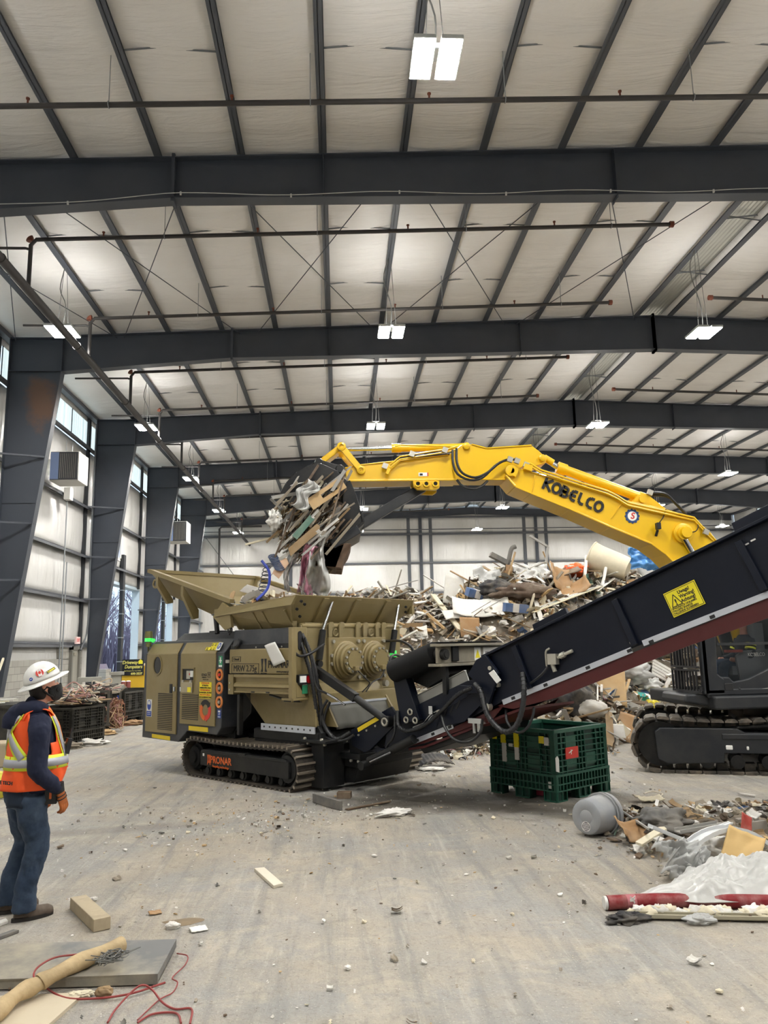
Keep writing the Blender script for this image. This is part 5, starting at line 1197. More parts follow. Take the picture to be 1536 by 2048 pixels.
for A in (RA,LA): limb(b,A)
RL=[(-.03,-.09,.9,.07),(-.02,-.115,.75,.08),(.015,-.12,.5,.062),(-.03,-.125,.3,.058),(-.055,-.13,.09,.042)]
LL=[(-.03,.09,.9,.07),(-.03,.115,.75,.08),(-.0,.125,.5,.062),(-.06,.13,.3,.058),(-.085,.135,.09,.042)]
for A in (RL,LL): limb(b,A)
bd=soft(b.ob('body',PE),.008,4)
for s in (-1,1):
    e=MB().mat(white_p); e.lathe([(0,-.011),(.008,-.008),(.011,0),(.008,.008),(0,.011)],12,Tr(*(H@Vector((.086,s*.032,.018)))))
    e.mat(blackp); e.lathe([(0,-.005),(.005,0),(0,.005)],10,Tr(*(H@Vector((.096,s*.033,.019))))); e.ob('eye',PE)
b=MB().mat(hair); loft(b,[(H@Vector((-.03,0,.03)),(.085,0,.0),(0,.083,0)),(H@Vector((-.035,0,-.02)),(.08,0,0),(0,.083,0)),(H@Vector((-.045,0,-.06)),(.066,0,0),(0,.075,0)),(H@Vector((-.05,0,-.09)),(.045,0,0),(0,.06,0))],22); soft(b.ob('hair',PE),.008,2)
# black face mask over nose, mouth and chin
b=MB().mat(mat('black_mask','#101012',.8,bump=.3,bscale=60))
prof=[(-.128,.055,.04,.045),(-.11,.04,.075,.062),(-.07,.025,.098,.074),(-.03,.02,.105,.078),(-.008,.04,.086,.06)]
n=18; vs=[]
for z,cx,rx,ry in prof:
    for k in range(n+1):
        a=-PI*.56+PI*1.12*k/n; vs.append(H@Vector((cx+rx*math.cos(a)*(1.0+.12*max(0,math.cos(a))**3),(ry+.004)*math.sin(a),z)))
b.add(vs,[(i*(n+1)+k,i*(n+1)+k+1,(i+1)*(n+1)+k+1,(i+1)*(n+1)+k) for i in range(len(prof)-1) for k in range(n)],True)
for s in (-1,1): b.tube([H@Vector((.03,s*.079,-.02)),H@Vector((-.0,s*.088,.0)),H@Vector((-.03,s*.084,-.02))],.004,6); b.tube([H@Vector((.03,s*.079,-.09)),H@Vector((0,s*.084,-.06)),H@Vector((-.03,s*.084,-.02))],.004,6)
o=b.ob('face_mask',PE,label='black mask'); s=o.modifiers.new('t','SOLIDIFY'); s.thickness=.004; s.offset=1
g=MB().mat(glk); g.lathe([(.016,0),(.014,.008),(0,.009)],14,frame(H@Vector((.085,-.075,-.045)),(1,0,0),(0,0,1))); g.ob('mask_valve',o)
# hard hat with full brim
HM=Tr(.02,0,1.765)@Ry(-.36)
b=MB().mat(hat)
def dome(u,v):
    a=2*PI*u; t=v*PI/2; rx,ry,rz=.142,.12,.135
    ridge=1+.035*math.exp(-(math.sin(a)*math.cos(t)*4)**2)*math.sin(t)
    return HM@Vector((rx*math.cos(a)*math.cos(t)*ridge,ry*math.sin(a)*math.cos(t)*ridge,rz*math.sin(t)*ridge))
b.grid(dome,40,12)
def brim(u,v):
    a=2*PI*u; w=.045+.02*max(0,math.cos(a))+.012*max(0,-math.cos(a)); r=v*w
    return HM@Vector(((.142+r)*math.cos(a),(.12+r)*math.sin(a),-.006-.022*v*(1-.3*math.cos(a))))
b.grid(brim,40,4)
o=b.ob('hard_hat',PE); s=o.modifiers.new('t','SOLIDIFY'); s.thickness=.004; s.offset=-1
HAT=o
def hatpt(a,t,off=.004):
    rx,ry,rz=.142+off,.12+off,.135+off; return HM@Vector((rx*math.cos(a)*math.cos(t),ry*math.sin(a)*math.cos(t),rz*math.sin(t)))
def decal(a,t): 
    p=hatpt(a,t); e=1e-3; du=hatpt(a+e,t)-p; dv=hatpt(a,t+e)-p; return frame(p,du,dv)
b=MB().mat(red_p); D=decal(-PI/2-.25,.48); b.lathe([(.03,0),(.03,.002),(0,.002)],22,D); b.mat(white_p); b.box(-.014,.014,-.028,.028,.002,.003,D); b.mat(red_p)
leaf=[(0,.02),(.005,.01),(.011,.012),(.009,.0),(.015,.001),(.006,-.009),(.001,-.009),(.001,-.017),(-.001,-.017),(-.001,-.009),(-.006,-.009),(-.015,.001),(-.009,0),(-.011,.012),(-.005,.01)]
b.add([D@Vector((x,y,.0035)) for x,y in leaf],[tuple(range(len(leaf)))]); b.ob('flag_sticker',HAT,label='round red and white maple leaf sticker')
b=MB().mat(blackp); D=decal(-PI/2+.42,.38)@Matrix.Rotation(.12,4,'Z'); b.box(-.042,.042,-.011,.011,0,.002,D); b.mat(yelw)
for q in ((-.04,.04,.008,.0095),(-.04,.04,-.0095,-.008)): b.box(q[0],q[1],q[2],q[3],.002,.003,D)
b.lathe([(.005,0),(.005,.003),(0,.003)],8,D@Tr(-.033,0,0)); b.box(-.022,.036,-.004,.003,.002,.003,D); b.ob('name_sticker',HAT,label='black and yellow sticker')
b=MB().mat(blue_p); D=decal(-PI/2-.8,.28); b.lathe([(.014,0),(.014,.002),(0,.002)],14,D); b.mat(white_p); b.box(-.008,.008,-.002,.003,.002,.003,D); b.ob('round_sticker',HAT,label='small dark blue sticker')
# sweatshirt: torso, sleeves, hood
b=MB().mat(navyc); loft(b,[ring_at(z,.002) for z in (.9,.97,1.05,1.15,1.25,1.35,1.43,1.48,1.52,1.55)])
for A in (RA,LA):
    limb(b,[(A[0][0],A[0][1]*.9,A[0][2]+.0,.085),(A[1][0],A[1][1],A[1][2]+.04,.078),(A[1][0],A[1][1],A[1][2]-.07,.074),(A[2][0],A[2][1],A[2][2],.072),(A[3][0],A[3][1],A[3][2],.062),(A[4][0]-.01,A[4][1],A[4][2]+.01,.045)])
limb(b,[(-.04,0,1.5,.105),(-.02,0,1.56,.085),(.0,0,1.585,.075)])
sw=soft(b.ob('sweatshirt',PE),.009,5)
dsp=bpy.data.textures.new('folds','CLOUDS'); dsp.noise_scale=.09
m_=sw.modifiers.new('folds','DISPLACE'); m_.texture=dsp; m_.strength=.022; m_.mid_level=.5
b=MB().mat(navyc); limb(b,[(.04,-.1,1.53,.035),(-.05,-.125,1.55,.055),(-.13,-.07,1.53,.062),(-.165,0,1.5,.066),(-.13,.06,1.52,.05),(-.05,.12,1.545,.045),(.04,.1,1.53,.03)]); limb(b,[(-.12,0,1.53,.07),(-.185,0,1.46,.075),(-.205,0,1.39,.06)]); limb(b,[(-.14,-.05,1.5,.06),(-.19,-.03,1.42,.055)]); h=soft(b.ob('hood',PE),.009,6); m_=h.modifiers.new('folds','DISPLACE'); m_.texture=dsp; m_.strength=.02
# vest
b=MB().mat(org)
ZS=[.935,.97,1.02,1.08,1.14,1.2,1.26,1.32,1.38,1.43,1.47]
nth=60
def vest(z0,z1,ths):
    pass
vs=[]; fs=[]
zz=[.93+ (1.545-.93)*j/28 for j in range(29)]
for z in zz:
    for k in range(nth): 
        th=360*k/nth; fl=.014+.02*max(0,(1.05-z)/.12)+ .006*math.sin(th*.15+z*20); vs.append(surf(th,z,fl))
def armhole(th,z): 
    d=abs(((th+180)%360)-180); d=abs(d-88)
    return z>1.2 and d<(30 if z>1.28 else 14)
for j in range(28):
    for k in range(nth):
        th=360*(k+.5)/nth; z=(zz[j]+zz[j+1])/2
        if armhole(th,z): continue
        fs.append((j*nth+k,j*nth+(k+1)%nth,(j+1)*nth+(k+1)%nth,(j+1)*nth+k))
b.add(vs,fs,True)
# shoulder straps of the vest
STR=[]
for s in (-1,1):
    def sh(u,v,s_0=s): 
        s_=s_0; a=PI*u; x=-.035-.118*math.cos(a); z=1.455+.118*math.sin(a); y=s_*(.07+.1*v); z-=.035*v*math.sin(a); return (x,y,z)
    STR.append(sh)
v_=b.ob('safety_vest',PE,label='orange vest with lime and silver bands'); 
for sh in STR: o=MB().mat(org).grid(sh,14,4).ob('shoulder_strap',v_); m_=o.modifiers.new('t','SOLIDIFY'); m_.thickness=.006; m_.offset=1
m_=v_.modifiers.new('t','SOLIDIFY'); m_.thickness=.006; m_.offset=1; m_=v_.modifiers.new('s','SMOOTH'); m_.iterations=2
m_=v_.modifiers.new('folds','DISPLACE'); m_.texture=dsp; m_.strength=.012
def band(b,th0,z0,th1,z1,w,m,off,n=30,skip=None):
    b.mat(m); P=[]
    for i in range(n+1):
        t=i/n; P.append((th0+(th1-th0)*t,z0+(z1-z0)*t))
    R=.2
    dx,dz=(th1-th0)*PI/180*R,(z1-z0); L=math.hypot(dx,dz); nx,nz=-dz/L,dx/L
    vs=[]
    for th,z in P:
        for s in (-1,1): vs.append(surf(th+s*w/2*nx/R*180/PI,z+s*w/2*nz,off+.012*max(0,(1.05-z)/.12)))
    b.add(vs,[(2*i,2*i+1,2*i+3,2*i+2) for i in range(n) if not(skip and skip(*P[i]))],True)
b=MB()
sk=lambda th,z: armhole(th,z)
for th0,th1 in ((-180,180),):
    band(b,th0,1.135,th1,1.135,.105,lime,.026,90); band(b,th0,1.135,th1,1.135,.06,silv,.029,90)
for th0,z0,th1,z1 in ((-46,1.17,30,1.5),(46,1.17,-30,1.5)): band(b,th0,z0,th1,z1,.085,lime,.026,24); 
for th0,z0,th1,z1 in ((-46,1.17,30,1.5),(46,1.17,-30,1.5)): band(b,th0,z0,th1,z1,.048,silv,.03,24)
for th in (130,-130): band(b,th+12,1.17,th,1.48,.085,lime,.026,20); band(b,th+12,1.17,th,1.48,.048,silv,.03,20)
for s in (-1,1):
    for w,e,m in ((.03,.006,lime),(.016,.009,silv)):
        b.mat(m)
        def sh(u,v): 
            a=PI*u; x=-.035-(.115+e)*math.cos(a); z=1.46+(.108+e)*math.sin(a); y=s*(.105+w*(2*v-1)); z-=.035*.35*math.sin(a); return (x,y,z)
        b.grid(sh,14,2)
rb=b.ob('reflective_bands',v_,label='lime and silver reflective bands'); m_=rb.modifiers.new('t','SOLIDIFY'); m_.thickness=.003; m_.offset=1
b=MB().mat(blackp)
p=Vector(surf(18,1.0,.045)); q=Vector(surf(22,1.0,.045)); b.text('WE TECH',.036,frame(p+Vector((-.002,0,0)),(q-p),(0,0,1)),.002,bold=.0012,sx=1.3); b.ob('vest_lettering',v_,label='black lettering on the back hem')
# radio clipped at the chest, white shirt tail
b=MB().mat(blackp); b.cbox((.205,-.135,1.235),(.035,.05,.12),Ry(.2)); b.tube([(.215,-.13,1.29),(.235,-.13,1.37)],.008,8); b.ob('radio',PE,bevel=.006)
b=MB().mat(white_p); b.add([Vector(surf(18,.95,.02)),Vector(surf(42,.95,.02)),Vector(surf(30,.87,.012)),Vector(surf(24,.86,.012))],[(0,1,2,3)],True); o=b.ob('shirt_tail',PE,label='white shirt tail'); m_=o.modifiers.new('t','SOLIDIFY'); m_.thickness=.004
# jeans, belt pouch
b=MB().mat(denim); loft(b,[((-.03,0,1.0),(.18,0,0),(0,.195,0)),((-.04,0,.93),(.178,0,0),(0,.195,0)),((-.045,0,.86),(.165,0,0),(0,.19,0)),((-.04,0,.8),(.14,0,0),(0,.17,0))])
for A,s in ((RL,-1),(LL,1)):
    limb(b,[(-.04,s*.1,.88,.12),(A[1][0]-.01,A[1][1],.72,.108),(A[2][0]-.0,A[2][1],.52,.087),(A[3][0]-.0,A[3][1],.32,.082),(A[4][0]-.005,A[4][1],.17,.082),(A[4][0]-.005,A[4][1],.065,.088)])
j=soft(b.ob('jeans',PE),.01,5); m_=j.modifiers.new('folds','DISPLACE'); m_.texture=dsp; m_.strength=.03
b=MB().mat(mat('denim_dark','#1b2738',.9)); b.grid(lambda u,v:(lambda p:(p[0]-.004,p[1],p[2]))(( -.045-(.178)*math.cos(math.radians(22+42*u)), -.203*math.sin(math.radians(22+42*u)), .82+.13*v-.02*abs(u-.5)*(1-v))),6,4); o=b.ob('back_pocket',j); m_=o.modifiers.new('t','SOLIDIFY'); m_.thickness=.006
b=MB().mat(blackp); b.cbox((.075,-.195,.885),(.09,.05,.13),Rz(-.5)); b.mat(orange_t); b.cbox((.06,-.224,.885),(.018,.01,.05),Rz(-.5)); b.ob('belt_pouch',PE,bevel=.01)
# boots
for A,nm in ((RL,0),(LL,1)):
    x,y=A[4][0],A[4][1]
    b=MB().mat(boot); loft(b,[((x-.01,y,.2),(.058,0,0),(0,.052,0)),((x-.005,y,.12),(.06,0,0),(0,.052,0)),((x+.02,y,.08),(.09,0,0),(0,.052,0)),((x+.055,y,.045),(.135,0,0),(0,.055,0)),((x+.06,y,.025),(.14,0,0),(0,.056,0))],20)
    loft(b,[((x+.02,y,.03),(0,.05,0),(0,0,.05)),((x+.1,y,.04),(0,.052,0),(0,0,.045)),((x+.17,y,.04),(0,.052,0),(0,0,.04)),((x+.205,y,.035),(0,.03,0),(0,0,.025))],16)
    bt=soft(b.ob('boot',PE),.008,3); n=20
    MB().mat(sole).prism([(x+.06+.152*math.cos(2*PI*k/24),y+(.058 if math.cos(2*PI*k/24)>-.3 else .05)*math.sin(2*PI*k/24)) for k in range(24)],.0,.026,'z').ob('boot_sole',bt)
# gloves: palm, five fingers, thumb, cuff
def glove(A,s):
    W_=Vector(A[-1][:3]); fw=Vector((.34,.05*s*-1,-.94)).normalized(); out=Vector((.55,-s*.0+(-.8 if s<0 else .8),.15)); side=(out-fw*out.dot(fw)).normalized(); th=fw.cross(side)*(-1 if s<0 else 1)
    b=MB().mat(glov)
    F=lambda a,c,d: W_+fw*a+th*c+side*d
    loft(b,[(F(-.02,0,0),th*.035,side*.028),(F(.03,0,0),th*.04,side*.025),(F(.07,0,0),th*.047,side*.024),(F(.1,0,-.002),th*.046,side*.02)],14)
    for k,(c,L) in enumerate(((.033,.085),(.011,.095),(-.012,.09),(-.034,.07))):
        p0=F(.085,c,0); p1=F(.1+L*.4,c*1.05,-.004); p2=F(.1+L*.72,c*1.0,-.026); p3=F(.1+L*.8,c*.98,-.05)
        limb(b,[(*p0,.0125),(*p1,.0122),(*p2,.0112),(*p3,.0098)],10)
    t0=F(.02,.03,-.005); t1=F(.06,.062,-.02); t2=F(.1,.06,-.035); limb(b,[(*t0,.017),(*t1,.015),(*t2,.0115)],10)
    g=soft(b.ob('glove',PE,label='tan and black work glove'),.005,3,.4)
    c=MB().mat(glk); loft(c,[(F(-.055,0,0),th*.05,side*.045),(F(-.02,0,0),th*.044,side*.036),(F(.012,0,0),th*.041,side*.03)],16)
    for a in (.035,.06): c.tube([F(a,.045*math.cos(2*PI*k/14),.029*math.sin(2*PI*k/14)) for k in range(15)],.004,6)
    c.ob('glove_cuff',g)
glove(RA,-1); glove(LA,1)

# the operator behind the cab window
OP=thing('person','person in dark jacket with yellow reflective sleeve bands sitting in the excavator cab','person',(6.42,12.05,1.5),PI)
b=MB().mat(skin); loft(b,[((0,0,z),(rx,0,0),(0,ry,0)) for z,rx,ry in ((.0,.12,.17),(.2,.11,.17),(.42,.11,.19),(.52,.06,.09),(.58,.055,.055),(.63,.06,.06),(.7,.09,.075),(.8,.095,.08),(.86,.07,.06),(.89,.02,.02))])
for s in (-1,1): limb(b,[(0,s*.19,.46,.05),(.05,s*.25,.22,.045),(.28,s*.2,.15,.035),(.36,s*.18,.16,.03)]); limb(b,[(.05,s*.1,.05,.08),(.42,s*.13,.06,.065),(.46,s*.13,-.3,.05)])
soft(b.ob('body',OP),.012,3)
b=MB().mat(mat('dark_jacket','#262a33',.85,0,.2,8)); loft(b,[((0,0,z),(rx,0,0),(0,ry,0)) for z,rx,ry in ((-.02,.15,.2),(.2,.14,.2),(.42,.14,.22),(.53,.08,.11))])
for s in (-1,1): limb(b,[(0,s*.18,.46,.075),(.05,s*.25,.22,.065),(.28,s*.2,.15,.052)])
soft(b.ob('jacket',OP),.012,3)
for s in (-1,1):
    for t in (.3,.36): MB().mat(lime).tube([(.05-t*.08+.02,s*.235,t),(.05-t*.08+.012,s*.23,t+.025)],.082,14).ob('reflective_band',OP,label='yellow reflective band')
b=MB().mat(denim); 
for s in (-1,1): limb(b,[(.03,s*.09,.03,.1),(.42,s*.13,.06,.08),(.46,s*.13,-.3,.065)])
soft(b.ob('trousers',OP),.012,3)
MB().mat(hat).lathe([(.135,.78),(.14,.79),(.11,.8),(.1,.86),(.06,.92),(0,.94)],20).ob('hard_hat',OP)
b=MB().mat(mat('yellow_sack','#c8bf4a',.6)); b.box(.5,.62,.05,.35,.25,.5); b.ob('yellow_cloth',OP) if False else None

# ================================================================ waste: palette and piece builders
rnd=random.Random(7)
WD={}
for k,c in dict(white='#e4e2dd',cream='#d8cfb6',grey='#9b9a96',dgrey='#5f5e5c',tan='#b99a6d',wood='#8f7552',dwood='#5d4a38',card='#a07c54',dirt='#8d8374',black='#26262a',blue='#4a6794',pink='#d59aa6',green='#55786b',red='#a3392f',lgrey='#c4c2bc',brown='#4c3a2c').items():
    WD[k]=mat('waste_'+k,c,.75,0,.18,5,dust='#a89d8b',damt=.35,dscale=3)
poly=mat('plastic_film','#c0c0bd',.3,0,.05,4,bump=.6,bscale=6); polyc=mat('clear_film','#c9cac8',.25,0,.1,4,alpha=.7,bump=.6,bscale=9)
MIX=['white']*14+['cream']*13+['grey']*8+['dgrey']*7+['tan']*7+['wood']*8+['dwood']*9+['card']*5+['dirt']*12+['lgrey']*13+['black']*4+['pink','blue','green','brown','brown','brown']
def rrot(r,tilt=1.0): return Matrix.Rotation(r.uniform(0,2*PI),4,'Z')@Matrix.Rotation(r.gauss(0,.5)*tilt,4,'X')@Matrix.Rotation(r.gauss(0,.5)*tilt,4,'Y')
def shard(b,r,M,s,kinds=('board','sheet','slab','crumple')):
    """one broken piece of size s: splintered board, bent sheet, slab or crumpled film"""
    k=r.choice(kinds)
    if k=='board':
        L=s*r.uniform(1.2,2.6); w=s*r.uniform(.1,.28); t=s*r.uniform(.03,.09); n=4
        p=[(-L/2,-w/2),(L/2-r.random()*w,-w/2),(L/2,-w/2+w*r.random()),(L/2-r.random()*w*1.5,w/2),(-L/2+r.random()*w,w/2)]
        o=b.T; b.T=o@M; b.prism(p,-t/2,t/2,'z'); b.T=o
    elif k=='slab':
        n=r.randint(4,6); p=[(s*.5*r.uniform(.5,1.1)*math.cos(2*PI*i/n+r.uniform(-.3,.3)),s*.5*r.uniform(.5,1.1)*math.sin(2*PI*i/n+r.uniform(-.3,.3))) for i in range(n)]; t=s*r.uniform(.03,.22)
        o=b.T; b.T=o@M; b.prism(p,-t/2,t/2,'z'); b.T=o
    elif k=='sheet':
        c=r.uniform(-.5,.5)*s; w,h=s*r.uniform(.6,1.3),s*r.uniform(.4,1); ph=r.random()*6; t=.012
        def f(off): return [M@Vector(((i/4-.5)*w,(j/3-.5)*h+.04*s*math.sin(i*2+ph),c*((i/4-.5)**2)*2+.06*s*math.sin(j*2.1+ph)+off)) for j in range(4) for i in range(5)]
        q=[(j*5+i,j*5+i+1,(j+1)*5+i+1,(j+1)*5+i) for j in range(3) for i in range(4)]
        b.add(f(t)+f(0),q+[tuple(20+x for x in z[::-1]) for z in q],False)
    else:
        n=7; ph=r.random()*50; vs=[]; 
        for j in range(n):
            for i in range(n):
                a=2*PI*i/n; t=PI*j/(n-1); d=s*.45*(.75+.7*noise.noise(Vector((math.cos(a)*math.sin(t)*1.6+ph,math.sin(a)*math.sin(t)*1.6,math.cos(t)*1.6))))
                vs.append(M@Vector((d*math.cos(a)*math.sin(t),d*math.sin(a)*math.sin(t),d*.6*math.cos(t))))
        b.add(vs,[(j*n+i,j*n+(i+1)%n,(j+1)*n+(i+1)%n,(j+1)*n+i) for j in range(n-1) for i in range(n)],False)
    return b
def one(name,label,cat,M,build,m,group=None,bevel=0,th=0):
    """a single named piece: built round its own origin, then placed by M"""
    b=MB(); 
    if m: b.mat(m)
    build(b); o=b.ob(name,bevel=bevel); o.matrix_world=M; tag(o,label,cat,group)
    if th: s=o.modifiers.new('t','SOLIDIFY'); s.thickness=th; s.offset=0
    return o
def look(P,toward=None,tilt=(0,0,0)): return Tr(*P)@Matrix.Rotation(tilt[2],4,'Z')@Matrix.Rotation(tilt[1],4,'Y')@Matrix.Rotation(tilt[0],4,'X')
def stick(P,Q,w,t,up=(0,0,1)): 
    """matrix and length for a plank lying from P to Q"""
    P,Q=Vector(P),Vector(Q); d=Q-P; x=d.normalized(); y=Vector(up).cross(x)
    if y.length<.01: y=Vector((0,1,0)).cross(x)
    y.normalize(); z=x.cross(y); c=(P+Q)/2
    return Matrix(((x.x,y.x,z.x,c.x),(x.y,y.y,z.y,c.y),(x.z,y.z,z.z,c.z),(0,0,0,1))), d.length
def plank(name,label,P,Q,w,t,m,cat='plank',group=None,jag=True,up=(0,0,1)):
    M,L=stick(P,Q,w,t,up); r=random.Random(hash((round(P[0],2),round(Q[2],2)))%999)
    def bd(b):
        j=w*.6 if jag else .0
        b.prism([(-L/2+r.random()*j,-w/2),(L/2-r.random()*j,-w/2),(L/2-r.random()*j,0),(L/2-r.random()*j,w/2),(-L/2+r.random()*j,w/2)],-t/2,t/2,'z')
    return one(name,label,cat,M,bd,m,group,bevel=min(.004,t*.2))
def crumple(name,label,cat,P,dims,m,seed,amp=.5,freq=1.8,th=0,n=44,group=None,rot=0):
    amp*=.62
    def bd(b):
        vs=[]; nv=n//2
        for j in range(nv+1):
            for i in range(n):
                a=2*PI*i/n; t=PI*j/nv; u=Vector((math.cos(a)*math.sin(t),math.sin(a)*math.sin(t),math.cos(t)))
                k=1+amp*(noise.noise(u*freq+Vector((seed,0,0)))+.5*noise.noise(u*freq*2.7+Vector((0,seed,0)))+.3*abs(noise.noise(u*freq*5+Vector((seed,seed,0)))))
                vs.append((u.x*dims[0]*k,u.y*dims[1]*k,u.z*dims[2]*k))
        b.sharp=False; b.add(vs,[(j*n+i,j*n+(i+1)%n,(j+1)*n+(i+1)%n,(j+1)*n+i) for j in range(nv) for i in range(n)],True)
    return one(name,label,cat,Tr(*P)@Rz(rot),bd,m,group)
def drape(name,label,cat,M,w,h,fn,m,nu=26,nv=20,th=.004,group=None):
    """a sheet w by h whose points are displaced by fn(u,v)->(dx,dy,dz)"""
    def bd(b): b.sharp=False; b.grid(lambda u,v:(lambda d:((u-.5)*w+d[0],(v-.5)*h+d[1],d[2]))(fn(u,v)),nu,nv)
    return one(name,label,cat,M,bd,m,group,th=th)
def wr(u,v,s,k=1.0): return k*(noise.noise(Vector((u*3+s,v*3,s)))*.6+noise.noise(Vector((u*7,v*7+s,0)))*.35+abs(noise.noise(Vector((u*13+s,v*11,1))))*.2)
# ---------------------------------------------------------------- the waste heap
RID=[(.16,3.25),(1.07,3.4),(1.97,3.3),(2.49,3.1),(2.96,3.35),(3.69,3.6),(4.3,3.85),(5.03,3.75),(5.96,3.6),(6.91,3.8),(8.12,3.7),(9.64,3.9),(14,3.7)]
TOE=[(-2,14.5),(1.2,13.6),(2.6,14.9),(3.6,14.5),(4.9,14.5),(5.8,15.4),(7.1,17),(12,16.5),(16,17.5)]
def lerpT(T,x):
    if x<=T[0][0]: return T[0][1]
    for a,c in zip(T,T[1:]):
        if x<=c[0]: return a[1]+(c[1]-a[1])*(x-a[0])/(c[0]-a[0])
    return T[-1][1]
def sst(t): t=max(0.,min(1.,t)); return t*t*(3-2*t)
def heap(X,Y):
    t=lerpT(TOE,X); r=lerpT(RID,X)
    if Y<t: return -.05
    if Y<20: s=(Y-t)/(20-t); h=r*(.55*s+.45*sst(s))
    else: h=r*(1-.85*sst((Y-20)/9))
    return h*sst((X+2.2)/2.3)*sst((17.5-X)/3)
b=MB(); b.mat(mat('heap_dirt','#80776a',.95,0,.4,2.5,dust='#4f4840',damt=.8,dscale=4,bump=.9,bscale=9))
def hp(u,v):
    x=-2.4+19.8*u; y=12.9+17*v; h=heap(x,y); n_=noise.noise(Vector((x*1.3,y*1.3,0)))*.22+noise.noise(Vector((x*3.3,y*3.3,2)))*.12
    return (x,y,h-.08+(n_*min(1,h*2) if h>0 else 0))
b.grid(hp,120,100,False)
r=random.Random(11)
for i in range(11000):
    x=r.uniform(-1.6,13.5); y=lerpT(TOE,x)+(r.random()**1.15)*(22.5-lerpT(TOE,x))-.25
    if r.random()<.12: y=lerpT(TOE,x)+r.uniform(-.8,.6)
    if 5.0<x<10 and y<15.3: continue
    if y<13.3 and x>.4: continue
    h=max(0,heap(x,y)); s=r.choice((.07,.09,.12,.15,.19,.25,.34))*r.uniform(.8,1.25)
    if h<.15: s*=.5
    b.mat(WD[r.choice(MIX)]); shard(b,r,Tr(x,y,h+s*r.uniform(.0,.22)+.02)@rrot(r,1.3),s,('board','board','board','sheet','sheet','slab','crumple'))
hpo=b.ob('waste_heap'); tag(hpo,'tall heap of mixed demolition waste behind the conveyor and excavator','waste heap',kind='stuff')
g='broken boards lying on the waste heap'
for i in range(170):
    x=r.uniform(-.3,9.5); t_=lerpT(TOE,x); y=t_+r.random()*(20.6-t_)
    if 5.2<x and y<15.6: continue
    h=heap(x,y); L=r.uniform(.5,1.5); a=r.uniform(0,2*PI); sl=r.gauss(.25,.35)
    P=(x-math.cos(a)*L/2,y-math.sin(a)*L/2,h+.12-L/2*sl); Q=(x+math.cos(a)*L/2,y+math.sin(a)*L/2,h+.16+L/2*sl)
    P=(P[0],P[1],max(P[2],.02)); Q=(Q[0],Q[1],max(Q[2],.02))
    plank('broken_board','broken board lying loose on the waste heap',P,Q,r.uniform(.03,.11),r.uniform(.012,.035),WD[r.choice(['cream','tan','wood','dwood','white','lgrey','grey','wood'])],'board',g)
def sheet_on(name,label,cat,P,w,h,m,tilt,curl=0,seed=0,th=.012,wrk=.05):
    return drape(name,label,cat,look(P,None,tilt),w,h,lambda u,v:(0,0,curl*((u-.5)**2*4-.33)*w*.3+wr(u,v,seed,wrk)),m,14,10,th)
sheet_on('white_sheet','large folded white panel lying on the front slope of the heap','panel',(3.398,18.47,2.869),1.35,.62,WD['white'],(.75,0,-.1),.35,1,.015,.06)
sheet_on('white_sheet','smaller crumpled white panel just below the large folded white panel','panel',(2.953,18.518,2.679),.95,.4,WD['white'],(.6,.1,.3),-.3,4,.012,.08)
sheet_on('grey_board','pale grey board standing on edge left of the white panel on the heap','board',(2.913,19.497,3.354),.5,.85,WD['lgrey'],(1.15,.25,.1),0,2,.015,.01)
plank('splintered_plank','long pale splintered plank slanting down the heap above the black roller',(2.362,19.423,3.259),(2.845,17.955,2.264),.13,.04,WD['cream'])
plank('splintered_plank','short yellow plank slanting down beside the hopper flap, left of the long pale plank',(1.996,18.473,2.835),(2.5,18.229,2.332),.12,.05,WD['tan'])
plank('thin_lath','thin lath leaning on the heap across the grey board',(2.92,20,3.895),(3.553,19.018,3.363),.05,.03,WD['wood'])
sheet_on('cardboard_square','brown cardboard square standing above the magnet frame','cardboard',(3.045,18.005,2.375),.48,.48,WD['card'],(1.3,.05,.15),0,5,.012,.01)
b_=crumple('carpet_roll','dark brown carpet hump on the heap under the white film','carpet',(4.487,18.713,3.187),(.75,.4,.24),WD['brown'],3,.6,2.2)
sheet_on('cardboard_box','opened brown cardboard box on the heap under the orange bag','cardboard box',(5.644,19.358,3.598),.7,.75,WD['card'],(1.1,.3,.5),.5,7,.015,.1)
sheet_on('cardboard_box','flattened brown cardboard box right of the opened one on the heap','cardboard box',(5.942,19.193,3.342),.75,.5,WD['card'],(.7,-.3,-.2),.6,8,.015,.1)
sheet_on('dark_sheet','dark brown panel roofing the hollow on the heap crest','panel',(5.606,19.728,3.771),1.3,.5,WD['dwood'],(.35,-.12,.0),.2,9,.02,.05)
crumple('orange_bag','bright orange crumpled bag on top of the heap','bag',(6.231,19.937,3.84),(.3,.22,.16),mat('orange_film','#f0662f',.4,bump=.5),5,.7,2.4)
drape('plastic_film','white translucent film draped over the heap crest beside the brown carpet','plastic film',look((5.006,19.63,3.887),None,(1.0,0,.1)),.95,.75,lambda u,v:(0,0,wr(u,v,3,.28)-.3*v*v),poly)
drape('plastic_film','dusty clear film lying over dark bags left of the brown carpet','plastic film',look((3.889,19.257,3.572),None,(.8,0,.5)),.9,.7,lambda u,v:(0,0,wr(u,v,13,.3)),polyc)
crumple('black_bag','black rubbish bag on the heap under the dusty clear film','bag',(3.939,19.03,3.305),(.5,.35,.25),WD['black'],8,.5,2)
def barrel(b): b.lathe([(.0,-.5),(.3,-.5),(.33,-.2),(.36,.3),(.39,.5),(.41,.5),(.41,.53),(.37,.53),(.33,.3),(.28,-.46),(0,-.46)],26)
one('beige_bin','beige plastic bin lying tilted on the heap crest','bin',look((7.166,19.905,4.026),None,(0,1.15,2.6)),barrel,WD['cream'])
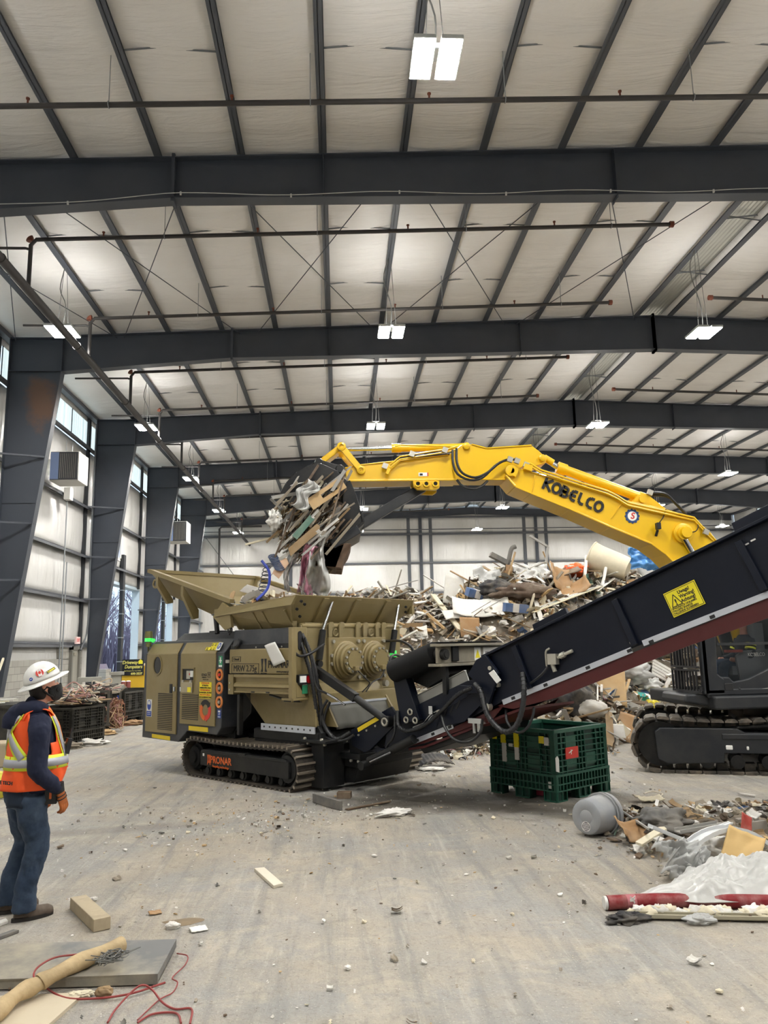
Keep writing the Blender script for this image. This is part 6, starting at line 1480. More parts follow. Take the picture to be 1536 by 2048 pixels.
drape('blue_tarp','torn blue tarp hanging on the board at the heap crest','tarp',look((7.55,18.3,3.951),None,(1.35,0,.0)),.95,.55,lambda u,v:(0,0,wr(u,v,6,.35)),mat('blue_tarp_film','#4b86c0',.4,bump=.4))
sheet_on('white_sheet','white panel leaning upright on the heap crest beside the blue tarp','panel',(8.071,18.7,3.827),1.3,.95,WD['lgrey'],(1.25,-.35,.1),0,12,.03,.02)
for k,(p,q,lab) in enumerate((((6.739,19.416,3.383),(7.187,19.96,4.337),'white plastic pipe leaning right up from the heap, left of the beige bin'),((6.137,19.166,3.161),(6.58,19.999,4.225),'bent white plastic pipe standing on the heap below the orange bag'))):
    M,L=stick(p,q,1,1); one('plastic_pipe',lab,'pipe',M,lambda b,L=L:b.cyl((-L/2,0,0),(L/2,0,0),.045,12),WD['white'])
b_=MB(); 
one('steel_duct','bent grey steel channel sticking up from the heap crest','steel channel',Tr(*(5.428,20,3.744)),lambda b:(b.bar((0,0,0),(.12,0,.75),.09,.05),b.bar((.12,0,.75),(-.35,0,1.05),.09,.05)),WD['grey'])
one('steel_fitting','dark twisted steel fitting on the left top of the heap','steel part',Tr(*(4.369,20,3.894)),lambda b:(b.tube(bez([(0,0,-.2),(.1,0,.2),(.2,0,.55),(.32,0,.62)],12),.06,10),b.cbox((-.15,0,.3),(.5,.25,.12),Ry(.5))),WD['dgrey'])
plank('leaning_lath','grey lath leaning across the cardboard hollow on the heap',(5.123,18.66,3.088),(5.2,20.002,4.022),.07,.04,WD['grey'])
plank('leaning_lath','thin wooden stick pointing up left of the heap crest',(4.274,19.342,3.611),(4.669,20,4.371),.05,.03,WD['wood'])
for k in range(6):
    plank('long_lath','long pale lath lying in the bundle along the conveyor edge on the heap',tuple(Vector((4.53,18.014,2.688))+Vector((0,.1*k,.03*k))),tuple(Vector((6.676,19.266,3.371))+Vector((0,.12*k,.02*k))),.09,.025,WD[['cream','lgrey','white','tan','cream','grey'][k]],'lath','bundle of long pale laths on the heap')
def tin(b): b.box(-.28,.28,-.12,.12,-.1,.1); b.mat(WD['white']); b.box(-.1,.05,-.122,.122,-.102,.102)
one('blue_carton','blue and white carton on the heap left of the large white panel','carton',look((3.425,19.014,3.215),None,(.3,.2,.3)),tin,WD['blue'])
one('blue_carton','long blue carton on the heap right of the large white panel','carton',look((4.167,18.125,2.808),None,(.1,.1,.1)),tin,WD['blue'])
sheet_on('plywood_sheet','tan plywood sheet leaning on the heap below the conveyor','plywood',(5.829,16.671,1.071),.62,1.0,WD['tan'],(1.05,.15,-.1),0,3,.018,.01)
crumple('plastic_bag','white and pink plastic bag on the heap right of the plywood sheet','bag',(6.61,17.575,1.281),(.42,.3,.24),polyc,21,.8,2.2)
crumple('plastic_bag','crumpled white plastic bag spilling pink scraps above the excavator track','bag',(7.072,17.738,0.955),(.3,.25,.16),poly,22,.8,2.4)
crumple('yellow_bag','yellow plastic bag on the heap beside the excavator track','bag',(6.835,17.223,0.561),(.24,.2,.13),mat('yellow_film','#d9c93c',.4,bump=.4),23,.8,2.5)
one('teal_carton','teal and white carton on the heap above the yellow bag','carton',look((6.693,17.208,0.745),None,(.5,.2,.3)),lambda b:(b.box(-.22,.22,-.1,.1,-.06,.06),b.mat(mat('teal_print','#2f8f88',.6)),b.box(-.15,.1,-.102,.102,-.03,.062)),WD['white'])
crumple('grey_cushion','pale grey cushion on the heap above the green crate','cushion',(4.964,15.556,0.641),(.36,.25,.2),WD['lgrey'],24,.3,1.4)
crumple('black_bag','black rubbish bag on the heap behind the green crate','bag',(4.634,15.767,0.808),(.45,.35,.4),WD['black'],25,.5,1.8)
sheet_on('white_card','clean white card leaning at the foot of the heap right of the crate','card',(5.379,15.218,0.254),.3,.28,WD['white'],(1.1,.1,.1),0,26,.006,.01)
sheet_on('tan_board','tan board leaning at the foot of the heap by the excavator track','board',(5.736,15.488,0.264),.55,.62,WD['card'],(.9,.3,-.5),0,27,.015,.02)
def louv(b): 
    for i in range(5): b.box(-.35,.35,-.2+i*.085,-.13+i*.085,.0,.03,Rx(.25))
one('silver_louvre','silver louvred panel on the heap left of the excavator guard','louvre',look((7.533,17.897,1.211),None,(.9,.5,.2)),louv,WD['lgrey'])
plank('upright_board','tan board standing at the foot of the heap right behind the green crate',(5.023,14.63,0.002),(5.363,15.606,0.631),.16,.02,WD['wood'],up=(0,1,0))
drape('ribbed_mat','dark ribbed mat lying on the floor under the conveyor','mat',look((1.519,13.179,0.09),None,(.25,0,.2)),.62,.4,lambda u,v:(0,0,.08*math.sin(PI*u)+.006*math.sin(u*60)),WD['black'],60,8,.01)
for k,(u,v,lab,m) in enumerate(((830,1515,'pink insulation scrap beside the ribbed mat on the floor','pink'),(905,1497,'pink rag at the foot of the heap under the conveyor','pink'),(948,1490,'white film bundle at the foot of the heap left of the crate','white'),(850,1540,'white scrap sheet in front of the ribbed mat','white'))):
    crumple('rag',lab,'scrap',(1.286,13.873,0.06) if k==0 else ((2.06,14.669,0.19) if k==1 else ((2.533,15.088,0.209) if k==2 else (1.446,12.861,0.02))),(.2,.16,.07 if k<3 else .02),WD[m],30+k,.8,2.6)
# ---------------------------------------------------------------- the load in the bucket
bo=Vector((-.2,12.85,4.35))
b=MB(); r=random.Random(5)
for i in range(1500):
    t=r.random(); a=r.uniform(0,2*PI); rr=math.sqrt(r.random())
    u=625+rr*62*math.cos(a)-8; v=1035+rr*72*math.sin(a)
    X_=(u-768)/1540*12.85+.78; Z_=1.95+(1290-v+.02*(u-768))/1540*13.0+.0
    Y_=r.uniform(12.15,13.55); s=r.choice((.07,.1,.13,.18))
    b.mat(WD[r.choice(MIX+['dirt','grey','dgrey','dwood','dgrey','brown','black','dirt'])]); M=Tr(X_,Y_,Z_)@Matrix.Rotation(r.gauss(-.85,.35),4,'Y')@Matrix.Rotation(r.uniform(-.8,.8),4,'X')@Matrix.Rotation(r.gauss(0,.4),4,'Z')
    shard(b,r,M,s,('board','board','board','sheet','slab','crumple'))
b.mat(WD['dwood']); o_=b.T; b.T=Tr(-.3,12.85,4.2)@Matrix.Diagonal((1,1,1.1,1)); shard(b,r,Matrix(),1.2,('crumple',)); b.T=o_
tag(b.ob('bucket_load'),'tangled mass of mixed waste clamped in the excavator bucket','waste load',kind='stuff')
for i in range(64):
    u=r.uniform(560,685); v=1030+r.uniform(-58,62)-(u-620)*.25
    X_=(u-768)/1540*12.5+.76; Z_=1.95+(1290-v)/1540*12.7; L=r.uniform(.35,.95); a=r.gauss(.85,.22)
    c=Vector((X_,r.uniform(12.0,12.5),Z_)); d=Vector((math.cos(a),r.uniform(-.25,.25),math.sin(a)))*L/2
    plank('clamped_board','splintered board clamped in the bucket load',c-d,c+d,r.uniform(.018,.06),r.uniform(.01,.025),WD[r.choice(['wood','dwood','dirt','lgrey','dgrey','grey','dirt','grey','white','brown','dwood'])],'board','boards clamped in the bucket load',up=(0,1,.3))
def pY(u,v,y): return None
plank('long_lath','long pale lath sticking out left of the bucket load',(-1.503,12.3,3.615),(-0.972,12.4,3.767),.05,.03,WD['cream'])
M,L=stick((-0.423,12,4.212),(0.071,12.15,4.578),1,1,(0,1,.25))
one('plywood_offcut','tan plywood offcut with a hole on top of the bucket load','plywood',M,lambda b:(b.box(-.34,.34,-.1,-.035,-.012,.012),b.box(-.34,.34,.035,.1,-.012,.012),b.box(-.34,-.1,-.035,.035,-.012,.012),b.box(.2,.34,-.035,.035,-.012,.012)),WD['tan'])
plank('dark_rail','dark bent rail poking from the upper left of the bucket load',(-1.076,12.2,4.346),(-0.878,12.1,4.139),.05,.04,WD['dgrey'])
plank('grey_board','weathered board poking out of the upper left of the bucket load',(-1.077,12.3,4.374),(-0.513,12.3,4.459),.06,.06,WD['grey'],up=(0,1,0))
plank('green_board','green painted board slanting through the bucket load',(-0.715,12,3.642),(-0.377,12,4.035),.1,.02,WD['green'],up=(0,1,.2))
plank('tan_board','long tan board at the lower edge of the bucket load',(-0.793,12,3.423),(-0.285,12.05,3.866),.12,.03,WD['wood'],up=(0,1,.2))
plank('pale_offcut','pale pink board offcut hanging below the bucket load',(-1.01,12.2,3.078),(-0.806,12.2,3.391),.14,.02,mat('pale_wood','#d9b79a',.7,0,.1,6),up=(0,1,.1))
crumple('white_fleece','ragged white fleece on the left of the bucket load','fleece',(-1.004,12.2,3.996),(.1,.1,.14),WD['white'],41,1.1,3)
drape('torn_film','torn white film strip over the front of the bucket load','plastic film',frame((-0.515,11.95,4.348),(1,0,-.6),(.5,0,1)),.22,.5,lambda u,v:(.05*math.sin(v*9),0,wr(u,v,4,.15)),poly)
def strip(P,Q,w,name,lab,m,seed,amp=.12,cat='plastic sheet'):
    P,Q=Vector(P),Vector(Q); d=Q-P
    M=frame((P+Q)/2,Vector((1,0,0))-d.normalized()*d.normalized().x,-d)
    return drape(name,lab,cat,M,w,d.length,lambda u,v:((u-.5)*w*.35*math.sin(v*5+seed)+.06*math.sin(v*4+seed),0,wr(u,v,seed,amp)+.08*math.sin(u*9+seed)),m,20,36,.004)
strip((-0.248,12.1,3.745),(-0.449,12.5,2.83),.34,'hanging_sheet','long white plastic sheet hanging from the bucket into the hopper',poly,1.0,.3)
strip((-0.386,12.2,3.585),(-0.593,12.5,2.848),.2,'hanging_sheet','white sheet with pink print hanging left of the long white sheet',mat('pink_film','#e3b7c6',.4,0,.15,3,dust='#cf5f95',damt=.8,dscale=4,bump=.4),2.2,.25)
strip((-0.757,12.3,3.483),(-0.816,12.6,2.892),.12,'hanging_sheet','ragged grey film strip hanging at the left of the falling sheets',polyc,3.3,.2)
strip((-0.238,12.6,3.323),(-0.185,12.7,3.003),.14,'hanging_sheet','short cream scrap hanging under the rusty teeth',WD['cream'],4.1,.1)
for u0,nm in ((0,'a'),): 
    one('rubber_strip','black rubber strip hanging behind the white sheet over the hopper','rubber strip',Matrix(),lambda b:b.tube(bez([(-0.455,12.7,3.155),(-0.373,12.7,3.031),(-0.333,12.7,2.907),(-0.329,12.8,2.791)],12),.035,8),rub)
coil=lambda P,Q,R,n,m=9:[Vector(P).lerp(Vector(Q),i/(n*m))+Vector((R*math.cos(2*PI*i/m),R*.8*math.sin(2*PI*i/m),R*.5*math.sin(2*PI*i/m))) for i in range(n*m+1)]
blueh=mat('blue_hose','#2f468c',.4); 
one('coiled_hose','tight dark blue coiled air hose dangling from the bucket load','coiled hose',Matrix(),lambda b:b.tube(coil((-1.042,12.2,3.419),(-0.924,12.2,3.211),.07,9),.012,6),mat('coil_blue','#3a4763',.4))
one('coiled_hose','stretched dark coil dangling into the hopper beside the blue tube','coiled hose',Matrix(),lambda b:b.tube(coil((-1.121,12.3,3.304),(-1.255,12.4,2.774),.06,9),.008,6),mat('coil_dark','#33363f',.4))
one('blue_tube','bright blue tube curving up out of the hopper','tube',Matrix(),lambda b:b.tube(bez([(-1.214,12.2,3.35),(-1.104,12.2,3.198),(-1.088,12.2,3.04),(-1.134,12.2,2.884),(-1.278,12.1,2.724)],20),.022,8),mat('tube_blue','#3346a8',.35))
# falling dust is left out; waste in the hopper
b=MB(); r=random.Random(9); SM=Tr(-.702,11.227,0)@Rz(math.atan2(-.724,.69))
b.T=SM
for i in range(420):
    x=r.uniform(-2.0,-.25); y=r.uniform(.25,2.4); z=2.52+.16*math.sin(PI*(x+2.1)/2)+.1*r.random(); s=r.choice((.1,.15,.22,.3))
    b.mat(WD[r.choice(MIX+['black','dgrey','dwood'])]); shard(b,r,Tr(x,y,z)@rrot(r),s)
b.mat(WD['dirt']); b.box(-2.0,-.2,.3,2.35,2.36,2.5)
tag(b.ob('hopper_waste'),'shredded and tangled waste filling the shredder hopper','hopper waste',kind='stuff')
P0=SM@Vector((-1.25,.5,2.72))
sheet_on('glass_offcut','pale glassy offcut lying on the waste in the hopper','offcut',(-1.849,0.7,2.953),.3,.22,WD['lgrey'],(.6,.3,.4),0,1,.01,.01); bpy.data.objects['glass_offcut'].matrix_world=SM@bpy.data.objects['glass_offcut'].matrix_world

# ================================================================ green bulk crate
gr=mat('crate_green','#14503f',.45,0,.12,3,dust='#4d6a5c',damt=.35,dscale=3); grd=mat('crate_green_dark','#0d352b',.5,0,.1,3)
def crate(name,label,corner,e1,L1,L2,h,m,m2,base=.33,group=None,decor=None):
    """open bulk crate; local x along the face to the right, y along the face to the left, origin at the near corner"""
    t=thing(name,label,'crate',(corner[0],corner[1],0),math.atan2(e1[1],e1[0]),group)
    def wall(nm,fx):
        b=MB().mat(m); fx(b); o=b.ob(nm,t); return o
    def face(b,P,L,z0,z1,d):
        # P(a,dep,z): a along the face, dep inwards; panel with ribs standing out
        def bx(a0,a1,d0,d1,z0_,z1_):
            p=[P(a,dd,z) for z in (z0_,z1_) for dd in (d0,d1) for a in (a0,a1)]
            b.add(p,[(0,2,3,1),(4,5,7,6),(0,1,5,4),(2,6,7,3),(1,3,7,5),(0,4,6,2)],False)
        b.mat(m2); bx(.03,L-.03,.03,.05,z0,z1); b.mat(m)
        bx(0,.07,0,.06,z0,z1); bx(L-.07,L,0,.06,z0,z1); bx(0,L,-.008,.06,z1-.045,z1)
        for z in [z0+.02+(z1-z0-.05)*k/7 for k in range(8)]: bx(.05,L-.05,.0,.035,z-.006,z+.006)
        for a in [.14,.24,L*.5-.07,L*.5,L*.5+.07,L-.24,L-.14]: bx(a-.007,a+.007,.0,.035,z0,z1)
        bx(.22,L*.5-.1,.012,.04,z0+.06,z0+(z1-z0)*.38); bx(L*.5+.1,L-.22,.012,.04,z0+.06,z0+(z1-z0)*.38); bx(.22,L*.5-.1,.012,.04,z0+(z1-z0)*.55,z1-.1)
    F=[lambda a,d,z:Vector((a,d,z)),lambda a,d,z:Vector((d,a,z)),lambda a,d,z:Vector((a,L2-d,z)),lambda a,d,z:Vector((L1-d,a,z))]
    for k,L in ((0,L1),(1,L2),(2,L1),(3,L2)):
        b=MB(); face(b,F[k],L,base,h,0); b.ob('side_panel',t)
    b=MB().mat(m)
    for k,L in ((0,L1),(1,L2),(2,L1),(3,L2)):
        P=F[k]
        def bx(a0,a1,d0,d1,z0_,z1_):
            p=[P(a,dd,z) for z in (z0_,z1_) for dd in (d0,d1) for a in (a0,a1)]
            b.add(p,[(0,2,3,1),(4,5,7,6),(0,1,5,4),(2,6,7,3),(1,3,7,5),(0,4,6,2)],False)
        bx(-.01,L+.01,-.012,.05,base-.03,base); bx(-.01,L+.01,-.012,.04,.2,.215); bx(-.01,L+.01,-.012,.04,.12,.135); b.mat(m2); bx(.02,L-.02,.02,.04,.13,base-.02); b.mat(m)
        n=17
        for i in range(n+1): a=L*i/n; bx(a-.007,a+.007,-.01,.04,.13,base-.02)
        for a0,a1 in ((0,.2),(L/2-.12,L/2+.12),(L-.2,L)):
            b.mat(m2); bx(a0,a1,.02,.12,.0,.13); b.mat(m); bx(a0,a1,-.01,.05,0,.015)
            for a in (a0+.006,(a0+a1)/2,a1-.006): bx(a-.006,a+.006,-.01,.05,0,.13)
    b.mat(m2); b.box(.04,L1-.04,.04,L2-.04,.14,.17)
    b.ob('pallet_base',t)
    return t
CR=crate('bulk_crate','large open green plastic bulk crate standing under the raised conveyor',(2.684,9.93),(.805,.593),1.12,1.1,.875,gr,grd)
b=MB().mat(red_p); b.box(.22,.48,-.004,.01,.5,.64); b.mat(white_p); b.bar((.28,-.006,.57),(.36,-.006,.6),.003,.012,up=(0,0,1)); b.bar((.33,-.006,.55),(.33,-.006,.61),.003,.012,up=(1,0,0)); b.ob('red_label',CR,label='red label with white mark')
b=MB().mat(yelw)
for y,z0,z1 in ((.62,.62,.8),(.85,.66,.82),(.2,.7,.79),(1.0,.7,.78)): b.box(-.008,.01,y-.04,y+.04,z0,z1)
b.mat(paper)
for y,z0,z1 in ((.62,.46,.62),(.84,.42,.66),(.12,.68,.78),(.1,.16,.24),(.72,.62,.66)): b.box(-.006,.01,y-.035,y+.035,z0,z1)
b.ob('torn_labels',CR,label='torn yellow and white paper labels')
b=MB().mat(paper); b.prism([(-.01,.38),(.05,.36),(.055,.52),(.03,.56),(-.01,.54)],-.02,-.012); b.ob('corner_sticker',CR,label='torn white sticker')
MB().mat(mat('pallet_red','#8d2a3c',.6)).box(.15,.25,.35,.8,.02,.11).ob('red_block',CR,label='red block under the base')
# ================================================================ left side, behind the worker
ck=mat('crate_black','#26251f',.55,0,.2,3,dust='#5f594e',damt=.45,dscale=3); ckd=mat('crate_black_dark','#161512',.6)
c1=crate('black_crate','black slatted bulk crate with blue tags, beyond the worker',(-6.14,22.93),(.25,.97),1.1,1.2,.86,ck,ckd)
b=MB().mat(blue_p)
for y in (.16,1.05): b.box(-.03,-.01,y-.05,y+.05,.68,.78)
b.ob('blue_tag',c1,label='blue tags')
c2=crate('black_crate','second black bulk crate standing behind the blue-tagged one',(-5.88,24.2),(.25,.97),1.1,1.2,.88,ck,ckd)
c3=crate('black_crate','low black crate full of cable directly right of the worker',(-5.75,17.4),(.35,.94),1.1,1.25,.82,ck,ckd)
def wires(name,label,P,n,rad,m,seed,r=.01,flat=.5,drop=0):
    rr=random.Random(seed)
    b=MB()
    for i in range(n):
        b.mat(rr.choice(m)); c=[Vector((rr.gauss(0,rad),rr.gauss(0,rad),abs(rr.gauss(0,rad*flat))-(drop*rr.random()))) for _ in range(6)]
        b.tube(bez(c,26),r,5)
    o=b.ob(name); o.location=P; tag(o,label,'cable'); return o
cw=[mat('wire_tan','#b59c79',.6),mat('wire_grey','#9a9790',.6),mat('wire_pink','#b58a83',.6),mat('wire_dark','#3a3632',.6),mat('wire_cream','#cfc6b4',.6)]
wires('cable_tangle','tangle of pale cables heaped in the low black crate',(-6.0,18.2,.86),46,.3,cw,3,.014)
wires('cable_tangle','pinkish cable tangle on the shelf of the steel cart',(-6.3,20.6,.95),40,.28,cw,4,.012,.4)
wires('cable_bundle','copper coloured cables hanging down over the cart end',(-5.75,20.6,.75),40,.13,[cw[2],mat('wire_copper','#8f5f48',.5),cw[0]],5,.011,.5,.7)
cartm=mat('cart_steel','#4a4741',.6,.2,.3,5)
ct=thing('steel_cart','grey steel cart with castors holding cable, between the two black crates','cart',(-6.35,20.4,0),.2)
b=MB().mat(cartm)
for x in (-.5,.5):
    for y in (-.3,.3): b.box(x-.03,x+.03,y-.03,y+.03,.16,1.05)
b.box(-.55,.55,-.35,.35,.18,.22); b.box(-.55,.55,-.35,.35,.78,.82); b.box(-.5,.5,-.33,-.3,1.0,1.06); b.ob('cart_frame',ct)
for x in (-.45,.45):
    for y in (-.28,.28): MB().mat(rub).lathe([(0,-.025),(.08,-.025),(.08,.025),(0,.025)],14,Tr(x,y,.08)@Rx(PI/2)).ob('castor',ct); MB().mat(cartm).box(x-.02,x+.02,y-.035,y+.035,.08,.18).ob('castor_fork',ct)
vm=mat('machine_grey','#9c9b92',.55,0,.15,4)
vt=thing('press_bench','grey bench machine with clamping head in front of the block wall','machine',(-6.6,21.9,0),.25)
b=MB().mat(vm); b.box(-.6,.7,-.25,.25,1.0,1.1); b.box(-.5,.1,-.2,.2,1.22,1.34); b.box(-.5,-.4,-.2,.2,1.1,1.24); b.box(0,.1,-.2,.2,1.1,1.24); b.box(.35,.6,-.15,.15,1.1,1.38); b.box(.3,.68,-.2,.2,1.38,1.46); b.cyl((-.62,0,1.2),(-.5,0,1.2),.03,10); b.ob('machine_head',vt)
b=MB().mat(cartm)
for x in (-.5,.6):
    for y in (-.2,.2): b.box(x-.03,x+.03,y-.03,y+.03,0,1.0)
b.ob('bench_legs',vt)
bt=thing('waste_bin','black wheeled bin topped with pale offcuts left of the worker','bin',(-7.35,17.1,0),.2)
b=MB().mat(ck); b.prism([(-.5,0.05),(.5,.05),(.56,.95),(-.56,.95)],-.55,.55); b.box(-.6,.6,-.6,.6,.9,.97); b.ob('bin_body',bt)
for k in range(5): plank('pale_offcut','pale offcut lying on the black bin left of the worker',(-7.8+.08*k,16.7+.1*k,1.0+.02*k),(-6.95+.03*k,16.9+.12*k,1.0+.02*k),.08,.02,WD[['white','cream','lgrey','white','grey'][k]],'offcut','pale offcuts on the black bin')
one('plastic_tub','tan plastic tub on the floor left of the worker','tub',Tr(-6.15,14.9,0),lambda b:b.box(-.4,.35,-.3,.3,0,.42),mat('tub_tan','#a89a80',.6,0,.1,3),bevel=.03)
one('yellow_sack','yellow sack on the floor behind the worker','sack',Tr(-4.95,11.6,.18),lambda b:b.lathe([(0,-.18),(.24,-.17),(.3,0),(.2,.16),(0,.2)],14),mat('sack_yellow','#c9bd3e',.6,0,.2,4,bump=.4))
one('orange_cone','small orange traffic cone right behind the worker','cone',Tr(*((-4.931,14.441,0))),lambda b:(b.lathe([(.07,.012),(.015,.3),(0,.3)],16),b.box(-.1,.1,-.1,.1,0,.014)),mat('cone_orange','#ef5a26',.5))
plank('leaning_pole','pale pole leaning on the steel column left of the worker',(-7.9,17.6,.0),(-8.6,20.6,1.9),.05,.05,WD['cream'])
for k,(u,v) in enumerate(((150,1488),(168,1480),(130,1497),(180,1490),(200,1470),(262,1450),(205,1452))):
    P=((-5.884,18.081,0),(-5.936,18.856,0),(-5.828,17.283,0),(-5.47,17.799,0),(-5.884,19.895,0),(-5.789,22.385,0),(-6.545,22.323,0))[k]
    crumple('floor_scrap','dusty paper scrap on the floor between worker and black crates','scrap',(P[0],P[1],.05),(.32,.22,.07),WD[['lgrey','cream','dirt','white','tan','card','dirt'][k]],50+k,.9,2.6,group='paper scraps beyond the worker')
# wall fittings
wm=mat('hood_white','#d6d4cd',.45,0,.08,3)
def hood(y,z,s,lab):
    t=thing('wall_heater',lab,'heater',(-9.1,y,z))
    MB().mat(wm).box(0,.95*s,-.05,.05+.85*s,-.5*s,.5*s).ob('housing',t,bevel=.02)
    b=MB().mat(mat('grille_dark','#4c4d50',.35,.3,.2,4)); b.box(.03,.92*s,-.09,-.05,-.47*s,.47*s); b.mat(zinc)
    for i in range(9): b.box(.35*s+i*.06*s,.36*s+i*.06*s,-.1,-.09,-.42*s,.42*s)
    b.ob('grille',t); MB().mat(mat('grille_reflection','#8ea3cf',.3,.2)).box(.03,.3*s,-.105,-.09,-.46*s,.46*s).ob('blue_reflection',t,label='bluish reflection painted as a plate')  # bluish reflection put into the colour of a thin plate
    b=MB().mat(galv)
    for y_ in (.1,.7*s): b.cyl((.45*s,y_,.5*s),(.45*s,y_,.95*s),.012,6)
    b.ob('hanger_rods',t)
    return t
hood(24.4,7.86,.95,'grey and white box heater hung on the wall between second and third columns')
hood(41.2,8.3,1.1,'grey and white box heater hung on the wall beyond the fourth column')
one('junction_box','small grey junction box on the wall girt under the near box heater','electrical box',Tr(-9.1,25.85,7.25),lambda b:b.box(0,.2,-.15,.15,-.2,.2),wm)
one('conduit','pair of thin grey conduits running down the wall right of the near column','conduit',Matrix(),lambda b:(b.tube([(-9.05,25.9,7.0),(-9.05,25.9,0)],.022,8),b.tube([(-9.05,26.15,5.0),(-9.05,26.15,0)],.022,8)),galv)
one('conduit','black conduit running down beside the second visible column','conduit',Matrix(),lambda b:b.tube(bez([(-9.05,28.6,10.5),(-9.05,28.55,6),(-9.05,28.6,3),(-9.1,28.1,2.1)],16),.03,8),mat('conduit_dark','#55585c',.5))
one('exit_sign','small red and white exit sign on the wall girt above the doorway','sign',Tr(-9.12,27.7,2.42),lambda b:(b.box(0,.06,-.2,.2,-.1,.14),b.mat(red_p),b.text('EXIT',.16,frame((.063,0,.02),(0,1,0),(0,0,1)),.002,bold=.002)),mat('sign_pink','#e9c9c6',.5))
b=MB().mat(mat('window_sky','#b9c9ec',.15,0,emit=.55)); b.box(-9.3,-9.26,31.4,33.0,5.9,7.2); o=b.ob('window_9'); struct(o)
f=MB().mat(wm); 
for y0,y1,z0,z1 in ((31.3,31.42,5.8,7.3),(32.98,33.1,5.8,7.3),(31.3,33.1,5.8,5.92),(31.3,33.1,7.18,7.3)): f.box(-9.3,-9.2,y0,y1,z0,z1)
f=f.ob('window_frame'); f.parent=o; struct(f)
one('drop_pipe','grey drop pipe with an elbow on the back wall left of the bucket','pipe',Matrix(),lambda b:b.tube([(-5.2,52.3,10.3),(-7.9,52.3,10.3),(-8.05,52.3,10.15),(-8.05,52.3,0)],.07,8),pipe_m)
for k,(x0,x1) in enumerate(((-9,-2.6),(-2.6,-9))): o=MB().cyl((x0,52.5,9.6),(x1,52.5,1.0),.02,6).ob('brace_rod',m=steel); struct(o)
# ================================================================ outside the door openings
dy=mat('dumpster_yellow','#e3b62c',.5,0,.12,1.5)
D0=thing('dumpster','yellow roll-off dumpster with a black sign in front of the door opening','dumpster',(-8.3,34.2,0),0)
XL_=(-9.428,34.2,1.265)[0]+8.3; SA=(-9.276,34.2,1.703); SB=(-8.369,34.2,1.03)
b=MB().mat(dy); b.box(XL_,1.4,0,2.2,.0,1.42); b.box(XL_-.03,1.43,-.05,2.25,1.36,1.42)
b.box(XL_,XL_+.07,-.05,0,0,1.4); b.box(1.2,1.28,-.05,0,0,1.4)
b.ob('dumpster_body',D0); b=MB().mat(mat('dumpster_rim','#d9c39a',.5)); b.box(XL_-.06,1.46,-.09,2.3,1.42,1.49); b.ob('top_rim',D0,label='pale top rim')
sx0,sx1,sz0,sz1=SA[0]+8.3,SB[0]+8.3,SB[2],SA[2]; sc=(sx0+sx1)/2; sw=sx1-sx0; sh_=sz1-sz0
b=MB().mat(blackp); b.box(sx0,sx1,-.1,-.05,sz0,sz1); b.mat(mat('sign_letters','#f2e87a',.5)); fs=sh_*.3
b.text('Driveway',fs,Tr(sc-sw*.14,-.105,sz1-sh_*.2)@Rx(PI/2),.003,sx=.82,shear=.25,bold=.003); b.text('Dumpsters',fs,Tr(sc+.02,-.105,sz1-sh_*.47)@Rx(PI/2),.003,sx=.82,shear=.25,bold=.003); b.text('600-3537',fs*.62,Tr(sc+sw*.18,-.105,sz0+sh_*.1)@Rx(PI/2),.003,bold=.003); b.text('Big Dumpster For Your Dollar',fs*.28,Tr(sc,-.105,sz0+sh_*.28)@Rx(PI/2),.003)
b.mat(yelw); hx=sx1-sw*.15; hz=sz1-sh_*.3; b.prism([(hx-.09,hz),(hx+.09,hz),(hx+.09,hz+.12),(hx,hz+.2),(hx-.09,hz+.12)],-.108,-.1)
b.ob('dumpster_sign',D0,label='black sign with yellow lettering')
br=mat('bollard_red','#7d4038',.6,0,.15,3)
pt_=None
for i,(x,y,h,lab) in enumerate((((-9.12,32.7,0.898)[0],32.7,.68,'short red-brown bollard by the grey block pier, left of the touching pair'),((-8.873,32.9,0.884)[0],32.9,.82,'left red-brown bollard of the touching pair before the yellow dumpster'),((-8.718,33,0.876)[0]+.02,33.0,.82,'right red-brown bollard of the touching pair before the yellow dumpster'))):
    t=thing('bollard',lab,'bollard',(x,y,0),0,'bollards outside the door'); MB().mat(br).cyl((0,0,0),(0,0,h),.095,16).ob('post',t); MB().mat(white_p).lathe([(.095,h),(.07,h+.03),(0,h+.04)],16).ob('cap',t)
one('parked_car','dark red parked car seen through the gap beside the column','car',Tr(-13.6,43.8,0),lambda b:(b.prism([(-.9,.3),(.9,.3),(.9,.85),(.55,.95),(.35,1.4),(-.6,1.4),(-.8,.95),(-.9,.9)],0,1.7),b.mat(rub),b.lathe([(0,-.1),(.3,-.1),(.3,.1),(0,.1)],16,Tr(-.55,0,.3)@Rx(PI/2)),b.lathe([(0,-.1),(.3,-.1),(.3,.1),(0,.1)],16,Tr(.55,0,.3)@Rx(PI/2))),mat('car_red','#7a2430',.25))
bark=mat('bare_bark','#5d5157',.9,0,.2,4); twig=mat('twigs','#847788',.9)
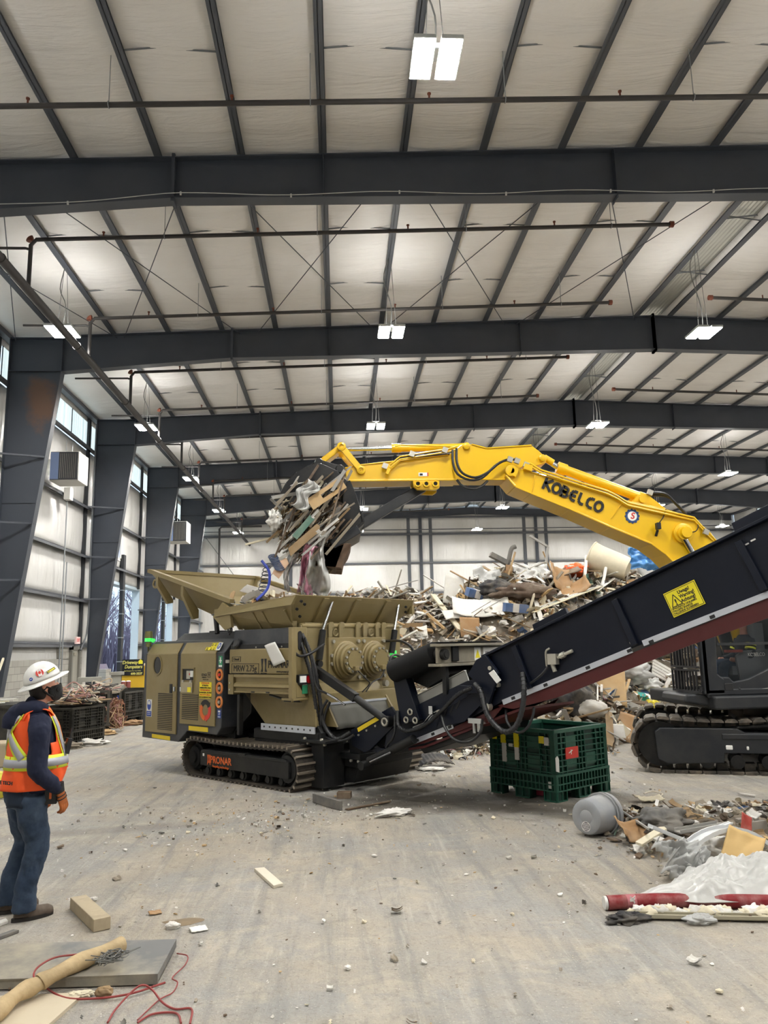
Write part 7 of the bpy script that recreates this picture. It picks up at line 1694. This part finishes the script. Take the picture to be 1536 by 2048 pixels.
def tree(x,y,h,seed,lab):
    r=random.Random(seed); t=thing('bare_tree',lab,'tree',(x,y,0),0,'bare trees outside'); tb=MB().mat(bark); tw=MB().mat(twig)
    def grow(b,p,d,L,rad,lev):
        q=p+d*L; (tb if lev<2 else tw).tube([p,(p+q)/2+Vector((r.gauss(0,.05),r.gauss(0,.05),0))*L,q],[rad,rad*.8,rad*.62],5 if lev<2 else 3,cap=False)
        if lev>=5: return
        for k in range(3 if lev>0 else 4):
            e=(d+Vector((r.gauss(0,.5),r.gauss(0,.5),r.uniform(.05,.45)))).normalized(); grow(b,q-d*L*r.uniform(0,.35),e,L*r.uniform(.6,.8),rad*.58,lev+1)
    grow(tb,Vector((0,0,0)),Vector((0,0,1)),h*.3,h*.016,0); tb.ob('trunk',t); tw.ob('branches',t)
for i,(x,y,h) in enumerate(((-22,74,10),(-19.5,78,9),(-17.5,72,8.5),(-24,80,11),(-27,78,10),(-16,66,9),(-21,84,12))): tree(x,y,h,60+i,'bare winter tree standing outside beyond the left door openings')
b=MB().mat(mat('brush_haze','#8f8596',.95,0,.2,.5)); 
r=random.Random(3)
for i in range(900):
    p=Vector((r.uniform(-32,-13),r.uniform(82,92),0)); b.tube([p,p+Vector((r.gauss(0,.5),0,r.uniform(2,6)))],.05,3,cap=False)
tag(b.ob('brush_thicket'),'grey winter thicket far outside beyond the door openings','thicket',kind='stuff')
# ================================================================ floor litter and foreground
wood_p=mat('dusty_wood','#b7a98f',.8,0,.2,7,dust='#8d7f69',damt=.5,dscale=6)
plank('timber_offcut','thick weathered timber offcut lying on the floor near the boots of the worker',(-2.07,6.6,.045),(-1.72,6.05,.045),.12,.085,wood_p,'timber',None,False)
plank('white_batten','whitewashed batten lying alone in the middle of the floor',(-.76,7.47,.015),(-.52,6.87,.015),.09,.028,mat('whitewash','#d8d0bf',.8,0,.12,8,dust='#a99d88',damt=.4))
plank('grey_board','grey board lying on edge near the shredder track',(-.36,10.48,.06),(.0,9.9,.06),.03,.11,WD['dgrey'],'board',None,False)
plank('dark_batten','thin dark stick on the floor right of the grey edge board',(.05,9.9,.015),(.62,10.3,.02),.04,.02,WD['dwood'])
plank('brown_block','small brown block on the floor behind the grey edge board',(-.05,10.75,.04),(.13,10.72,.04),.13,.08,WD['dwood'],'block',None,False)
plank('edge_strip','dark edged strip at the left edge of the floor below the worker',(-2.428,5.949,0.012),(-2.323,6.11,0.012),.05,.022,WD['dgrey'])
plank('perforated_strip','pale strip with black perforations at the left edge of the floor',(-2.546,6.24,0.012),(-2.486,6.339,0.012),.07,.02,WD['white'])
crumple('white_rag','white rag lying alone on the floor in front of the crate','rag',(.6,9.53,.035),(.2,.09,.04),WD['white'],71,.8,2.4,rot=.4)
# sheet-metal tray, plaster board, log, wires
sm=mat('dusty_dark_metal','#6a6a6a',.55,.1,.2,2,dust='#c0b59d',damt=.95,dscale=1.3)
b=MB().mat(sm); c=[(-2.9,5.72),(-1.11,5.63),(-1.105,5.07),(-2.6,5.12),(-3.1,5.15)]
b.prism(c,.06,.066,'z'); b.prism([(-3.1,5.15),(-1.105,5.07),(-1.105,5.078),(-3.1,5.158)],.008,.06,'z'); b.prism([(-1.11,5.63),(-1.105,5.07),(-1.109,5.07),(-1.114,5.63)],.02,.06,'z')
o=b.ob('metal_tray'); tag(o,'dusty dark sheet-metal tray lying upside down in the left foreground','metal tray')
b=MB().mat(mat('dusty_board','#c3b7a0',.85,0,.1,2,dust='#9d917c',damt=.5)); b.prism([(-2.6,5.0),(-1.5,4.98),(-1.62,4.3),(-2.6,4.3)],.0,.02,'z'); o=b.ob('plaster_board'); tag(o,'dusty tan board lying in the bottom left corner under the log','board')
b=MB().mat(mat('peeled_log','#b7a17b',.75,0,.2,6,dust='#84704f',damt=.5,dscale=5,bump=.3)); b.tube(bez([(-1.87,4.62,.06),(-1.83,4.83,.08),(-1.76,4.95,.085),(-1.73,4.99,.095),(-1.58,5.2,.115),(-1.42,5.44,.112)],24),[.045+.006*math.sin(i*1.3) for i in range(len(bez([(0,0,0)]*6,24)))],14); o=b.ob('wooden_log'); tag(o,'bent peeled wooden branch lying across the metal tray','branch')
rw=mat('red_wire','#8f3a38',.5)
def wire(name,label,pts,m,r=.006): o=MB().mat(m).tube(bez(pts,60),r,6).ob(name); tag(o,label,'wire'); return o
z1=.108
wire('red_wire','red wire looping over the top of the metal tray',[(-1.605,5.761,0.02),(-1.517,5.365,0.11),(-1.64,5.314,0.11),(-1.779,5.275,0.11),(-1.829,5.129,0.11),(-1.794,4.982,0.11),(-1.769,5.056,0.04),(-1.648,4.959,0.02),(-1.527,4.894,0.02),(-1.346,4.893,0.02),(-1.204,4.942,0.02),(-1.059,5.061,0.02)],rw)
wire('red_wire','second red wire crossing the metal tray beside the branch',[(-1.506,5.38,0.11),(-1.577,5.307,0.11),(-1.655,5.222,0.11),(-1.666,5.038,0.11)],rw)
wire('red_wire','red wire looping over the floor right of the metal tray',[(-1.262,4.608,0.01),(-1.257,4.728,0.02),(-1.202,4.842,0.06),(-1.149,4.884,0.08),(-1.093,4.887,0.05),(-1.014,4.793,0.02),(-0.932,4.728,0.01),(-0.84,4.718,0.01),(-0.815,4.543,0.01)],rw)
wire('red_wire','thin red wire near the bottom edge right of the board',[(-1.1,4.59,0.01),(-1.054,4.671,0.01),(-0.978,4.692,0.01),(-0.905,4.666,0.01),(-0.865,4.559,0.01)],rw)
wire('brown_wire','thin brown wire looping round the right end of the metal tray',[(-1.08,5.507,0.02),(-0.998,5.428,0.03),(-0.991,5.311,0.02),(-1.035,5.155,0.01),(-0.984,5.053,0.02),(-0.99,4.943,0.01),(-1.047,4.852,0.01),(-1.108,4.619,0.01)],rw,.004)
wires('wire_nest','small nest of grey wire on top of the metal tray',(-1.408,5.165,0.12),14,.05,[mat('wire_steel','#6f6f6c',.4,.5)],8,.003,.4)
crumple('seed_husk','brown ribbed husk in front of the metal tray','husk',(-1.381,4.943,0.03),(.05,.03,.03),WD['wood'],81,.4,2)
crumple('paper_scrap','torn white paper scrap in front of the metal tray','scrap',(-1.524,4.97,0.015),(.07,.04,.012),WD['cream'],82,.9,3)
for k,(u,v,s,m,lab) in enumerate(((310,1828,.07,'card','cardboard scrap right of the timber offcut'),(397,1861,.09,'white','square white card lying right of the puddle stain'),(345,1857,.05,'white','small white lump beside the puddle stain'),(340,1898,.0,'white',''),(187,1803,.03,'white','white pebble above the timber offcut'))):
    if not s: continue
    P=((-1.422,6.373,0),(-1.025,5.976,0),(-1.221,6.04,0),(0,0,0),(-1.992,6.742,0))[k]
    if k<2: sheet_on('card_scrap',lab,'card',(P[0],P[1],.012),s*1.3,s,WD[m],(.06,.02,.4),0,k,.006,.01)
    else: crumple('white_lump',lab,'lump',(P[0],P[1],.02),(s,s*.7,s*.5),WD[m],90+k,.5,2)
one('damp_puddle','damp brown dirt patch on the floor right of the timber offcut','dirt patch',Tr((-1.173,6.158,0)[0],(-1.173,6.158,0)[1],.002),lambda b:b.grid(lambda u,v:((.14+.03*math.sin(v*2*PI*3))*u*math.cos(2*PI*v),(.085+.02*math.sin(v*2*PI*2))*u*math.sin(2*PI*v),.012*(1-u*u)),6,24),mat('damp_dirt','#7b6b56',.9,0,.3,12))
# right foreground: pail, scrap pile, film, tube, channel
pl_m=mat('pail_grey','#8f9296',.5,0,.1,4,dust='#b5b0a6',damt=.4,dscale=3)
PM=Tr((2.466,7.996,0)[0]+.02,(2.466,7.996,0)[1]+.26,.185)@Rz(.62)@Ry(PI/2+.0)@Rz(PI/2)
PA=thing('pail','grey plastic pail lying on its side left of the scrap pile','pail',(0,0,0)); PA.matrix_world=Tr(2.6,8.25,.195)@Rz(-2.42)@Ry(PI/2-.05)
b=MB().mat(pl_m); b.lathe([(0,.15),(.06,.15),(.07,.145),(.08,.15),(.15,.15),(.165,.14),(.175,.1),(.195,-.22),(.205,-.22),(.205,-.25),(.19,-.25),(.16,.13),(0,.13)],36); b.ob('pail_body',PA)
b=MB().mat(pl_m); b.lathe([(.2,-.13),(.212,-.13),(.212,-.145),(.2,-.145)],36); b.lathe([(.2,-.18),(.214,-.18),(.214,-.2),(.2,-.2)],36); b.ob('pail_rim',PA)
b=MB().mat(blackp); b.lathe([(.05,.152),(0,.152)],18,Tr(.09,.0,0)); b.mat(white_p); b.lathe([(.05,.153),(.045,.153)],18,Tr(.09,0,0))
for i in range(7): b.box(.055+i*.011,.06+i*.011,-.038,.038,.152,.1535)
b.ob('pail_label',PA,label='black and white round label')
b=MB(); r=random.Random(21)
b.mat(mat('scrap_dirt','#84796a',.95,0,.4,6,dust='#5d5347',damt=.8,dscale=7,bump=1,bscale=16))
def sp_(u,v):
    x=2.75+2.9*u; y=7.35+1.9*v; h=.2*math.sin(PI*u)**.6*math.sin(PI*v)**.7*(.7+.6*noise.noise(Vector((x*3,y*3,0)))); return (x,y,h-.02)
b.grid(sp_,40,30,False)
for i in range(620):
    u,v=r.random(),r.random(); x=2.7+3.0*u; y=7.3+2.0*v; h=.18*math.sin(PI*u)*math.sin(PI*v); s=r.choice((.03,.05,.07,.1,.15))
    b.mat(WD[r.choice(MIX)]); shard(b,r,Tr(x,y,max(0,h)+.02)@rrot(r,.7),s)
tag(b.ob('scrap_pile'),'low pile of mixed scrap and dirt on the floor right of the grey pail','scrap pile',kind='stuff')
alm=mat('white_aluminium','#dfe1e3',.35,.1,.06,4); 
def chan(b,L,w,t,bend=0):
    n=10
    for s in range(n):
        x0,x1=-L/2+L*s/n,-L/2+L*(s+1)/n; z=lambda x:bend*(1-(2*x/L)**2)
        b.bar((x0,0,z(x0)),(x1,0,z(x1)),w,t); b.bar((x0,-w/2,z(x0)+w*.15),(x1,-w/2,z(x1)+w*.15),t,w*.3); b.bar((x0,w/2,z(x0)+w*.15),(x1,w/2,z(x1)+w*.15),t,w*.3)
def piece(name,label,P,Q,w,t,m,bend=0,cat='trim'):
    M,L=stick(P,Q,w,t); return one(name,label,cat,M,lambda b:chan(b,L,w,t,bend),m)
piece('aluminium_trim','long white aluminium trim bowed over the scrap pile',(3.046,6.943,0.2),(3.853,7.281,0.1),.12,.01,alm,.12)
piece('aluminium_trim','white aluminium trim pointing at the camera in the scrap pile',(2.81,7.278,0.28),(3.274,7.307,0.08),.09,.01,alm)
piece('grey_trim','grey metal trim lying across the back of the scrap pile',(3.202,7.608,0.15),(3.674,7.71,0.18),.1,.012,WD['grey'])
piece('white_trim','narrow white trim stuck in the middle of the scrap pile',(3.287,7.31,0.2),(3.666,7.467,0.25),.04,.012,alm)
piece('dark_trim','dark bent metal strip below the white trims in the scrap pile',(3.169,7.319,0.15),(3.286,7.316,0.06),.08,.012,WD['dgrey'])
plank('thin_rod','thin rod sticking out of the left of the scrap pile',(3.12,8.868,0.1),(2.823,7.315,0.25),.02,.02,WD['grey'])
plank('grey_tile','grey concrete chunk at the back of the scrap pile',(3.953,7.999,0.08),(4.319,8.075,0.08),.2,.14,mat('concrete_chunk','#a09a91',.9,0,.2,6),'chunk',None,True)
sheet_on('plywood_scrap','tan plywood scrap lying flat behind the scrap pile','plywood',(4.426,9.123,0.05),.75,.32,WD['tan'],(.08,.0,-.25),.1,3,.015,.03)
sheet_on('tan_scrap','folded tan card standing at the right of the scrap pile','card',(3.475,6.916,0.15),.3,.34,mat('manila','#cfae74',.7,0,.08,5),(.9,.3,-.6),.4,4,.006,.03)
sheet_on('tan_scrap','large manila card at the right edge beside the white film','card',(3.436,6.491,0.12),.35,.22,mat('manila','#cfae74'),(.7,-.1,.2),.2,6,.006,.03)
sheet_on('brown_card','curled brown card on the left of the scrap pile','cardboard',(2.842,7.862,0.12),.36,.26,WD['card'],(.7,.2,.5),.6,5,.006,.05)
sheet_on('red_scrap','dark red plastic shard standing in the scrap pile','plastic shard',(3.825,7.498,0.22),.12,.2,WD['red'],(1.2,.5,.2),.2,7,.006,.02)
crumple('grey_shell','bent grey plastic shell at the back of the scrap pile','plastic shell',(3.222,7.988,0.16),(.25,.17,.11),WD['dgrey'],101,1.0,1.9)
crumple('blue_scrap','blue film scrap behind the scrap pile at the right','film scrap',(4.613,8.919,0.04),(.14,.1,.05),WD['blue'],102,.8,2.4)
sheet_on('tan_scrap','crumpled tan packet lying on the floor right of the crate','packet',(3.796,9.805,0.04),.35,.18,WD['cream'],(.1,.05,.1),.3,8,.008,.05)
plank('white_rod','thin white rod on the floor in front of the excavator track',(5.056,10.023,0.02),(5.181,9.831,0.02),.03,.02,WD['white'])
wire('white_wire','thin pale wire loop on the floor right of the crate',[(3.927,10.286,0.01),(4.066,10.346,0.02),(4.142,10.212,0.01),(4.033,10.06,0.01)],cw[4],.008)
drape('film_bundle','crumpled clear film bundle left of the large white film','plastic film',look((2.862,6.724,0.1),None,(.75,.1,.35)),.42,.4,lambda u,v:(.05*math.sin(v*13),.03*math.sin(u*11),wr(u*2,v*2,13,.2)+.16*math.sin(PI*u)*math.sin(PI*v)+.05*abs(noise.noise(Vector((u*16,v*9,5))))),polyc,60,50,.003)
def film(u,v):
    x=2.1+1.7*u; k=sst(u*1.5)*(1-.25*sst((u-.75)*4))
    y=6.08-.1*u-.14*sst(u*5-.6)*(1-.5*sst(u*3-2.2))+(.12+.85*k)*v; cov=sst((v-.0)*5)
    z=.1*(1-.5*v)*min(1,u*5)*(.6+.4*cov)+k*.14*math.sin(PI*min(1,v*1.05))+wr(u*2.2,v*1.8,2.0,.12)*k*cov+.05*abs(noise.noise(Vector((u*14+v*5,v*6,3))))*k*cov+.03*abs(noise.noise(Vector((u*26,v*13+u*9,7))))*k*cov
    return (x,y,max(.012,z))
b=MB().mat(poly); b.sharp=False; b.grid(film,110,70); o=b.ob('plastic_film'); s=o.modifiers.new('t','SOLIDIFY'); s.thickness=.003; tag(o,'large crumpled sheet of white plastic film over the red tube in the right foreground','plastic film')
b=MB().mat(mat('red_tube_skin','#80151f',.4,0,.15,4,dust='#d3b1ac',damt=.45,dscale=5)); b.tube(bez([(1.96,6.03,.05),(2.3,6.03,.052),(2.7,5.98,.05),(3.3,5.86,.05)],20),.05,18); b.mat(paper); b.tube([(1.955,6.03,.05),(1.935,6.03,.05)],.047,16); TU=b.ob('red_tube'); tag(TU,'long dusty red cardboard tube lying on the floor under the white film','tube')
b=MB().mat(mat('tube_label','#b06a70',.5)); b.tube([(2.1,6.03,.051),(2.17,6.03,.0515)],.0515,18); b.mat(white_p); b.text('KUK',.05,frame((2.135,5.979,.06),(0,-.3,1),(-1,0,0)),.002,bold=.002); LB=b.ob('tube_label',TU,label='label band with white letters')
piece('metal_channel','long grey-beige metal channel lying in front of the red tube',(2.0,5.84,.02),(3.3,5.6,.02),.07,.012,mat('beige_channel','#a8a28e',.5,.1,.1,4))
for k in range(18): 
    kk=.5+.9*abs(math.sin(k*3.7)); P=(2.1+.065*k,5.92-.012*k+.025*math.sin(k*2.1),.02); crumple('packing_scrap','crinkled cream packing scrap between the red tube and the channel','scrap',P,(.055*kk,.05*kk,.032*kk),WD[['cream','white','cream','lgrey'][k%4]],110+k,1.0,3,group='packing scraps beside the red tube',n=18)
crumple('black_rag','black crumpled rag at the left end of the metal channel','rag',(2.013,5.768,0.02),(.13,.06,.035),WD['black'],140,1.0,2.6)
crumple('film_scrap','clear film scrap lying over the metal channel','film scrap',(2.498,5.675,0.03),(.1,.06,.03),polyc,141,.8,2.4)
for k,(P,Q,w,m,lab) in enumerate((((2.732,7.413,0.1),(3.153,7.779,0.16),.09,'cream','cream board end at the front left of the scrap pile'),((2.804,7.305,0.08),(3.113,7.437,0.16),.07,'dwood','brown board end beside the cream board end in the scrap pile'),((3.573,8.335,0.1),(3.987,8.462,0.1),.1,'wood','brown board lying across the back of the scrap pile'),((3.425,7.224,0.12),(3.858,7.322,0.16),.05,'grey','grey strip at the right of the scrap pile'),((3.849,7.58,0.12),(3.882,7.24,0.1),.12,'tan','tan board at the right edge of the scrap pile'),((2.896,7.64,0.14),(3.076,7.446,0.08),.12,'lgrey','pale flat offcut in the left of the scrap pile'),((3.621,7.812,0.16),(3.756,7.537,0.16),.1,'dgrey','dark flat offcut in the middle of the scrap pile'))):
    plank('scrap_board',lab,P,Q,w,.025,WD[m],'board')
crumple('white_rag','white cloth scrap in the right of the scrap pile','cloth',(3.355,7.229,0.1),(.2,.12,.09),WD['white'],151,1.1,2.6)
crumple('white_rag','white paper clump at the back of the scrap pile','paper',(4.037,8.454,0.1),(.16,.1,.08),WD['white'],152,1.1,2.8)
# grit and crumbs all over the floor
b=MB(); r=random.Random(33)
for i in range(3800):
    if r.random()<.5: x,y=r.uniform(-4,4.5),r.uniform(4.2,13)
    elif r.random()<.5: x,y=r.gauss(-.9,.9),r.gauss(9.6,.7)
    else: x,y=r.gauss(3.4,.9),r.gauss(7.6,.9)
    if y<4.2: continue
    s=r.choice((.006,.008,.01,.014,.02,.03)) if r.random()<.94 else r.uniform(.03,.07)
    b.mat(WD[r.choice(['cream','white','dirt','lgrey','dwood','tan','dgrey','white'])]); shard(b,r,Tr(x,y,s*.25)@rrot(r,.4),s,('slab','slab','sheet'))
tag(b.ob('floor_grit'),'scattered crumbs and splinters of rubble over the concrete floor','grit',kind='stuff')
